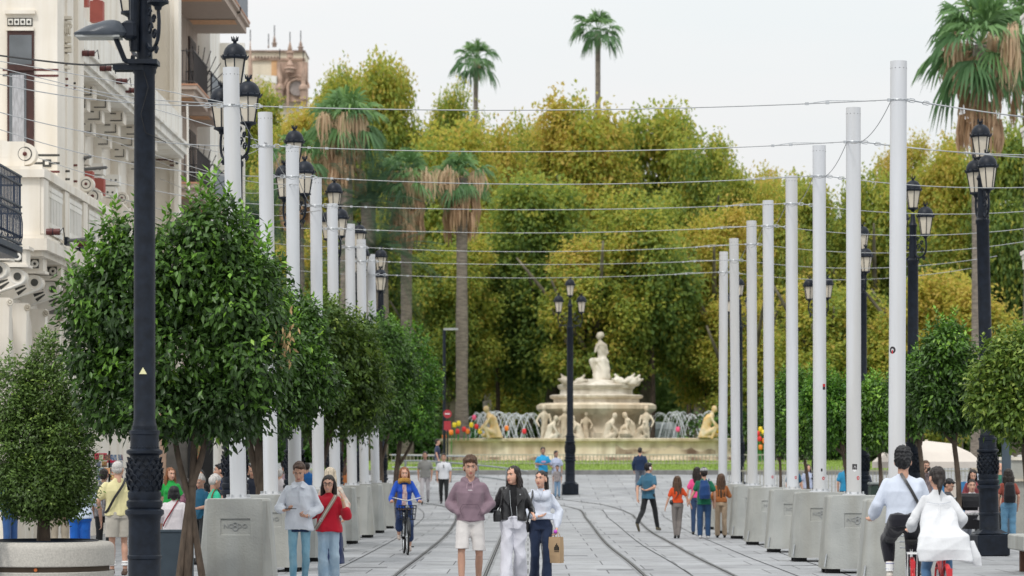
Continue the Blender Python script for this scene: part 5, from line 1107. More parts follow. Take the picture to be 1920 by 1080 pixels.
# ---- apartment building with balconies
ap = empty('apartment_building', (-12, 90, 0), 0, 'pale apartment building with stacked terracotta edged balconies, behind the nearest left pole', 'building'); OB = Vector(ap.location)
apw = mat('apartment_wall', (.40, .32, .27), .8, .05, 1.5, streak=.2); terr = mat('terracotta_edge', (.52, .27, .17), .7, .1); shut = mat('dark_shutter', (.045, .025, .02), .6, .2, 3); undersd = mat('balcony_soffit', (.46, .37, .31), .8, .05)
b = BB(); strip(b, -20, -11.0, 86.0, 94.5, 0, 22); b.build('wall', apw, ap)
b = BB(); strip(b, -20, -10.75, 96, 99, 0, 17.5); strip(b, -20, -9.9, 99, 99.3, 0, 16.4); b.build('rear_wall', stone_white, ap)
for lvl, (z, xe_) in enumerate(((16.35, -9.36), (13.25, -10.2), (10.25, -10.1), (7.2, -10.1))):
    for seg, (d0, d1) in enumerate(((86.6, 90.3), (91.2, 94.3))):
        if lvl == 0 and seg == 0: d1 = 91.3
        b = BB(); strip(b, -11, xe_, d0, d1, z - .34, z - .12); strip(b, -11, xe_ + .10, d0 - .1, d1 + .1, z - .12, z); o = b.build('balcony', undersd, ap)
        b = BB(); strip(b, -11, xe_ + .12, d0 - .12, d1 + .12, z, z + .05); b.build('tile_edge', terr, o)
        b = BB(); strip(b, -10.9, xe_ - .1, d0 + .2, d0 + 1.1, z - .352, z - .34); b.build('peeling_patch', mat('orange_render', (.72, .42, .24), .8), o)
        b = BB()
        for j in range(int((d1 - d0) / .13)): b.tube([(xe_, d0 + j * .13, z + .05), (xe_, d0 + j * .13, z + 1.05)], .01, 4, False)
        for j in range(7): x = -11 + (xe_ + 11) * j / 7; b.tube([(x, d0, z + .05), (x, d0, z + 1.05)], .012, 4, False)
        for zz in (1.05, .12): strip(b, xe_ - .02, xe_ + .02, d0, d1, z + zz, z + zz + .035); strip(b, -11, xe_, d0 - .02, d0 + .02, z + zz, z + zz + .035)
        b.build('railing', mat('railing_brown', (.05, .045, .045), .5), o)
        if lvl == 0 or seg == 1:
            b = BB(); strip(b, xe_ + .03, xe_ + .05, d0, d1, z + .1, z + 1.0); b.build('privacy_panel', mat('grey_screen', (.20, .22, .25), .6, .05), o)
        b = BB(); strip(b, -11.0, -10.94, d0 + .6, d0 + 2.4, z + .05, z + 2.3); sh = b.build('shutter_door', shut, ap); b = BB()
        for j in range(24): strip(b, -10.94, -10.925, d0 + .7, d0 + 2.3, z + .15 + j * .088, z + .19 + j * .088)
        b.build('slats', mat('shutter_slat', (.08, .045, .035), .6), sh)
    if lvl in (1, 2):
        b = BB(); c0 = Vector((-10.3, 90.7, ZP(150 if lvl == 1 else 335, 90.7)))
        for j in range(9): a = R(20 + j * 11); b.tube([c0 + Vector((-.3, 0, -.6)), c0 + Vector((-.3 + 1.05 * math.cos(a), 0, -.6 + 1.7 * math.sin(a)))], .014, 5)
        b.torus(c0 + Vector((-.3, 0, -.6)), .9, .012, 20, 5, (0, 1, 0), R(-90), R(0)); b.build('spike_fan', iron, ap)
b = BB(); b.tube([W(341 + 10, 195, 86.4), W(352, 240, 86.4), W(352, 345, 86.4), W(355, 356, 86.4)], .035, 8); b.build('drain_pipe', stone_white, ap)
# ---- distant historic building with pinnacles
hb = empty('historic_building', (-19, 232, 0), 0, 'far historic building with brown pinnacles and cream tower above the tree tops', 'building'); OB = Vector(hb.location); d = 230.0
cr_w = mat('far_cream', (.74, .66, .52), .8, .04); brk = mat('far_brick', (.44, .31, .24), .8, .3, 1.4); och = mat('far_ochre', (.68, .42, .22), .8, .05); brn = mat('far_brown', (.30, .22, .18), .8, .2, 1)
def hrect(px0, px1, py0, py1, m_, name, dd_=230.0, t=4): b = BB(); strip(b, XP(px0, dd_), XP(px1, dd_), dd_, dd_ + t, ZP(py1, dd_), ZP(py0, dd_)); return b.build(name, m_, hb)
hrect(455, 571, 97, 300, cr_w, 'wall'); hrect(452, 572, 94, 97, brn, 'roof_edge', 229.8, 4.5); hrect(465, 572, 109, 113, brk, 'cornice', 229.8, .5); hrect(509, 520, 114, 143, och, 'ochre_strip', 229.9, .3); hrect(519, 576, 116, 190, brk, 'brick_front', 229.4, 1)
for j in range(8): hrect(477 + j * 6, 480 + j * 6, 105, 109, brn, 'eave_bracket', 229.7, .3)
b = BB(); b.prism([(XP(480, 229), ZP(141, 229)), (XP(520, 229), ZP(144, 229)), (XP(520, 229), ZP(158, 229)), (XP(497, 229), ZP(153, 229))], (0, 229, 0), (1, 0, 0), (0, 0, 1), .5); b.build('white_roof', stone_white, hb)
for px, pt, pb, w_ in ((472, 76, 200, 12), (517, 68, 92, 8), (546, 80, 112, 12), (566, 78, 98, 9), (506, 84, 94, 3), (527, 112, 190, 13), (571, 115, 190, 13), (546, 112, 140, 18)):
    b = BB(); k = d / F; r_ = w_ * k / 2; zt, zb = ZP(pt, d), ZP(pb, d); h_ = zt - zb
    b.lathe([(r_, zb), (r_, zb + h_ * .2), (r_ * 1.35, zb + h_ * .25), (r_ * 1.2, zb + h_ * .32), (r_ * .6, zb + h_ * .38), (r_ * .75, zb + h_ * .5), (r_ * .3, zb + h_ * .8), (.02, zt)], (XP(px, d), d - 1.2, 0), 8); b.build('pinnacle', brn if px in (517, 566, 506) else brk, hb)
    b = BB(); b.tube([(XP(px, d), d - 1.2, zt - .2), (XP(px, d), d - 1.2, zt + .7)], .04, 5); b.build('finial', iron, hb)
b = BB(); c = (XP(558, d), d - .9, ZP(168, d)); b.torus(c, .72, .12, 20, 8, (0, 1, 0), math.pi, 2 * math.pi); b.torus(c, 1.0, .07, 20, 8, (0, 1, 0), math.pi, 2 * math.pi); b.box((c[0] - .72, c[1], c[2] - .8), (.2, .2, 1.6)); b.box((c[0] + .72, c[1], c[2] - .8), (.2, .2, 1.6)); b.build('arch', brk, hb, True); b = BB(); b.tube([(c[0], d - .8, c[2]), (c[0], d - .65, c[2])], .6, 20); b.build('arch_recess', mat('far_grey', (.35, .30, .28), .8), hb)
# ---- building at the right edge of which only ledges show
rbd = empty('pale_building', (14.6, 78, 0), 0, 'pale building beyond the right edge, only its white ledge corners in the frame', 'building'); OB = Vector(rbd.location)
b = BB(); strip(b, 13.4, 20, 75, 75.8, 0, 20); b.build('wall', stone_white, rbd)
for wz in (3.4, 6.4, 9.6, 12.8):
    for wx in (14.2, 16.2, 18.2):
        b = BB(); strip(b, wx, wx + 1.0, 74.96, 75.0, wz, wz + 1.9); wn_ = b.build('window', wood, rbd); b = BB(); strip(b, wx + .08, wx + .92, 74.94, 74.96, wz + .08, wz + 1.82); b.build('pane', glass, wn_); b = BB(); strip(b, wx - .1, wx + 1.1, 74.85, 75.0, wz - .12, wz); b.build('sill', stone_white, wn_)
for py in (30, 245, 480):
    b = BB(); z = ZP(py, 74.5); strip(b, XP(1931, 74.5), 16, 74.5, 76, z + .12, z + .22); strip(b, XP(1934, 74.5), 16, 74.6, 76, z, z + .12); strip(b, XP(1936, 74.5), 16, 74.7, 76, z - .25, z); b.build('ledge', stone_white, rbd)
# ================================================================ STREET FURNITURE
# round stone planter bench at the lower left
pb = empty('stone_planter', ((82 - CX) * 37.5 / F, 37.5, 0), 0, 'round pale granite planter bench with a dark slot at the lower left', 'planter'); pst = mat('planter_granite', (.50, .475, .43), .8, .1, 40, .3, 90, det=2)
mb = MB(); mb.lathe([(.80, .35), (.92, .35), (.93, .36), (.93, .57), (.922, .61), (.90, .64), (.865, .658), (.82, .665), (.70, .665), (.69, .5), (.0, .5)], n=64); mb.build('seat_ring', pst, pb, True); mb = MB(); mb.lathe([(.91, 0), (.92, .02), (.92, .27), (.91, .28), (.0, .28)], n=64); mb.build('base_ring', pst, pb, True)
mb = MB(); mb.lathe([(.86, .27), (.86, .36)], n=48); mb.build('recess_band', mat('slot_brown', (.10, .075, .055), .8), pb, True); mb = MB(); mb.lathe([(.72, .60), (.72, .675), (.70, .685), (.69, .6)], n=48); mb.build('inner_rim', iron, pb); mb = MB(); mb.lathe([(.69, .55), (0, .62)], n=32); mb.build('soil', mat('soil', (.05, .035, .025), .95), pb)
mb = MB(); mb.tube([(.045, -.84, .315), (.045, -.89, .315)], .022, 12); mb.build('orange_lens', mat('orange_lens', (.75, .20, .05), .3), pb)
# slate grey bin behind the orange tree
bn = empty('litter_bin', (XP(330, 38.6), 38.6, 0), 0, 'slate grey box shaped litter bin behind the stems of the front orange tree', 'litter bin'); sl = mat('slate_metal', (.06, .085, .11), .45, .08)
mb = MB(); mb.box((0, 0, .40), (.44, .4, .72), bev=.01); mb.build('body', sl, bn); mb = MB(); mb.box((0, 0, .775), (.46, .42, .03)); mb.build('lid', sl, bn); mb = MB(); mb.box((0, 0, .02), (.36, .3, .04)); mb.build('foot', pad_rubber, bn)
# postcard rack with red price sign
pr = empty('postcard_rack', (XP(205, 56), 56, 0), 0, 'rotating postcard rack full of colourful cards under a red price sign', 'postcard rack'); mb = MB(); mb.tube([(0, 0, 0), (0, 0, 1.95)], .02, 8)
for z in (1.05, 1.25, 1.45, 1.65): mb.torus((0, 0, z), .25, .008, 16, 5)
mb.build('stand', iron, pr); pc = [mat('card_%d' % i, c, .4, .4, 30, 0, col2=c2) for i, (c, c2) in enumerate((((.10, .25, .5), (.6, .6, .6)), ((.5, .25, .12), (.15, .1, .1)), ((.7, .65, .5), (.2, .3, .15)), ((.12, .1, .15), (.5, .3, .4)), ((.5, .1, .1), (.7, .6, .2)), ((.2, .4, .6), (.7, .75, .8))))]
ri = random.Random(9)
for m_ in range(6):
    mb = MB()
    for row in range(8):
        for j in range(12):
            if ri.randrange(6) != m_: continue
            a = j * math.pi / 6; z = .85 + row * .13; u_ = Vector((-math.sin(a), math.cos(a), 0)); n_ = Vector((math.cos(a), math.sin(a), 0)); c = n_ * .26 + Vector((0, 0, z)); mb.add([c - u_ * .055 + n_ * .01, c + u_ * .055 + n_ * .01, c + u_ * .055 + Vector((0, 0, .115)) - n_ * .01, c - u_ * .055 + Vector((0, 0, .115)) - n_ * .01], [(0, 1, 2, 3)])
    if mb.v: mb.build('postcards', pc[m_], pr)
ps = mat('price_red', (.62, .03, .08), .5, .03); mb = MB(); mb.box((-.17, -.02, 1.84), (.25, .012, .13)); mb.box((.05, -.0, 1.745), (.18, .012, .06)); sgn_ = mb.build('price_sign', ps, pr); text_mesh('0,50', .105, .002, hole, 'price_text', sgn_, (-.17, -.03, 1.84))
# bicycle-like dark shapes, parasol, benches, low wall on the right
pa = empty('parasol', (XP(1737, 70), 70, 0), 0, 'wide cream parasol of a cafe terrace behind the cyclists', 'parasol'); canv = mat('cream_canvas', (.66, .60, .54), .8, .04, 2, .1, 12)
mb = MB(); vs = [(0, 0, 2.27)]; fs = []; n = 8; hx = 1.38
for rr, z in ((.45, 2.20), (.8, 1.98), (1.0, 1.75), (1.0, 1.60)):
    for j in range(n): a = 2 * math.pi * (j + .5) / n; vs.append((math.cos(a) * hx * rr, math.sin(a) * hx * rr, z))
for j in range(n): fs.append((0, 1 + j, 1 + (j + 1) % n))
for i in range(3):
    for j in range(n): a = 1 + i * n; jj = (j + 1) % n; fs.append((a + j, a + n + j, a + n + jj, a + jj))
mb.add(vs, fs); mb.build('canopy', canv, pa); mb = MB(); mb.tube([(0, 0, 0), (0, 0, 2.3)], .035, 10); mb.build('pole', f_pale, pa); mb = MB(); mb.box((0, 0, .05), (.6, .6, .1)); mb.build('base', concrete, pa)
gp = empty('grey_post', (XP(1887, 60), 60, 0), 0, 'thick dark grey post behind the right lamp post', 'post'); mb = MB(); mb.tube([(0, 0, 0), (0, 0, 2.6)], .10, 16); mb.build('shaft', sl, gp, True); mb = MB(); mb.lathe([(.18, 0), (.18, .03), (.1, .05)], n=16); mb.build('base_plate', iron, gp)
lw = empty('low_wall', (XP(1925, 70), 70, 0), 0, 'grey stone wall with a coping at the right edge behind the terrace', 'wall'); mb = MB(); mb.box((.3, 0, .9), (2.6, .5, 1.8)); mb.build('body', concrete, lw); mb = MB(); mb.box((.3, 0, 1.83), (2.8, .6, .08)); mb.box((.3, -.3, 1.3), (2.7, .12, .06)); mb.build('coping', f_pale, lw)
bw = empty('stone_bench', (XP(1941, 44), 44, 0), 0, 'block bench of pale stone on a brown leg at the lower right edge', 'bench'); mb = MB(); mb.box((0, 0, .47), (.62, 1.4, .24), bev=.02); mb.build('seat', concrete, bw); mb = MB(); mb.box((0, -.5, .175), (.3, .12, .35)); mb.box((0, .5, .175), (.3, .12, .35)); mb.build('leg', mat('rust_brown', (.12, .06, .04), .8), bw)
wst = empty('waste_container', (XP(1660, 72), 72, 0), 0, 'dark green waste container behind the second right pole', 'container'); mb = MB(); mb.box((0, 0, .6), (.8, .7, 1.15), bev=.05); mb.build('body', mat('bin_green', (.035, .06, .05), .6), wst); mb = MB(); mb.box((0, 0, 1.2), (.84, .74, .08), bev=.03); mb.build('lid', mat('lid_grey', (.2, .22, .22), .5), wst)
rfn = empty('iron_fence', (XP(1600, 98), 98, G(98)), 0, 'thin dark iron park fence behind the right row of blocks', 'fence'); mb = MB(); mb.box((0, 0, 1.15), (9, .04, .04)); mb.box((0, 0, .15), (9, .04, .04)); mb.build('rail', fence_m, rfn); mb = MB()
for j in range(76): mb.tube([(-4.4 + j * .118, 0, 0), (-4.4 + j * .118, 0, 1.3)], .012, 4, False)
mb.build('bars', fence_m, rfn)
bsb = mat('blue_cloth_far', (.05, .22, .45), .8); 
for i, (px, d) in enumerate(((1765, 74), (1820, 76), (1790, 78))):
    o = empty('cafe_chair', (XP(px, d), d, 0), 0, ['blue cafe chair under the parasol, left of the tree trunk', 'blue cafe chair beside the right lamp post', 'pale cafe chair under the parasol'][i], 'chair', 'cafe chairs on the right terrace')
    mm = bsb if i < 2 else canv; mb = MB(); mb.box((0, .2, .95), (.5, .04, .55), bev=.01); mb.build('backrest', mm, o); mb = MB(); mb.box((0, 0, .45), (.5, .46, .05)); mb.build('seat', mm, o)
    for sx_ in (-.22, .22):
        for sy_ in (-.2, .2): mb = MB(); mb.tube([(sx_, sy_, 0), (sx_, sy_, .45 if sy_ < 0 else .9)], .015, 6); mb.build('leg', steel, o)
# ================================================================ PEOPLE
def skin(c): 
    return mat('skin_%d' % int(c * 100), (.62 * c, .36 * c, .26 * c), .5, .06, 8, .03, 200, sss=.12, spec=.3)
CL = {}
def cloth(name, col, rough=.85, var=.06, col2=None, scale=5, **k):
    return mat('cloth_' + name, col, rough, var, scale, .75, 9, stretch=(1, 1, .7),  sheen=.2, col2=col2, spec=.2, **k)
HAIR = dict(dark=mat('hair_dark', (.018, .012, .010), .45, .5, 60, .5, 90, stretch=(1, 1, .12)), black=mat('hair_black', (.008, .008, .010), .4, .4, 60, .5, 90, stretch=(1, 1, .12)), brown=mat('hair_brown', (.085, .045, .025), .5, .5, 60, .6, 90, stretch=(1, 1, .12)), auburn=mat('hair_auburn', (.22, .085, .035), .5, .4, 60, .5, 90, stretch=(1, 1, .12)),
            blond=mat('hair_blond', (.50, .42, .32), .5, .3, 60, .5, 90, stretch=(1, 1, .12)), grey=mat('hair_grey', (.50, .48, .46), .6, .2, 60, .4, 90), chestnut=mat('hair_chestnut', (.07, .035, .02), .5, .5, 60, .5, 90, stretch=(1, 1, .12)))
eye_w = mat('eye_white', (.7, .68, .66), .3, .02); eye_d = mat('eye_dark', (.03, .02, .015), .2, .1); lipm = mat('lips', (.42, .14, .12), .5, .05)
frame_blk = mat('spectacle_frame', (.02, .02, .02), .4)
def person(px, s, label, yaw=0, h=1.75, group=None, sex='m', hs=1.0, skinc=1.0, vox=.012, near=False,
           top=None, bottom=None, shoes=('shoe_black', (.02, .02, .02)), hair=('short', 'dark'), pose=None, head=(0, 0), hands=True, z=None, lean=(0, 0), drop=0.0, build=1.0, loc=None, tie=None, face=True, pz=None):
    """faces the camera at yaw 0; local x to the right of the picture, -y towards the camera"""
    d = F / s; x = (px - CX) / s; g = G(d) if z is None else z
    r = empty('person', (x, d, g) if loc is None else loc, R(yaw), label, 'person', group)
    k = h / 1.75; P = dict(shA=(-.165, 0, 1.39), elA=(-.225, .03, 1.15), wrA=(-.215, -.05, .90), shB=(.165, 0, 1.39), elB=(.225, .03, 1.15), wrB=(.215, -.05, .90),
                           hipA=(-.085, 0, .93), knA=(-.095, -.02, .51), anA=(-.10, .02, .09), hipB=(.085, 0, .93), knB=(.095, -.02, .51), anB=(.10, .02, .09), toeA=(0, -1, 0), toeB=(0, -1, 0), haA=None, haB=None)
    P.update(pose or {})
    bw = build; 
    if sex == 'f': P['shA'] = (P['shA'][0] * .88, *P['shA'][1:]); P['shB'] = (P['shB'][0] * .88, *P['shB'][1:])
    lx, ly = lean
    def U(p): # upper body follows the lean and the drop of the pelvis
        p = Vector(p); t = (p.z - .97) / .5; return Vector((p.x * bw + lx * t, p.y + ly * t, p.z - drop)) * k
    def Lw(p): p = Vector(p); return Vector((p.x, p.y, p.z)) * k
    def Uh(p): p = Vector(p); return Vector((p.x * bw + lx * .95, p.y + ly * .95, p.z - drop)) * k
    sk = skin(skinc); f = sex == 'f'
    # ---- head frame
    hc = Uh((0, -.015, 1.625)); Hy, Hp = head; HM = (Matrix.Rotation(R(Hy), 3, 'Z') @ Matrix.Rotation(R(Hp), 3, 'X')); q = k * hs * 1.06
    def Hd(x_, y_, z_): return hc + HM @ Vector((x_, y_, z_)) * q
    def E(c, r_): return ('ell', Hd(*c), tuple(a * q for a in r_), 14, 10, HM)
    prims = [E((0, .012, .032), (.073, .090, .083)), E((0, -.025, -.02), (.060, .064, .078)), E((0, -.048, -.078), (.034, .034, .030)), E((0, -.015, -.062), (.050, .05, .04)),
             ('cap', Hd(0, -.084, .004), Hd(0, -.099, -.034), .007 * q, .0125 * q, 8), E((-.073, .012, -.008), (.011, .018, .03)), E((.073, .012, -.008), (.011, .018, .03)), E((0, -.079, -.055), (.022, .012, .012)),
             E((0, -.078, .03), (.045, .012, .010))]
    prims.append(('cap', Uh((0, .015, 1.44)), Hd(0, .012, -.06), (.052 if f else .062) * k, (.046 if f else .056) * k, 12))
    # torso kept inside the clothes
    w = .92 if f else 1.0
    prims.append(('loft', [(U((0, 0, .90)), .13 * k * bw, .09 * k), (U((0, 0, 1.1)), .10 * w * k * bw, .075 * k), (U((0, 0, 1.30)), .125 * w * k * bw, .085 * k), (U((0, 0, 1.42)), .13 * w * k * bw, .065 * k), (U((0, .005, 1.475)), .06 * k, .05 * k)]))
    for S in 'AB':
        sh, el, wr = U(P['sh' + S]), U(P['el' + S]), U(P['wr' + S]); af = .88 if f else 1
        prims += [('cap', sh, el, .043 * k * af, .037 * k * af), ('cap', el, el.lerp(wr, .35), .037 * k * af, .038 * k * af), ('cap', el.lerp(wr, .35), wr, .038 * k * af, .025 * k * af)]
        if hands:   # palm, four fingers and a thumb
            dr = Vector(P['ha' + S]) if P['ha' + S] else (wr - el); dr = dr.normalized(); sd = Vector((0, 0, 1)).cross(dr)
            if sd.length < .2: sd = Vector((0, 1, 0)).cross(dr)
            sd.normalize(); sgn = 1 if S == 'A' else -1; nrm = dr.cross(sd).normalized()
            if abs(dr.z) > .6: sd = Vector((0, -1, 0)) - dr * Vector((0, -1, 0)).dot(dr); sd.normalize(); nrm = Vector((sgn, 0, 0))
            hk = k * (.95 if f else 1.05); pc = wr + dr * .045 * hk
            prims += [('cap', wr + dr * .01 + sd * .015 * hk, wr + dr * .08 * hk + sd * .022 * hk, .018 * hk, .015 * hk), ('cap', wr + dr * .01 - sd * .012 * hk, wr + dr * .078 * hk - sd * .022 * hk, .018 * hk, .014 * hk), ('cap', wr, wr + dr * .08 * hk, .021 * hk, .015 * hk)]
            curl = P.get('curl' + S, .45)
            for j, (o, L_) in enumerate(((.030, .068), (.011, .078), (-.009, .073), (-.028, .056))):
                b0 = wr + dr * .082 * hk + sd * o * hk; a1 = curl * .8 + .05 * j; a2 = curl * 1.9 + .08 * j
                d1 = dr * math.cos(a1) + nrm * math.sin(a1); d2 = dr * math.cos(a2) + nrm * math.sin(a2); m1 = b0 + d1 * L_ * .5 * hk; prims += [('cap', b0, m1, .0098 * hk, .009 * hk, 8), ('cap', m1, m1 + d2 * L_ * .5 * hk, .009 * hk, .0075 * hk, 8)]
            b0 = wr + dr * .03 * hk + sd * .028 * hk; d1 = (dr * .7 + sd * .6 + nrm * .3).normalized(); m1 = b0 + d1 * .038 * hk; prims += [('cap', b0, m1, .0125 * hk, .0105 * hk, 8), ('cap', m1, m1 + (dr * .8 + nrm * .5).normalized() * .032 * hk, .0105 * hk, .008 * hk, 8)]
        hp, kn, an = Lw(P['hip' + S]), Lw(P['kn' + S]), Lw(P['an' + S]); cf = kn.lerp(an, .3) + Vector((0, .012, 0)) * k
        prims += [('cap', hp, hp.lerp(kn, .5), .078 * k, .062 * k), ('cap', hp.lerp(kn, .5), kn, .062 * k, .048 * k), ('cap', kn, cf, .046 * k, .051 * k), ('cap', cf, an, .051 * k, .033 * k), ('cap', an, an - Vector((0, 0, .03)), .034 * k, .034 * k)]
    body = blob('body', prims, vox, sk, r, 2 if near else 2)
    # eye sockets pressed in, cheeks
    me = body.data; n = len(me.vertices); co = np.zeros(n * 3); me.vertices.foreach_get('co', co); co = co.reshape(-1, 3)
    fwd = np.array(HM @ Vector((0, -1, 0)))
    for sx_ in (-1, 1):
        c = np.array(Hd(sx_ * .031, -.082, .012)); dd = np.linalg.norm(co - c, axis=1); co -= fwd[None] * (.007 * q * np.exp(-(dd / (.018 * q)) ** 2))[:, None]
    me.vertices.foreach_set('co', co.ravel()); me.update()
    if face and (near or vox < .013):
        mw = MB(); md = MB(); mb_ = MB(); ml = MB()
        for sx_ in (-1, 1):
            mw.ell(Hd(sx_ * .030, -.0715, .012), (.0115 * q, .008 * q, .0060 * q), 10, 8, HM); md.ell(Hd(sx_ * .030, -.0785, .0115), (.0052 * q, .003 * q, .0055 * q), 8, 6, HM)
            mb_.tube([Hd(sx_ * .015, -.0925, .030), Hd(sx_ * .03, -.089, .036), Hd(sx_ * .046, -.0765, .030)], [.0028 * q, .0034 * q, .0015 * q], 6)
            md.tube([Hd(sx_ * .018, -.0815, .0165), Hd(sx_ * .030, -.083, .0195), Hd(sx_ * .043, -.076, .0165)], [.0012 * q, .0017 * q, .0012 * q], 5)
        ml.ell(Hd(0, -.0905, -.0525), (.023 * q, .0045 * q, .0042 * q), 10, 6, HM); ml.ell(Hd(0, -.0900, -.0605), (.019 * q, .005 * q, .0055 * q), 10, 6, HM)
        mw.build('eyes', eye_w, r, 2); md.build('pupils_and_lashes', eye_d, r, 2); mb_.build('eyebrows', HAIR[hair[1]] if hair[1] not in ('blond',) else HAIR['brown'], r, 2); ml.build('lips', lipm, r, 2)
    # ---- garments
    vg = max(vox, .010)
    if top:
        kind, nm, col = top[0], top[1], top[2]; o = dict(ease=.02, z0=.93, flare=0.0, sleeve='long', fold=.010, cuff=.0, col2=None, fb=0)
        o.update(top[3] if len(top) > 3 else {}); e = o['ease']; m_ = cloth(nm, col, col2=o['col2'], scale=o.get('scale', 5), rough=o.get('rough', .85)); w = .9 if f else 1
        z0 = o['z0']; tp = [('loft', [(U((0, 0, z0)), (.150 * bw + e + o['flare']) * k, (.105 + e + o['flare'] * .7) * k), (U((0, 0, z0 + .1)), (.143 * bw + e + o['flare'] * .6) * k, (.10 + e + o['flare'] * .5) * k), (U((0, .0, 1.12)), (.125 * w * bw + e * 1.2) * k, (.092 + e) * k), (U((0, 0, 1.30)), (.150 * w * bw + e) * k, (.108 + e * .8) * k), (U((0, .0, 1.40)), (.152 * w * bw + e * .5) * k, (.085 + e * .4) * k), (U((0, .004, 1.445)), (.120 * w * bw) * k, .070 * k), (U((0, .008, 1.48)), (.075 * w) * k, .060 * k), (U((0, .01, 1.50)), .062 * w * k, .055 * k)], 24)]
        if f and not o.get('flat'): tp += [('ell', U((-.07, -.085, 1.28)), (.07 * k, .055 * k, .065 * k)), ('ell', U((.07, -.085, 1.28)), (.07 * k, .055 * k, .065 * k))]
        for S in 'AB':
            sh, el, wr = U(P['sh' + S]), U(P['el' + S]), U(P['wr' + S]); se = e * .75
            if o['sleeve'] == 'long':
                tp += [('cap', sh, el, (.047 + se * .35) * k, (.043 + se) * k), ('cap', el, el.lerp(wr, .55), (.046 + se) * k, (.040 + se) * k), ('cap', el.lerp(wr, .55), el.lerp(wr, .93), (.040 + se) * k, (.031 + se * .35) * k)]
            elif o['sleeve'] == 'three': tp += [('cap', sh, el, (.047 + se * .4) * k, (.044 + se * 1.2) * k), ('cap', el, el.lerp(wr, .30), (.048 + se * 1.3) * k, (.043 + se) * k)]
            elif o['sleeve'] == 'short': tp += [('cap', sh, sh.lerp(el, .66), (.047 + se * .4) * k, (.046 + se * 1.0) * k)]
        if kind == 'hoodie':
            tp += [('cap', Uh((-.085, .0, 1.465)), Uh((0, .085, 1.49)), .045 * k, .055 * k), ('cap', Uh((.085, .0, 1.465)), Uh((0, .085, 1.49)), .045 * k, .055 * k), ('cap', Uh((-.085, -.01, 1.465)), Uh((-.012, -.095, 1.42)), .036 * k, .026 * k), ('cap', Uh((.085, -.01, 1.465)), Uh((.012, -.095, 1.42)), .036 * k, .026 * k)]
            tp += [('loft', [(U((0, -.045, .96)), .14 * k, .10 * k), (U((0, -.045, 1.08)), .125 * k, .092 * k), (U((0, -.03, 1.16)), .10 * k, .08 * k)])]
            for S in 'AB': tp += [('cap', U(P['el' + S]).lerp(U(P['wr' + S]), .5), U(P['wr' + S]), .055 * k, .045 * k)]
            tp += [('loft', [(U((0, 0, z0 - .015)), .165 * k, .12 * k), (U((0, 0, z0 + .03)), .158 * k, .115 * k)])]
        t_ = blob({'hoodie': 'hoodie', 'shirt': 'shirt', 'tee': 't_shirt', 'jacket': 'jacket', 'sweater': 'sweater', 'blouse': 'blouse'}.get(kind, 'top'), tp, vg, m_, r, 3, noise_a=o['fold'], noise_f=11, seed=abs(int(px)))
    if bottom:
        kind, nm, col = bottom[0], bottom[1], bottom[2]; o = dict(ease=.012, hem=.052, end=1.0, fold=.008, col2=None, top=1.02); o.update(bottom[3] if len(bottom) > 3 else {}); e = o['ease']; m_ = cloth(nm, col, col2=o['col2'], scale=7)
        hz = o['top']; bp = []
        pel = (Lw(P['hipA']) + Lw(P['hipB'])) / 2
        bp.append(('loft', [(pel + Vector((0, 0, -.05)) * k, (.148 * bw + e) * k, (.105 + e) * k), (pel + Vector((0, 0, .03)) * k, (.155 * bw + e) * k, (.108 + e) * k), (pel + Vector((lx * .1, ly * .1, hz - .93)) * k, (.130 * bw + e) * k, (.092 + e) * k)], 20))
        if kind == 'skirt':
            an = (Lw(P['anA']) + Lw(P['anB'])) / 2; bp.append(('loft', [(pel.lerp(an, o['end']), (.20 + e) * k, (.17 + e) * k), (pel.lerp(an, .5 * o['end']), (.18 + e) * k, (.14 + e) * k), (pel, (.155 + e) * k, (.11 + e) * k)], 24))
        else:
            for S in 'AB':
                hp, kn, an = Lw(P['hip' + S]), Lw(P['kn' + S]), Lw(P['an' + S]); he = o['hem']; end = o['end']
                if end <= .5:
                    e2 = kn.lerp(hp, 1 - end * 2) if end < .5 else kn
                    bp += [('loft', [(e2 + Vector((0, 0, .01)), (.076 + e) * k, (.088 + e) * k), (e2.lerp(hp, .3), (.078 + e) * k, (.092 + e) * k), (e2.lerp(hp, .7), (.088 + e * .8) * k, (.098 + e * .8) * k), (hp + Vector((0, 0, .03)) * k, (.082 + e * .5) * k, (.10 + e * .5) * k)])]
                else:
                    aE = kn.lerp(an, (end - .5) * 2); kr = max(.058 + e, .05 + (he - .05) * .6)
                    bp += [('cap', hp, hp.lerp(kn, .5), (.086 + e) * k, (.070 + e) * k), ('cap', hp.lerp(kn, .5), kn, (.070 + e) * k, kr * k), ('cap', kn, kn.lerp(aE, .4) + Vector((0, .008, 0)), kr * k, max(kr * .97, he * .9) * k), ('cap', kn.lerp(aE, .4) + Vector((0, .008, 0)), aE + Vector((0, 0, .01)), max(kr * .97, he * .9) * k, he * k)]
        blob({'trousers': 'trousers', 'jeans': 'jeans', 'shorts': 'shorts', 'skirt': 'skirt'}[kind], bp, vg, m_, r, 3, noise_a=o['fold'], noise_f=13, seed=abs(int(px)) + 5)
    if shoes:
        sm_ = mat(shoes[0], shoes[1], .6, .1, 9)
        for S in 'AB':
            an = Lw(P['an' + S]); td = Vector(P['toe' + S]).normalized(); b0 = an - Vector((0, 0, .035 * k)) - td * .025 * k; 
            blob('shoe', [('cap', b0, an + td * .14 * k - Vector((0, 0, .052 * k)), .038 * k, .033 * k), ('cap', an + td * .04 * k - Vector((0, 0, .03 * k)), an + Vector((0, 0, .0)), .036 * k, .038 * k), ('cap', b0 - Vector((0, 0, .018)), an + td * .15 * k - Vector((0, 0, .066 * k)), .034 * k, .032 * k)], vg, sm_, r, 1)
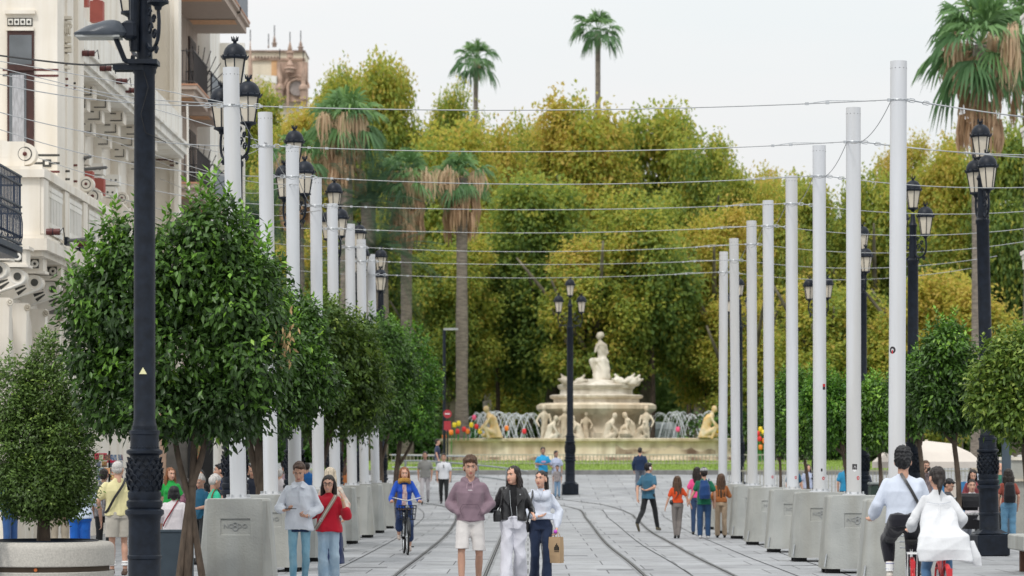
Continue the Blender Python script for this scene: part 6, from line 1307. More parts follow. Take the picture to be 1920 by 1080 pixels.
    # ---- hair
    st, hcn = hair; hm = HAIR.get(hcn); hp_ = []
    if st != 'bald' and hm:
        if st in ('short', 'curly', 'crop'):
            up = .016 if st == 'curly' else .004
            hp_ = [E((0, .020, .046 + up), (.080 + up * .4, .090, .080 + up)), E((0, .045, .01), (.078 + up * .4, .070 + up * .6, .085))] + ([E((0, -.055, .095), (.058, .035, .028)), E((-.03, -.062, .085), (.03, .026, .022)), E((.035, -.06, .088), (.03, .026, .022))] if st == 'curly' else [E((.005, -.045, .092), (.055, .04, .022))] if st == 'short' else [])
        elif st in ('long', 'verylong'):
            dl = -.30 if st == 'long' else -.40
            hp_ = [E((0, .022, .048), (.083, .092, .082)), E((0, .05, .0), (.082, .068, .09)), ('cap', Hd(-.062, .0, .06), Hd(-.086, .015, -.06), .026 * q, .028 * q), ('cap', Hd(.062, .0, .06), Hd(.086, .015, -.06), .026 * q, .028 * q),
                   ('cap', Hd(-.083, .015, -.05), Hd(-.095, .0, dl), .032 * q, .018 * q), ('cap', Hd(.083, .015, -.05), Hd(.095, .0, dl * .95), .032 * q, .018 * q), ('cap', Hd(-.05, .06, -.05), Hd(-.06, .085, dl), .05 * q, .03 * q), ('cap', Hd(.05, .06, -.05), Hd(.06, .085, dl), .05 * q, .03 * q), ('cap', Hd(0, .07, -.05), Hd(0, .10, dl * 1.05), .055 * q, .03 * q)]
        elif st == 'bob': hp_ = [E((0, .022, .045), (.086, .094, .083)), E((0, .05, -.02), (.088, .065, .085)), ('cap', Hd(-.065, -.01, .04), Hd(-.083, .0, -.07), .028 * q, .024 * q), ('cap', Hd(.065, -.01, .04), Hd(.083, .0, -.07), .028 * q, .024 * q)]
        elif st == 'pony': hp_ = [E((0, .022, .046), (.080, .095, .080)), E((0, .05, .02), (.07, .06, .07)), ('cap', Hd(0, .10, .05), Hd(.02, .15, .02), .03 * q, .035 * q), ('cap', Hd(.02, .15, .02), Hd(.05, .13, -.26), .036 * q, .018 * q)]
        elif st == 'low_pony': hp_ = [E((0, .018, .042), (.080, .095, .080)), E((0, .055, .0), (.072, .058, .075)), ('cap', Hd(0, .095, -.05), Hd(.01, .11, -.10), .028 * q, .026 * q), ('cap', Hd(.01, .11, -.1), Hd(.02, .12, -.17), .024 * q, .012 * q)]
        elif st == 'ring': hp_ = [E((0, .04, .005), (.078, .066, .06))]
        if hp_: blob('hair', hp_, max(.007, vox * .8), hm, r, 2, noise_a=(.013 if st == 'curly' else .007) * q, noise_f=(75 if st == 'curly' else 60), seed=abs(int(px)) + 9, flat=(st != 'curly'))
    r['k'] = k; del r['k']
    return r, Hd, U, Lw, k, q, HM
def addp(name, prims, vox, m_, r, **kw): return blob(name, prims, vox, m_, r, 1, **kw)
def bagmesh(name, m_, r, c, sz, bev=.03, rot=0): mb = MB(); mb.box(c, sz, R(rot), bev); return mb.build(name, m_, r, True)
def strap(name, m_, r, pts, w_=.012): mb = MB(); mb.tube(curve_pts(pts, 6), w_, 6); return mb.build(name, m_, r, True)
leather = mat('black_leather', (.014, .014, .016), .32, .2, 12, .3, 60, spec=.6)
white_c = (.72, .73, .76); denim = (.19, .32, .44)
# ---- the trio in front
grp = 'three friends walking arm in arm in front'
r, Hd, U, Lw, k, q, HM = person(882, 143, 'young man in a mauve hoodie and off white shorts, left of the trio', 0, 1.76, grp, hs=1.08, vox=.0062, near=True, skinc=.80,
    top=('hoodie', 'mauve', (.215, .148, .18), dict(ease=.045, z0=.93, fold=.018, flare=.005)), bottom=('shorts', 'offwhite', (.62, .59, .575), dict(end=.46, ease=.014, fold=.008)), shoes=('shoe_white', (.7, .7, .7)), hair=('curly', 'brown'),
    pose=dict(elA=(-.275, .05, 1.16), wrA=(-.165, -.10, 1.03), elB=(.26, .06, 1.16), wrB=(.16, -.10, 1.04), haA=(.8, .55, -.1), haB=(-.8, .55, -.1), knA=(-.115, -.12, .53), anA=(-.11, -.16, .10), knB=(.115, .0, .5), anB=(.10, .24, .14)), head=(4, 3))
mb = MB(); mb.tube([U((-.10, -.150, 1.0)), U((-.135, -.14, 1.08)), U((-.10, -.155, 1.15)), U((.10, -.155, 1.15)), U((.135, -.14, 1.08)), U((.10, -.150, 1.0))], .0045, 5); mb.build('pocket_seam', cloth('mauve_dark', (.12, .075, .10)), r)
mb = MB(); mb.box(U((.0, -.1625, 1.335)), (.055, .004, .006)); mb.build('chest_print', wht, r)
mb = MB(); mb.tube([U((-.04, -.145, 1.425)), U((-.045, -.165, 1.36))], .004, 5); mb.tube([U((.03, -.148, 1.425)), U((.032, -.165, 1.37))], .004, 5); mb.build('drawstring', cloth('mauve_light', (.40, .28, .32)), r)
addp('stubble', [('ell', Hd(0, -.043, -.078), (.0375 * q, .038 * q, .03 * q), 12, 8, HM)], .006, mat('stubble_brown', (.20, .105, .07), .8, .2, 60), r)
r, Hd, U, Lw, k, q, HM = person(962, 142, 'young woman in a black leather jacket and wide white trousers, middle of the trio', 0, 1.65, grp, 'f', hs=1.06, vox=.0062, near=True, skinc=1.02,
    top=('tee', 'black', (.012, .012, .014), dict(ease=.004, z0=.99, sleeve='none', fold=.004)), bottom=('trousers', 'white_wide', (.60, .60, .66), dict(ease=.02, hem=.115, fold=.022, top=1.05)), shoes=('shoe_white', (.7, .7, .7)), hair=('verylong', 'dark'),
    pose=dict(elA=(-.27, .05, 1.15), wrA=(-.37, -.14, 1.13), elB=(.26, .05, 1.15), wrB=(.28, -.16, 1.09), haA=(-.6, .1, .5), haB=(.4, -.35, -.75), curlA=1.0, curlB=.9, knA=(-.09, -.10, .52), anA=(-.09, -.16, .10), knB=(.10, 0, .5), anB=(.10, .20, .13)), head=(-38, 0))
jk = [('loft', [(U((sx_ * .105, .0, 1.00)), .085 * k, .125 * k), (U((sx_ * .105, 0, 1.15)), .080 * k, .115 * k), (U((sx_ * .105, 0, 1.30)), .085 * k, .120 * k), (U((sx_ * .11, 0, 1.41)), .075 * k, .085 * k), (U((sx_ * .08, .01, 1.475)), .045 * k, .06 * k)]) for sx_ in (-1, 1)]
jk += [('loft', [(U((0, .055, 1.0)), .16 * k, .08 * k), (U((0, .05, 1.2)), .15 * k, .08 * k), (U((0, .045, 1.42)), .15 * k, .06 * k), (U((0, .03, 1.47)), .08 * k, .05 * k)])]
for sx_, el, wr in ((-1, (-.27, .05, 1.15), (-.37, -.14, 1.13)), (1, (.26, .05, 1.15), (.28, -.16, 1.09))): jk += [('cap', U((sx_ * .15, 0, 1.41)), U(el), .064 * k, .056 * k), ('cap', U(el), U(el).lerp(U(wr), .9), .056 * k, .042 * k)]
addp('leather_jacket', jk, .008, leather, r, noise_a=.016, noise_f=13)
mb = MB()
for sx_ in (-1, 1): mb.add([U((sx_ * .05, -.125, 1.46)), U((sx_ * .15, -.125, 1.42)), U((sx_ * .125, -.150, 1.30)), U((sx_ * .055, -.145, 1.20))], [(0, 1, 2, 3)]); mb.add([U((sx_ * .05, -.130, 1.46)), U((sx_ * .15, -.130, 1.42)), U((sx_ * .125, -.155, 1.30)), U((sx_ * .055, -.150, 1.20))], [(0, 1, 2, 3)])
mb.build('lapel', leather, r); mb = MB(); mb.tube([U((-.045, -.130, 1.42)), U((-.035, -.138, 1.22)), U((-.015, -.137, 1.08)), U((-.035, -.13, .99))], .004, 5); mb.tube([U((.05, -.138, 1.2)), U((.06, -.132, .99))], .004, 5); mb.ell(U((.10, -.157, 1.36)), .010, 8, 6); mb.build('zip_and_stud', steel, r)
addp('shoulder_bag', [('loft', [(U((-.22, -.12, .98)), .055 * k, .03 * k), (U((-.22, -.12, 1.08)), .06 * k, .035 * k), (U((-.22, -.12, 1.14)), .04 * k, .02 * k)])], .008, leather, r); strap('bag_strap', leather, r, [U((-.20, -.11, 1.13)), U((-.155, -.125, 1.3)), U((-.14, -.05, 1.46)), U((-.14, .05, 1.44))], .009)
mb = MB(); mb.ell(Hd(.078, -.0, -.045), (.007, .007, .016)); mb.ell(Hd(-.078, -.0, -.045), (.007, .007, .016)); mb.build('earring', mat('pearl', (.8, .75, .65), .2), r); strap('belt_seam', cloth('white_seam', (.42, .42, .48)), r, [U((-.135, -.05, 1.035)), U((-.06, -.115, 1.035)), U((.06, -.115, 1.035)), U((.135, -.05, 1.035))], .004); strap('trouser_crease', cloth('white_seam', (.42, .42, .48)), r, [U((0, -.120, 1.03)), U((0, -.125, .93)), U((0, -.11, .86))], .004)
r, Hd, U, Lw, k, q, HM = person(1014, 139, 'young woman in a white puffed blouse and navy jeans, right of the trio', 0, 1.59, grp, 'f', hs=1.06, vox=.0062, near=True, skinc=1.0,
    top=('blouse', 'white_blouse', (.60, .64, .73), dict(flat=1, ease=.036, z0=1.03, fold=.022, flare=.012)), bottom=('jeans', 'navy_denim', (.022, .035, .075), dict(ease=.014, hem=.085, fold=.010, top=1.07)), shoes=('shoe_white', (.7, .7, .7)), hair=('pony', 'dark'),
    pose=dict(elA=(-.255, .04, 1.13), wrA=(-.05, -.19, 1.08), elB=(.275, .03, 1.14), wrB=(.235, -.12, .90), haA=(.9, -.1, .05), haB=(-.1, -.2, -1), curlB=.9, knA=(-.085, -.02, .5), anA=(-.09, .16, .12), knB=(.095, -.10, .52), anB=(.09, -.16, .10)), head=(-22, -4))
mb = MB()
for sx_ in (-1, 1):
    n0 = len(mb.v); arc = [U((sx_ * (.035 + .115 * math.sin(R(a))), -.128 + .05 * (1 - math.cos(R(a))) * .8 - .012 * math.cos(R(a)), 1.385 - .075 * math.cos(R(a)) + .05 * (1 - math.cos(R(a))))) for a in range(-20, 111, 13)]
    inn = [U((sx_ * (.03 + .05 * i / len(arc)), -.112 + .085 * (i / len(arc)), 1.452 + .02 * i / len(arc))) for i in range(len(arc))]
    mb.add(arc + inn, [(i, i + 1, len(arc) + i + 1, len(arc) + i) for i in range(len(arc) - 1)])
o = mb.build('collar', cloth('white_blouse', (.60, .64, .73)), r, 2); sm2 = o.modifiers.new('s', 'SOLIDIFY'); sm2.thickness = .008
mb = MB()
for z_ in (1.33, 1.25, 1.17): mb.ell(U((0, -.155, z_)), .006, 6, 4)
mb.build('button', steel, r)
strap('bag_strap', leather, r, [U((-.21, -.14, .95)), U((-.165, -.17, 1.15)), U((-.125, -.13, 1.40)), U((-.125, -.0, 1.47)), U((-.13, .08, 1.40))], .012)
addp('shoulder_bag', [('loft', [(U((-.22, -.02, .84)), .05 * k, .09 * k), (U((-.22, -.03, .95)), .055 * k, .10 * k), (U((-.21, -.03, 1.0)), .04 * k, .08 * k)])], .01, leather, r)
mb = MB(); mb.ell(U((.215, -.19, .855)), (.026, .026, .028)); mb.build('purple_bottle_cap', mat('purple', (.55, .08, .55), .4), r, True)
def paper_bag(parent_loc, yaw):
    r_ = empty('paper_bag', parent_loc, R(yaw), 'brown paper carrier bag with a black print carried by the woman in the blouse', 'bag'); pm = mat('kraft_paper', (.42, .29, .17), .8, .06, 6, .25, 14)
    mb = MB(); a, b_, h_ = .088, .055, .34; vs = []
    for z_, sx_, sy_ in ((-.40, 1, 1), (-.2, 1.0, 1.05), (-.05, .96, .85)): vs += [(-a * sx_, -b_ * sy_, z_), (a * sx_, -b_ * sy_, z_), (a * sx_ * .97, 0, z_), (a * sx_, b_ * sy_, z_), (-a * sx_, b_ * sy_, z_), (-a * sx_ * .97, 0, z_)]
    fs = [(5, 4, 3, 2, 1, 0)] + [(r0 * 6 + i, r0 * 6 + (i + 1) % 6, r0 * 6 + 6 + (i + 1) % 6, r0 * 6 + 6 + i) for r0 in (0, 1) for i in range(6)]
    mb.add(vs, fs); mb.build('body', pm, r_); mb = MB()
    for y_ in (-.04, .04): mb.tube(curve_pts([(-.045, y_, -.055), (-.03, y_ * .5, .0), (0, 0, .02), (.03, y_ * .5, .0), (.045, y_, -.055)], 4), .005, 5)
    mb.build('handle', pm, r_); mb = MB()
    for x_, h2 in ((.008, .05), (.024, .075), (.040, .095), (.056, .07), (.070, .05)): mb.box((x_, -.0595, -.23 + h2 / 2), (.012, .004, h2))
    mb.box((.04, -.0595, -.245), (.07, .004, .008)); mb.build('print', hole, r_); return r_
hw = r.matrix_basis @ (U((.295, -.115, .835)) + Vector((0, 0, 0))); paper_bag(tuple(Vector(r.location) + U((.225, -.14, .83))), -28)
# ---- couple with phone
g2 = 'couple walking arm in arm by the left blocks'
r, Hd, U, Lw, k, q, HM = person(561, 141, 'young man in a loose white shirt and light blue jeans looking at his phone', 4, 1.70, g2, hs=1.05, vox=.0062, near=True, skinc=.85,
    top=('shirt', 'white_shirt', (.61, .64, .70), dict(ease=.038, z0=.83, fold=.018, flare=.018)), bottom=('jeans', 'light_denim', (.13, .29, .40), dict(ease=.0, hem=.045, fold=.010, col2=(.24, .42, .52))), shoes=('shoe_tan', (.3, .2, .12)), hair=('short', 'chestnut'),
    pose=dict(elA=(-.275, .03, 1.13), wrA=(-.215, -.2, 1.10), elB=(.275, .04, 1.13), wrB=(.11, -.19, 1.02), haA=(.75, -.5, .15), haB=(-.85, -.3, .1), curlB=1.3, knA=(-.085, -.06, .5), anA=(-.08, -.04, .09), knB=(.095, -.02, .5), anB=(.07, .12, .11)), head=(-8, 24))
mb = MB(); mb.box(U((-.115, -.265, 1.125)), (.075, .14, .010), R(-50)); mb.build('phone', mat('phone_black', (.02, .02, .025), .2), r)
mb = MB()
for sx_ in (-1, 1): mb.add([Uc for Uc in (U((sx_ * .012, -.135, 1.425)), U((sx_ * .085, -.13, 1.395)), U((sx_ * .105, -.05, 1.465)), U((sx_ * .055, -.06, 1.50)))], [(0, 1, 2, 3)])
o = mb.build('collar', cloth('white_shirt', (.61, .64, .70)), r); o.modifiers.new('s', 'SOLIDIFY').thickness = .008
addp('navy_undershirt', [('loft', [(U((0, 0, .80)), .155 * k, .118 * k), (U((0, 0, .88)), .150 * k, .115 * k)])], .009, cloth('navy_tee', (.02, .035, .085)), r, noise_a=.01, noise_f=11)
mb = MB(); mb.torus(U((.125, -.19, 1.02)), .027, .006, 12, 5, (1, .2, 0)); mb.build('watch', steel, r)
strap('shirt_placket', cloth('shirt_shadow', (.45, .48, .54)), r, [U((0, -.150, 1.41)), U((.004, -.165, 1.30)), U((.003, -.168, 1.2))], .003)
r, Hd, U, Lw, k, q, HM = person(616, 140, 'smiling young woman with glasses in a red sweater, one hand raised to her hair', -3, 1.52, g2, 'f', hs=1.10, vox=.0062, near=True, skinc=1.0,
    top=('sweater', 'red', (.48, .012, .03), dict(ease=.045, z0=.89, fold=.020, flare=.028, sleeve='three')), bottom=('jeans', 'pale_denim', (.28, .40, .52), dict(ease=.012, hem=.095, fold=.012, col2=(.42, .54, .64))), shoes=('shoe_white', (.7, .7, .7)), hair=('long', 'dark'),
    pose=dict(elA=(-.26, .04, 1.15), wrA=(-.30, -.17, 1.20), elB=(.285, -.05, 1.13), wrB=(.235, -.17, 1.40), haA=(-.6, -.7, .15), haB=(-.15, .1, 1), curlB=.4, knA=(-.085, -.06, .5), anA=(-.06, -.04, .09), knB=(.095, -.02, .5), anB=(.06, .12, .11)), head=(0, 4))
mb = MB()
for sx_ in (-1, 1): mb.torus(Hd(sx_ * .034, -.094, .008), .023 * q, .0028 * q, 16, 5, HM @ Vector((0, 1, .05)))
mb.tube([Hd(-.011, -.096, .012), Hd(.011, -.096, .012)], .0025, 5)
for sx_ in (-1, 1): mb.tube([Hd(sx_ * .057, -.090, .012), Hd(sx_ * .078, .0, .012)], .0025, 5)
mb.build('glasses', frame_blk, r)
mb = MB(); pts = [U((.125, -.10, 1.46)), U((.09, -.155, 1.38)), U((-.02, -.185, 1.2)), U((-.11, -.185, 1.05)), U((-.19, -.12, .94))]
def band_strip(mb, pts, w_, th=.004):
    cp = curve_pts(pts, 6); vs = []
    for i, p in enumerate(cp):
        d_ = (cp[min(i + 1, len(cp) - 1)] - cp[max(i - 1, 0)]).normalized(); sd = d_.cross(Vector((0, -1, 0))).normalized(); vs += [p + sd * w_, p - sd * w_]
    mb.add(vs, [(2 * i, 2 * i + 1, 2 * i + 3, 2 * i + 2) for i in range(len(cp) - 1)])
band_strip(mb, pts, .026); mb.build('bag_strap', cloth('strap_taupe', (.33, .27, .22)), r); mb = MB()
for o_ in (-.013, 0, .013):
    pp = [Vector(p) + Vector((o_ * .75, -.004, o_ * .75)) for p in pts]; band_strip(mb, pp, .003)
mb.build('strap_stripe', cloth('strap_light', (.62, .58, .52)), r); mb = MB(); mb.torus(U((-.09, -.192, 1.08)), .022, .005, 12, 5, (0, 1, 0)); mb.build('strap_ring', steel, r)
mb = MB(); mb.torus(U((.238, -.168, 1.385)), .025, .005, 12, 5, (0, 0, 1)); mb.build('bracelet', mat('gold', (.6, .42, .15), .3, metal=.8), r)
sm3 = MB(); sm3.tube([Hd(-.022, -.0855, -.050), Hd(-.010, -.0925, -.057), Hd(.010, -.0925, -.057), Hd(.022, -.0855, -.050)], .0035, 6); sm3.build('smile', mat('teeth', (.75, .7, .68), .3), r)
r, Hd, U, Lw, k, q, HM = person(621, 121, 'long haired blond woman in a navy skirt walking behind the girl in red', -12, 1.62, None, 'f', hs=1.08, vox=.009, skinc=.95,
    top=('tee', 'cream_floral', (.62, .58, .50), dict(ease=.03, z0=.92, sleeve='three', col2=(.45, .25, .2), scale=14)), bottom=('skirt', 'navy_skirt', (.018, .03, .09), dict(end=.92, ease=.02, fold=.02)), shoes=('shoe_tan', (.3, .2, .12)), hair=('verylong', 'blond'), pose=dict(elB=(.25, .05, 1.13), wrB=(.26, -.1, .95)), head=(160, 0), face=False)
# ---- bicycles
def bicycle(loc, yaw, label, mframe, mfender, basket=False, group=None, s_=1.0, rack=False):
    r_ = empty('bicycle', loc, R(yaw), label, 'bicycle', group, scale=s_); tyre = pad_rubber
    for y_, nm in ((-.53, 'front'), (.53, 'rear')):
        mb = MB(); mb.torus((0, y_, .335), .325, .019, 36, 8, (1, 0, 0)); wl_ = mb.build('wheel', tyre, r_, 2); mb = MB(); mb.torus((0, y_, .335), .298, .012, 36, 6, (1, 0, 0)); mb.tube([(-.04, y_, .335), (.04, y_, .335)], .022, 8); mb.build('rim', steel, wl_, 2); mb = MB()
        for j in range(18): a = j * math.pi / 9; mb.tube([(.0, y_, .335), (0, y_ + .29 * math.cos(a), .335 + .29 * math.sin(a))], .0022, 3, False)
        mb.build('spokes', steel, wl_); mb = MB(); 
        vs = []; n_ = 14
        for j in range(n_ + 1):
            a = R(-10 + 150 * j / n_) if y_ > 0 else R(40 + 130 * j / n_)
            for x_, rr in ((-.027, .348), (-.020, .366), (0, .373), (.020, .366), (.027, .348)): vs.append((x_, y_ + (rr) * math.cos(a), .335 + rr * math.sin(a)))
        mb.add(vs, [(j * 5 + i, j * 5 + i + 1, j * 5 + i + 6, j * 5 + i + 5) for j in range(n_) for i in range(4)]); o_ = mb.build('mudguard', mfender, r_, 2); o_.modifiers.new('s', 'SOLIDIFY').thickness = .005
    mb = MB(); bbk = (0, .08, .30); hd = (0, -.38, .88)
    for a, b_, rr in (((0, -.36, .80), (0, .12, .34), .024), ((0, .20, .80), bbk, .018), ((0, .10, .36), (0, .53, .335), .012), ((0, .19, .70), (0, .53, .335), .010), (hd, (0, -.42, .68), .02), ((-.05, -.44, .62), (-.05, -.53, .335), .012), ((.05, -.44, .62), (.05, -.53, .335), .012), ((-.05, -.44, .62), (.05, -.44, .62), .014)): mb.tube([a, b_], rr, 8)
    mb.build('frame', mframe, r_, 2)
    mb = MB(); mb.tube([(0, -.38, .88), (0, -.35, 1.02)], .014, 8); mb.tube(curve_pts([(-.29, -.13, 1.05), (-.25, -.24, 1.06), (-.12, -.36, 1.03), (0, -.37, 1.01), (.12, -.36, 1.03), (.25, -.24, 1.06), (.29, -.13, 1.05)], 5), .012, 7); mb.build('handlebar', steel, r_, 2)
    mb = MB(); 
    for sx_ in (-1, 1): mb.tube([(sx_ * .265, -.20, 1.06), (sx_ * .29, -.10, 1.05)], .017, 8)
    mb.build('grip', tyre, r_)
    mb = MB(); mb.loft([((0, .24, .86), .03, .08), ((0, .25, .90), .09, .13), ((0, .26, .93), .085, .125)], 16); mb.tube([(0, .2, .78), (0, .22, .88)], .014, 8); mb.build('saddle', tyre, r_, 2)
    mb = MB(); mb.tube([(-.06, .08, .30), (.06, .08, .30)], .03, 10); mb.tube([(.07, .08, .30), (.07, .08, .14)], .01, 6); mb.tube([(-.07, .08, .30), (-.07, .08, .46)], .01, 6); mb.box((.11, .08, .135), (.09, .07, .02)); mb.box((-.11, .08, .465), (.09, .07, .02)); mb.build('crank_and_pedals', tyre, r_)
    if basket:
        mb = MB()
        for z_ in (.66, .76, .86, .92):
            w_ = .13 + (z_ - .66) * .12; mb.tube([(-w_, -.42, z_), (-w_, -.66, z_), (w_, -.66, z_), (w_, -.42, z_), (-w_, -.42, z_)], .007, 5)
        for j in range(7): x_ = -.13 + j * .0433; mb.tube([(x_, -.66, .66), (x_ * 1.24, -.66, .92)], .005, 4); mb.tube([(x_, -.42, .66), (x_ * 1.24, -.42, .92)], .005, 4)
        mb.build('basket', iron if basket == 1 else steel, r_)
    mb = MB(); mb.ell((0, -.47, .90), (.035, .04, .035)); mb.build('headlight', steel, r_, True)
    mb = MB(); mb.box((0, .90, .62), (.06, .03, .09)); mb.build('tail_light', red, r_)
    if rack: mb = MB(); mb.box((0, .55, .76), (.14, .36, .02)); mb.tube([(-.06, .6, .75), (-.06, .56, .36)], .008, 5); mb.tube([(.06, .6, .75), (.06, .56, .36)], .008, 5); mb.build('rack', mframe, r_)
    return r_
blackf = mat('black_frame', (.02, .022, .025), .35); redf = mat('red_frame', (.52, .015, .02), .3, .05); whitef = mat('white_frame', (.7, .7, .7), .3)
d = F / 100.; xq = (761 - CX) / 100.; bicycle((xq, d, 0), 6, 'black city bicycle with a front basket ridden by the woman in the blue jacket', blackf, blackf, 1)
def rider_pose(**k):
    p = dict(hipA=(-.085, .22, .96), hipB=(.085, .22, .96), knA=(-.13, -.16, .76), anA=(-.11, .06, .50), knB=(.12, -.12, .58), anB=(.11, .06, .20)); p.update(k); return p
r, Hd, U, Lw, k, q, HM = person(757, 100, 'auburn haired woman in a bright blue jacket and mustard scarf riding a black bicycle', 6, 1.62, None, 'f', hs=1.1, vox=.009, skinc=.98,
    top=('jacket', 'cobalt', (.015, .075, .42), dict(ease=.025, z0=.93, fold=.012)), bottom=('trousers', 'navy_crop', (.02, .04, .11), dict(end=.80, ease=.018, hem=.085, fold=.012)), shoes=('shoe_taupe', (.45, .38, .34)), hair=('bob', 'auburn'),
    pose=rider_pose(elA=(-.27, -.10, 1.15), wrA=(-.29, -.30, 1.06), elB=(.27, -.10, 1.15), wrB=(.29, -.30, 1.06), haA=(.1, -1, -.1), haB=(-.1, -1, -.1), curlA=.9, curlB=.9, shA=(-.17, .0, 1.44), shB=(.17, .0, 1.44), knA=(-.11, -.16, .74), anA=(-.11, .0, .38), anB=(.11, .02, .15)), lean=(0, .0), head=(3, 2))
r.location = (xq - .03, d, 0)
for o_ in KIDS[r.name]:
    if o_.name.startswith(('jacket', 'body', 'hair', 'eye', 'pupils', 'lips')) : pass
addp('floral_blouse', [('loft', [(U((0, -.075, .98)), .075 * k, .075 * k), (U((0, -.075, 1.2)), .065 * k, .075 * k), (U((0, -.06, 1.42)), .05 * k, .06 * k)])], .01, cloth('floral', (.62, .48, .44), col2=(.35, .2, .22), scale=22), r, noise_a=.01, noise_f=14)
mb = MB(); mb.torus(Uh_ := U((0, -.02, 1.485)), .085, .042, 20, 10, (0, .25, 1)); mb.torus(U((0, -.035, 1.45)), .09, .035, 20, 10, (0, .45, 1)); mb.build('scarf', cloth('mustard', (.30, .14, .03), col2=(.45, .25, .05), scale=14), r, True)
# ---- two riders at the lower right, backs to us
g3 = 'two cyclists in white riding away'
MX, MD, WX, WD = XP(1694, 33.0), 33.0, XP(1757, 30.7), 30.7
bA = bicycle((XP(1708, 33.0), MD, 0), 174, 'white and red bicycle with a rear basket ridden by the man in white', whitef, redf, 0, 'shared red and white bicycles', rack=True, s_=.87)
mb = MB()
for z_ in (.80, .88, .96, 1.04):
    w_ = .13 + (z_ - .80) * .12; mb.tube([(-w_, -.42, z_), (-w_, -.66, z_), (w_, -.66, z_), (w_, -.42, z_), (-w_, -.42, z_)], .008, 5)
mb.build('front_basket', steel, bA)
bB_ = bicycle((XP(1768, WD), WD, 0), 177, 'red bicycle with a black saddle ridden by the woman in the white shirt', redf, redf, 0, 'shared red and white bicycles', s_=.87)
r, Hd, U, Lw, k, q, HM = person(1692, 160, 'black haired man in a white sweatshirt with a black cross strap cycling away', 178, 1.84, g3, hs=1.12, vox=.0075, near=True, skinc=.85, face=False,
    top=('sweater', 'white_sweat', (.57, .62, .72), dict(ease=.046, z0=.94, fold=.018)), bottom=('trousers', 'black_chino', (.012, .012, .018), dict(end=.80, ease=.030, hem=.068)), shoes=('shoe_cream', (.6, .56, .5)), hair=('curly', 'black'),
    pose=rider_pose(elA=(-.22, -.10, 1.17), wrA=(-.24, -.36, 1.06), elB=(.26, -.02, 1.15), wrB=(.29, -.22, .99), haB=(.1, -1, -.2), haA=(0, -1, -.2), knB=(.16, -.20, .76), anB=(.15, -.04, .40), knA=(-.12, -.1, .56), anA=(-.11, .06, .18)), head=(-12, 4), lean=(.0, -.05), build=1.12)
r.location = (MX, MD - .02, 0)
band_ = MB(); pts = [U((.03, .075, 1.50)), U((-.01, .128, 1.42)), U((-.07, .150, 1.30)), U((-.13, .148, 1.17)), U((-.17, .12, 1.05))]
band_strip(band_, pts, .017); o_ = band_.build('cross_strap', leather, r); o_.modifiers.new('s', 'SOLIDIFY').thickness = .02
mb = MB(); c_ = Lw((.15, -.03, .52)); mb.tube([c_, c_ - Vector((0, -.005, .11))], .047, 14); mb.build('sock', wht, r, True)
mb = MB(); mb.torus(Lw((.15, -.03, .50)), .047, .004, 16, 4, (0, 0, 1)); mb.torus(Lw((.15, -.03, .44)), .047, .004, 16, 4, (0, 0, 1)); mb.build('sock_stripe', mat('sock_blue', (.05, .06, .3), .8), r)
r, Hd, U, Lw, k, q, HM = person(1756, 172, 'dark haired woman in a billowing white shirt and blue jeans cycling away in front', 181, 1.64, g3, 'f', hs=1.12, vox=.0075, near=True, skinc=.9, face=False,
    top=('shirt', 'white_billow', (.64, .65, .67), dict(ease=.040, z0=.86, fold=.020, flare=.045, flat=1)), bottom=('jeans', 'mid_denim', (.07, .15, .27), dict(end=.98, ease=.005, hem=.06)), shoes=('shoe_white', (.7, .7, .7)), hair=('low_pony', 'dark'),
    pose=rider_pose(hipA=(-.085, .16, .96), hipB=(.085, .16, .96), elA=(-.28, .00, 1.16), wrA=(-.24, -.26, 1.03), elB=(.29, -.02, 1.12), wrB=(.27, -.28, 1.02), haA=(0, -1, -.1), haB=(0, -1, -.1)), head=(8, 8), lean=(0, -.03))
r.location = (WX, WD - .04, .0)
wb = cloth('white_billow', (.64, .65, .67))
addp('shirt_back', [('loft', [(U((-.02, .42, .68)), .29, .05), (U((-.01, .41, .82)), .295, .08), (U((0, .32, .97)), .27, .12), (U((0, .18, 1.08)), .225, .11), (U((0, .10, 1.2)), .20, .09), (U((0, .04, 1.36)), .15, .07)], 28)], .012, wb, r, noise_a=.022, noise_f=9)
addp('shirt_tail', [('loft', [(U((-.42, .30, .62)), .04, .012), (U((-.37, .30, .72)), .085, .02), (U((-.27, .26, .92)), .10, .04)])], .010, wb, r, noise_a=.012, noise_f=12)
addp('rolled_sleeve', [('cap', U((.285, -.02, 1.14)), U((.28, -.14, 1.06)), .062, .058)], .010, wb, r, noise_a=.012, noise_f=20)
strap('yoke_seam', cloth('shirt_shadow', (.45, .48, .54)), r, [U((.14, .115, 1.36)), U((.0, .150, 1.335)), U((-.14, .115, 1.36))], .003); addp('back_pleat', [('cap', U((.0, .135, 1.32)), U((.01, .250, .98)), .010, .028)], .008, wb, r)
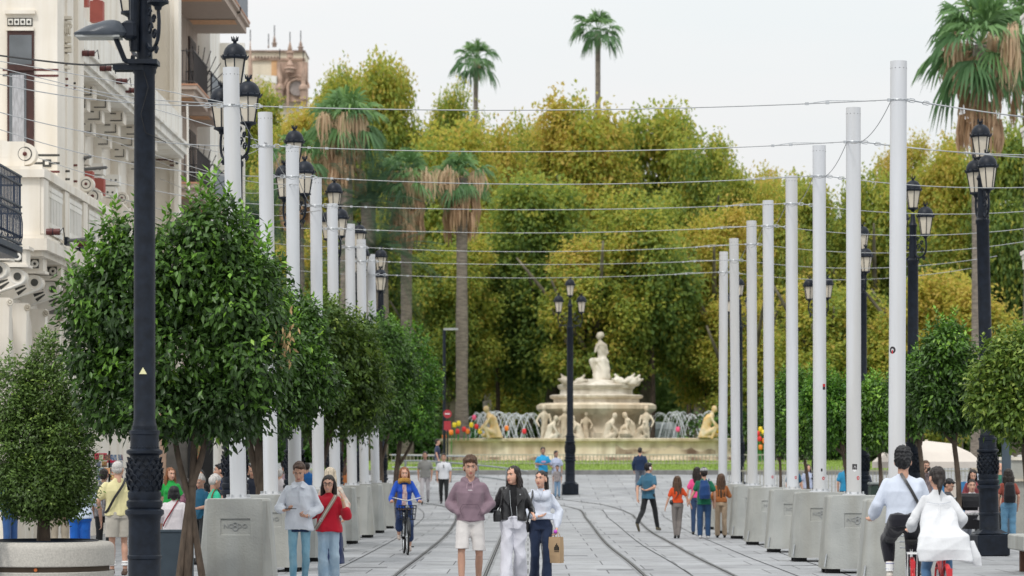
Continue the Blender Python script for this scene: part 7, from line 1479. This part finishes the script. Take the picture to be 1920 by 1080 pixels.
# ---- middle distance walkers
walkA = dict(knA=(-.095, -.12, .52), anA=(-.09, -.18, .10), knB=(.095, .04, .5), anB=(.09, .26, .17)); walkB = dict(knB=(.095, -.12, .52), anB=(.09, -.18, .10), knA=(-.095, .04, .5), anA=(-.09, .26, .17))
def wk(w_, **k): p = dict(w_); p.update(k); return p
blk_sh = ('shoe_black', (.02, .02, .02)); wh_sh = ('shoe_white', (.7, .7, .7))
person(797, 54.5, 'man in a grey T-shirt and pale grey joggers walking behind the bicycle', 0, 1.82, 'two men walking side by side behind the cyclist', hs=1.05, vox=.012, skinc=.7, top=('tee', 'grey_tee', (.24, .24, .23), dict(sleeve='short', z0=.90, ease=.028)), bottom=('trousers', 'pale_jogger', (.50, .48, .50), dict(hem=.05)), shoes=blk_sh, hair=('crop', 'black'), pose=walkA)
r, Hd, U, Lw, k, q, HM = person(832, 55, 'man in a white T-shirt with sunglasses on the collar and black trousers', 0, 1.79, 'two men walking side by side behind the cyclist', hs=1.05, vox=.012, skinc=.85, top=('tee', 'white_tee', (.66, .68, .72), dict(sleeve='short', z0=.90, ease=.028)), bottom=('trousers', 'black_trouser', (.018, .02, .022), dict(hem=.05)), shoes=blk_sh, hair=('short', 'dark'), pose=walkB)
mb = MB(); mb.box(U((.0, -.150, 1.33)), (.03, .015, .11)); mb.build('hanging_sunglasses', frame_blk, r)
person(820, 46, 'person in a dark navy polo seen at the left end of the fountain', 90, 1.70, None, hs=1.05, vox=.016, top=('tee', 'navy_polo', (.025, .035, .08), dict(sleeve='short', z0=.9)), bottom=('trousers', 'grey_trouser', (.14, .15, .18)), hair=('short', 'dark'))
r, Hd, U, Lw, k, q, HM = person(1018, 51.5, 'man in a bright blue football shirt and black trousers beside the central lamp post', 10, 1.78, 'family standing by the central lamp post', vox=.014, hs=1.05, skinc=.55, top=('tee', 'sky_blue', (.03, .33, .62), dict(sleeve='short', z0=.88, ease=.03)), bottom=('trousers', 'black_trouser', (.018, .02, .022)), hair=('crop', 'black'), pose=dict(elA=(-.26, .0, 1.16), wrA=(-.06, -.2, 1.14), elB=(.26, .0, 1.16), wrB=(.08, -.2, 1.14)))
mb = MB(); mb.box(U((0, -.140, 1.24)), (.15, .01, .05)); mb.build('shirt_print', mat('pink_print', (.75, .35, .5), .7), r); addp('backpack', [('loft', [(U((-.16, .1, 1.0)), .1, .09), (U((-.16, .12, 1.2)), .11, .1), (U((-.14, .1, 1.38)), .08, .07)])], .016, cloth('pale_bag', (.5, .55, .62)), r)
person(1043, 51.5, 'woman in a pale lilac top standing next to the man in bright blue', -10, 1.66, 'family standing by the central lamp post', 'f', vox=.014, hs=1.05, skinc=.6, top=('tee', 'lilac', (.42, .47, .62), dict(sleeve='short', z0=.88, ease=.03)), bottom=('trousers', 'pale_trouser', (.5, .48, .5)), hair=('low_pony', 'black'), head=(35, 15), pose=dict(elA=(-.24, .0, 1.16), wrA=(-.1, -.2, 1.1)))
person(1045, 52.2, 'small child in a grey T-shirt and blue jeans beside the central lamp', 0, 1.17, 'family standing by the central lamp post', vox=.014, hs=1.25, skinc=.6, top=('tee', 'dark_grey_print', (.13, .13, .14), dict(sleeve='short', z0=.88, ease=.03, col2=(.4, .35, .35), scale=14)), bottom=('jeans', 'child_denim', (.17, .28, .42)), hair=('short', 'dark'))
person(1200, 50.9, 'man in a navy sweater and grey trousers walking away towards the fountain', 172, 1.73, None, vox=.013, hs=1.0, top=('sweater', 'navy_sweater', (.014, .03, .075), dict(ease=.04, z0=.90)), bottom=('trousers', 'slate_trouser', (.12, .135, .17), dict(ease=.02, hem=.07)), hair=('short', 'dark'), pose=wk(walkA), build=1.08)
r, Hd, U, Lw, k, q, HM = person(1216, 74.8, 'boy in a teal T-shirt striding with one arm held behind his back', 150, 1.72, None, vox=.010, hs=1.05, skinc=.95, top=('tee', 'teal', (.045, .14, .22), dict(sleeve='short', z0=.84, ease=.035, fold=.015)), bottom=('trousers', 'black_trouser', (.018, .02, .022), dict(hem=.055)), shoes=('shoe_olive', (.13, .11, .07)), hair=('short', 'black'), face=False,
    pose=dict(elA=(-.24, .14, 1.13), wrA=(-.04, .17, 1.06), elB=(.26, .12, 1.12), wrB=(.20, .22, .86), haA=(.9, 0, 0), hipA=(-.085, 0, .93), knA=(-.10, -.16, .55), anA=(-.10, -.30, .12), knB=(.10, .12, .53), anB=(.10, .42, .22), toeB=(0, -.6, -.8)), head=(-30, 0))
mb = MB(); mb.torus(Hd(0, .01, .03), .098 * q, .009, 20, 6, (0, 1, .3), R(-110), R(110)); mb.ell(Hd(-.08, .01, -.01), (.02, .035, .04)); mb.ell(Hd(.08, .01, -.01), (.02, .035, .04)); mb.build('headphones', wht, r, True)
g4 = 'family walking away along the right blocks'
r, Hd, U, Lw, k, q, HM = person(1270, 82.3, 'girl in an orange top and grey leggings walking away holding hands', 182, 1.41, g4, 'f', vox=.010, hs=1.12, skinc=.9, face=False, top=('tee', 'orange_red', (.62, .075, .018), dict(sleeve='short', z0=1.0, ease=.025)), bottom=('trousers', 'taupe', (.19, .17, .16), dict(hem=.05, ease=.008, top=1.06)), shoes=blk_sh, hair=('long', 'brown'), pose=wk(dict(knA=(-.07, -.04, .5), anA=(-.03, .06, .10), knB=(.08, -.02, .5), anB=(.06, .02, .09)), elA=(-.27, .0, 1.15), wrA=(-.38, 0, .93), elB=(.25, .02, 1.13), wrB=(.33, .0, .88)))
strap('bag_strap', leather, r, [U((.1, .13, 1.1)), U((-.02, .14, 1.25)), U((-.12, .08, 1.42))], .008); addp('small_bag', [('ell', U((.17, .05, 1.02)), (.05, .05, .06))], .01, leather, r)
person(1307, 78, 'person in a pink top almost hidden behind the man with the navy backpack', 180, 1.62, g4, 'f', vox=.014, hs=1.05, face=False, top=('tee', 'hot_pink', (.75, .08, .25), dict(sleeve='short', z0=.95, ease=.03)), bottom=('jeans', 'dark_blue_jean', (.03, .06, .13)), shoes=blk_sh, hair=('long', 'dark'), pose=wk({}, elB=(.24, .02, 1.15), wrB=(.26, 0, .92)))
r, Hd, U, Lw, k, q, HM = person(1320, 82.3, 'man in a green T-shirt, grey cap and navy backpack holding the girl\'s hand', 180, 1.60, g4, vox=.010, hs=1.12, skinc=.85, face=False, top=('tee', 'bottle_green', (.012, .13, .07), dict(sleeve='short', z0=.84, ease=.035)), bottom=('jeans', 'dark_denim', (.025, .065, .15), dict(hem=.072, ease=.022)), shoes=('shoe_white', (.7, .7, .7)), hair=('crop', 'dark'), pose=dict(elB=(.25, .0, 1.15), wrB=(.37, .0, .92), elA=(-.26, .02, 1.14), wrA=(-.27, -.02, .88), knA=(-.1, -.02, .5), knB=(.1, -.02, .5)))
addp('backpack', [('loft', [(U((0, .20, .98)), .135 * k, .10 * k), (U((0, .22, 1.08)), .15 * k, .12 * k), (U((0, .21, 1.3)), .13 * k, .10 * k), (U((0, .16, 1.45)), .09 * k, .07 * k)])], .011, cloth('navy_pack', (.015, .05, .16)), r, noise_a=.012, noise_f=14); strap('backpack_straps', cloth('navy_pack', (.015, .05, .16)), r, [U((-.11, .14, 1.43)), U((-.12, .0, 1.48)), U((-.12, -.12, 1.35))], .016)
addp('cap', [('ell', Hd(0, .01, .065), (.085 * q, .10 * q, .062 * q), 14, 10, HM), ('ell', Hd(0, -.10, .045), (.06 * q, .06 * q, .010 * q), 14, 8, HM)], .009, cloth('grey_cap', (.36, .36, .37)), r)
person(1352, 81.5, 'long haired girl in a rust brown top and beige trousers, rightmost of the family', 178, 1.46, g4, 'f', vox=.010, hs=1.12, skinc=.95, face=False, top=('tee', 'rust', (.40, .14, .045), dict(sleeve='three', z0=.98, ease=.025)), bottom=('trousers', 'beige', (.50, .38, .27), dict(hem=.075, ease=.016, top=1.06)), shoes=blk_sh, hair=('verylong', 'brown'), pose=wk({}, elA=(-.24, -.1, 1.15), wrA=(-.1, -.25, 1.2)))
# ---- left pavement crowd
r, Hd, U, Lw, k, q, HM = person(222, 124, 'grey haired man in a pale yellow T-shirt with a black cross body strap', 200, 1.72, None, vox=.009, hs=1.08, skinc=.9, face=False, top=('tee', 'pale_yellow', (.68, .62, .34), dict(sleeve='short', z0=.92, ease=.045, fold=.018)), bottom=('shorts', 'stone_shorts', (.42, .39, .34), dict(end=.42, ease=.032)), shoes=('shoe_brown', (.12, .07, .05)), hair=('ring', 'grey'), build=1.15, pose=dict(elA=(-.25, -.05, 1.15), wrA=(-.18, -.2, 1.02), elB=(.27, -.02, 1.14), wrB=(.22, -.22, 1.05)), head=(-35, 0))
band_ = MB(); band_strip(band_, [U((-.09, .06, 1.50)), U((-.03, .14, 1.38)), U((.08, .165, 1.2)), U((.16, .13, 1.02)), U((.19, .05, .96))], .018); band_.build('cross_strap', leather, r).modifiers.new('s', 'SOLIDIFY').thickness = .01
addp('cropped_grey_hair', [('ell', Hd(0, .02, .043), (.076 * q, .092 * q, .077 * q), 14, 10, HM)], .009, HAIR['grey'], r)
mb = MB(); mb.torus(Hd(-.034, -.094, .008), .022 * q, .003, 14, 5, HM @ Vector((0, 1, 0))); mb.torus(Hd(.034, -.094, .008), .022 * q, .003, 14, 5, HM @ Vector((0, 1, 0))); mb.tube([Hd(-.057, -.09, .012), Hd(-.08, 0, .012)], .003, 5); mb.tube([Hd(.057, -.09, .012), Hd(.08, 0, .012)], .003, 5); mb.build('glasses', frame_blk, r); mb = MB()
for S in (-1, 1): mb.torus(Lw((S * .10, .02, .17)), .042, .018, 12, 8, (0, 0, 1)); mb.torus(Lw((S * .10, .02, .21)), .042, .016, 12, 8, (0, 0, 1))
mb.build('socks', wht, r, True)
person(150, 118, 'person in a pale blue shirt and royal blue trousers beside the laurel tree', 190, 1.55, None, vox=.011, hs=1.05, skinc=.62, face=False, top=('shirt', 'pale_blue_shirt', (.55, .62, .74), dict(sleeve='short', z0=.92, ease=.05, fold=.016, flare=.02)), bottom=('trousers', 'royal_blue', (.01, .10, .42), dict(ease=.03, hem=.09)), hair=('short', 'grey'), build=1.25, pose=dict(elA=(-.28, 0, 1.12), wrA=(-.30, -.06, .86)))
person(112, 112, 'person in a dark green shirt and beige trousers behind the planter tree', 185, 1.62, None, vox=.013, skinc=.85, face=False, top=('tee', 'dark_green', (.02, .13, .09), dict(sleeve='short', z0=.90, ease=.03)), bottom=('trousers', 'stone_trouser', (.40, .34, .26)), hair=('short', 'grey'))
person(195, 108, 'woman in a dark patterned dress standing behind the man in the yellow T-shirt', 170, 1.6, None, 'f', vox=.013, skinc=.7, face=False, top=('tee', 'dark_pattern', (.05, .05, .06), dict(sleeve='short', z0=.85, ease=.03, col2=(.35, .33, .33), scale=25)), bottom=('trousers', 'black_trouser', (.018, .02, .022), dict(hem=.07)), hair=('short', 'dark'))
person(18, 112, 'person in a blue jacket and jeans holding something at the left edge behind the planter', 60, 1.62, None, vox=.012, skinc=.8, top=('jacket', 'strong_blue', (.02, .13, .38), dict(z0=.95, ease=.03)), bottom=('jeans', 'blue_jean', (.04, .10, .26)), hair=('short', 'dark'), pose=dict(wrA=(-.1, -.24, 1.08), wrB=(.1, -.24, 1.06)))
person(-42, 146, 'bare armed person cut off by the left edge of the photo, holding a white phone', 15, 1.68, None, vox=.008, skinc=1.1, top=('tee', 'azure', (.03, .25, .45), dict(sleeve='short', z0=.92, ease=.03)), bottom=('jeans', 'blue_jean', (.04, .10, .26)), hair=('short', 'dark'), pose=dict(elB=(.20, .02, 1.12), wrB=(.215, -.10, .85)))
r, Hd, U, Lw, k, q, HM = person(320, 100, 'woman with long auburn hair in a bright green polo near the tree stems', 12, 1.61, None, 'f', vox=.009, hs=1.08, skinc=.95, top=('tee', 'bright_green', (.02, .34, .06), dict(sleeve='short', z0=.9, ease=.025)), bottom=('jeans', 'blue_jean', (.04, .10, .26)), hair=('long', 'auburn'), head=(20, 0))
r, Hd, U, Lw, k, q, HM = person(326, 120, 'black haired woman in white with a dark red strap, behind the grey bin', 186, 1.32, None, 'f', vox=.009, hs=1.22, skinc=.9, face=False, top=('tee', 'soft_white', (.62, .58, .60), dict(sleeve='three', z0=.85, ease=.055, flat=1)), bottom=('trousers', 'blue_jean2', (.03, .06, .16)), hair=('bob', 'black'), build=1.25)
strap('red_strap', cloth('dark_red_strap', (.22, .02, .03)), r, [U((-.07, .08, 1.48)), U((.02, .16, 1.3)), U((.14, .16, 1.05)), U((.17, .12, .95))], .011)
person(352, 108, 'dark haired person partly hidden by the tree stems, facing left', 60, 1.42, None, 'f', vox=.012, hs=1.1, skinc=.8, top=('tee', 'patterned_pink', (.35, .15, .2), dict(z0=.9, col2=(.1, .05, .08), scale=30)), bottom=('trousers', 'black_trouser', (.018, .02, .022)), hair=('bob', 'dark'), face=False)
person(376, 112, 'man with glasses in a dark teal shirt looking down, right of the tree stems', -40, 1.50, None, vox=.010, hs=1.15, skinc=.75, top=('shirt', 'dark_teal', (.015, .09, .16), dict(z0=.9, sleeve='short')), bottom=('trousers', 'black_trouser', (.018, .02, .022)), hair=('crop', 'grey'), head=(20, 25), pose=dict(wrA=(-.1, -.22, 1.1), wrB=(.1, -.22, 1.1)))
r, Hd, U, Lw, k, q, HM = person(402, 116, 'man in a mint green polo with a brown strap, behind the nearest left block', 115, 1.50, None, vox=.010, hs=1.15, skinc=.75, top=('tee', 'mint_green', (.03, .42, .25), dict(z0=.9, sleeve='short', ease=.03)), bottom=('trousers', 'black_trouser', (.018, .02, .022)), hair=('short', 'grey'), head=(10, 25), build=1.1, face=False)
strap('brown_strap', cloth('brown_strap', (.16, .08, .04)), r, [U((-.05, -.1, 1.46)), U((-.08, .0, 1.5)), U((-.13, .10, 1.35)), U((-.15, .12, 1.1))], .011)
person(413, 98, 'tall dark haired man in a navy T-shirt gesturing beside the nearest left pole', -75, 1.68, None, vox=.010, hs=1.1, skinc=.85, top=('tee', 'navy_tee2', (.012, .02, .05), dict(z0=.9, sleeve='short', ease=.04)), bottom=('trousers', 'black_trouser', (.018, .02, .022)), hair=('short', 'black'), build=1.15, pose=dict(elA=(-.2, -.1, 1.15), wrA=(.05, -.35, 1.18)))
person(376, 92, 'woman with long black hair looking out behind the tree stems', 0, 1.56, None, 'f', vox=.012, hs=1.08, skinc=.85, top=('tee', 'black', (.012, .012, .014), dict(z0=.9)), bottom=('trousers', 'black_trouser', (.018, .02, .022)), hair=('long', 'black'))
person(473, 82, 'elderly balding man in a light blue shirt and open dark jacket behind the block gap', 5, 1.62, None, vox=.011, hs=1.1, skinc=.9, top=('jacket', 'dark_jacket', (.02, .025, .04), dict(z0=.93, ease=.035)), bottom=('jeans', 'mid_jean', (.06, .14, .30)), hair=('ring', 'grey'))
r = bpy.data.objects[-1] if False else None
for i, (px, s_, yw, hh, sx_, nm, col, hr, lb) in enumerate((
    (452, 78, 170, 1.66, 'm', 'white_tee', (.66, .68, .72), ('short', 'dark'), 'person in a white T-shirt glimpsed right of the nearest left pole'),
    (465, 72, 0, 1.70, 'f', 'black', (.012, .012, .014), ('long', 'black'), 'person in black standing behind the elderly man'),
    (525, 74, 160, 1.55, 'm', 'soft_white', (.62, .58, .60), ('short', 'grey'), 'grey haired person in white between the second pole and the boy with the phone'),
    (540, 66, 190, 1.72, 'f', 'lilac_pink', (.55, .42, .5), ('long', 'grey'), 'person in pale pink behind the boy with the phone'),
    (532, 60, 170, 1.80, 'm', 'black', (.012, .012, .014), ('short', 'black'), 'tall person in black in the far crowd on the left pavement'),
    (576, 62, 180, 1.72, 'm', 'strong_blue', (.02, .13, .38), ('short', 'dark'), 'person with a blue backpack between the third and fourth left poles'),
    (488, 60, 200, 1.70, 'm', 'strong_blue', (.02, .13, .38), ('short', 'brown'), 'person in bright blue far back on the left pavement'),
    (645, 58, 175, 1.66, 'f', 'rust', (.40, .14, .045), ('long', 'brown'), 'woman with brown hair far back between the fifth and sixth left poles'),
    (1488, 62, 190, 1.70, 'm', 'dark_teal', (.015, .09, .16), ('short', 'dark'), 'person in a dark green top beyond the fourth right block'),
    (1515, 58, 10, 1.62, 'f', 'lilac', (.42, .47, .62), ('long', 'dark'), 'woman in a pale lilac top walking beyond the third right pole'),
    (1586, 66, 180, 1.78, 'm', 'azure', (.03, .25, .45), ('crop', 'dark'), 'person in light blue just left of the second right pole'),
    (1617, 70, 175, 1.72, 'm', 'navy_tee2', (.012, .02, .05), ('short', 'dark'), 'broad man in a navy polo right behind the second right pole'),
    (1912, 64, 160, 1.95, 'f', 'hot_pink', (.75, .08, .25), ('short', 'grey'), 'person in a pink top on the raised terrace at the right edge'),
    (1896, 66, 200, 1.92, 'm', 'navy_tee2', (.012, .02, .05), ('short', 'grey'), 'person in dark navy on the raised terrace at the right edge'),
    (1806, 66, 10, 1.20, 'f', 'red', (.48, .012, .03), ('long', 'dark'), 'seated guest in red and blue under the right side of the parasol'),
    (1766, 68, 190, 1.22, 'm', 'pale_blue_shirt', (.55, .62, .74), ('short', 'brown'), 'seated guest in pale blue behind the slim tree trunk'),
    (1745, 64, 200, 1.25, 'f', 'cream_floral', (.62, .58, .50), ('short', 'brown'), 'seated guest in cream under the parasol'))):
    person(px, s_, lb, yw, hh, 'people far back on the pavements', sx_, vox=.016, hs=1.05, hands=True, top=('tee', nm, col, dict(sleeve='short', z0=.9, ease=.03)), bottom=('trousers', ('stone_trouser', 'black_trouser', 'blue_jean')[i % 3], ((.40, .34, .26), (.018, .02, .022), (.04, .10, .26))[i % 3]), hair=hr, face=False)
# ---- right terrace
r, Hd, U, Lw, k, q, HM = person(1736, 78, 'bearded man in a grey checked shirt holding a camera to his face, above the cyclists', 5, 1.76, None, vox=.010, hs=1.1, skinc=.85, top=('shirt', 'check_shirt', (.12, .10, .11), dict(z0=.9, col2=(.28, .22, .22), scale=30)), bottom=('trousers', 'black_trouser', (.018, .02, .022)), hair=('crop', 'brown'), pose=dict(elA=(-.27, -.08, 1.2), wrA=(-.07, -.20, 1.50), elB=(.27, -.08, 1.2), wrB=(.07, -.20, 1.48), haA=(.4, -.2, .8), haB=(-.4, -.2, .8)))
mb = MB(); mb.box(U((.0, -.20, 1.57)), (.13, .06, .09), bev=.01); mb.tube([U((0, -.21, 1.565)), U((0, -.31, 1.555))], .038, 14); mb.build('camera', pad_rubber, r, True)
addp('beard', [('ell', Hd(0, -.048, -.07), (.047 * q, .045 * q, .045 * q), 12, 8, HM)], .009, HAIR['brown'], r)
seat = dict(hipA=(-.1, 0, .50), hipB=(.1, 0, .50), knA=(-.12, -.42, .50), anA=(-.12, -.40, .09), knB=(.12, -.42, .50), anB=(.12, -.40, .09))
person(1778, 90, 'dark haired man bending down behind the woman cyclist', 60, 1.75, None, vox=.010, hs=1.1, skinc=.8, top=('tee', 'dark_grey_tee', (.06, .06, .065), dict(z0=.92)), bottom=('trousers', 'grey_trouser', (.14, .15, .18)), hair=('short', 'black'), pose=seat, drop=.38, head=(0, 30))
person(1822, 88, 'man with cropped hair and a grey T-shirt sitting behind the pushchair', 0, 1.72, None, vox=.010, hs=1.1, skinc=.85, top=('tee', 'soft_white', (.62, .58, .60), dict(z0=.92, sleeve='short')), bottom=('trousers', 'grey_trouser', (.14, .15, .18)), hair=('crop', 'dark'), pose=seat, drop=.38)
person(1824, 78, 'dark haired woman in a maroon cardigan and white top looking down at a cafe table', 0, 1.68, None, 'f', vox=.010, hs=1.1, skinc=.95, top=('jacket', 'maroon_knit', (.22, .05, .06), dict(z0=.92)), bottom=('trousers', 'black_trouser', (.018, .02, .022)), hair=('long', 'dark'), head=(0, 22), pose=dict(wrA=(-.1, -.25, 1.1), wrB=(.1, -.25, 1.1)), drop=.14)
person(1829, 70, 'woman with short blond hair seated behind the cafe table', 160, 1.70, None, 'f', vox=.014, hs=1.1, top=('tee', 'pale_blue_shirt', (.55, .62, .74), dict(z0=.92)), bottom=('trousers', 'black_trouser', (.018, .02, .022)), hair=('bob', 'blond'), face=False)
person(1874, 84, 'bald bearded man in a dark green T-shirt seen right of the lamp post', -80, 1.70, None, vox=.011, hs=1.15, skinc=1.0, top=('tee', 'dark_green', (.02, .13, .09), dict(sleeve='short', z0=.9, ease=.04)), bottom=('trousers', 'black_trouser', (.018, .02, .022)), hair=('bald', 'brown'), build=1.15)
r, Hd, U, Lw, k, q, HM = person(1891, 92, 'woman with a black backpack and pale blue jeans walking away at the right edge', 178, 1.58, None, 'f', vox=.010, hs=1.1, skinc=.9, face=False, top=('tee', 'rust_red', (.28, .07, .05), dict(z0=.97, sleeve='short')), bottom=('jeans', 'sky_jean', (.13, .28, .42), dict(hem=.085, ease=.02, top=1.06)), shoes=('shoe_denim', (.2, .3, .4)), hair=('verylong', 'dark'))
addp('backpack', [('loft', [(U((0, .19, 1.0)), .13 * k, .09 * k), (U((0, .21, 1.15)), .14 * k, .11 * k), (U((0, .18, 1.4)), .11 * k, .08 * k), (U((0, .15, 1.46)), .07 * k, .05 * k)])], .011, cloth('black_pack', (.012, .012, .015)), r)
# pushchair
pcx = empty('pushchair', (XP(1824, 55.5), 55.5, 0), R(10), 'black pushchair with a folded hood and pale patterned blanket beside the right lamp post', 'pushchair')
mb = MB(); vs = []
for j in range(9):
    a = R(-5 + 22 * j); 
    for x_ in (-.24, .24): vs.append((x_, .12 + .27 * math.cos(a), .80 + .30 * math.sin(a)))
mb.add(vs, [(2 * j, 2 * j + 1, 2 * j + 3, 2 * j + 2) for j in range(8)]); mb.build('hood', cloth('black_pack', (.012, .012, .015)), pcx).modifiers.new('s', 'SOLIDIFY').thickness = .02
addp('seat_basket', [('loft', [((0, .0, .42), .20, .22), ((0, .0, .62), .24, .30), ((0, 0, .70), .24, .32)])], .02, cloth('black_pack', (.012, .012, .015)), pcx)
addp('blanket', [('loft', [((0, -.12, .60), .18, .2), ((0, -.12, .74), .17, .17)])], .015, cloth('spotted_blanket', (.60, .60, .60), col2=(.04, .04, .05), scale=9), pcx, noise_a=.02)
mb = MB()
for sx_ in (-1, 1): mb.tube([(sx_ * .25, .42, 1.02), (sx_ * .25, .1, .55), (sx_ * .25, -.35, .14)], .014, 6); mb.tube([(sx_ * .25, .1, .55), (sx_ * .27, .35, .16)], .014, 6)
mb.tube([(-.25, .42, 1.02), (.25, .42, 1.02)], .016, 8); mb.build('frame', steel, pcx)
for x_, y_, r0 in ((-.25, -.36, .11), (.25, -.36, .11), (-.28, .36, .15), (.28, .36, .15)):
    mb = MB(); mb.torus((x_, y_, r0), r0 - .02, .02, 18, 8, (1, 0, 0)); mb.tube([(x_ - .01, y_, r0), (x_ + .01, y_, r0)], r0 * .5, 12); mb.build('wheel', pad_rubber, pcx, True)
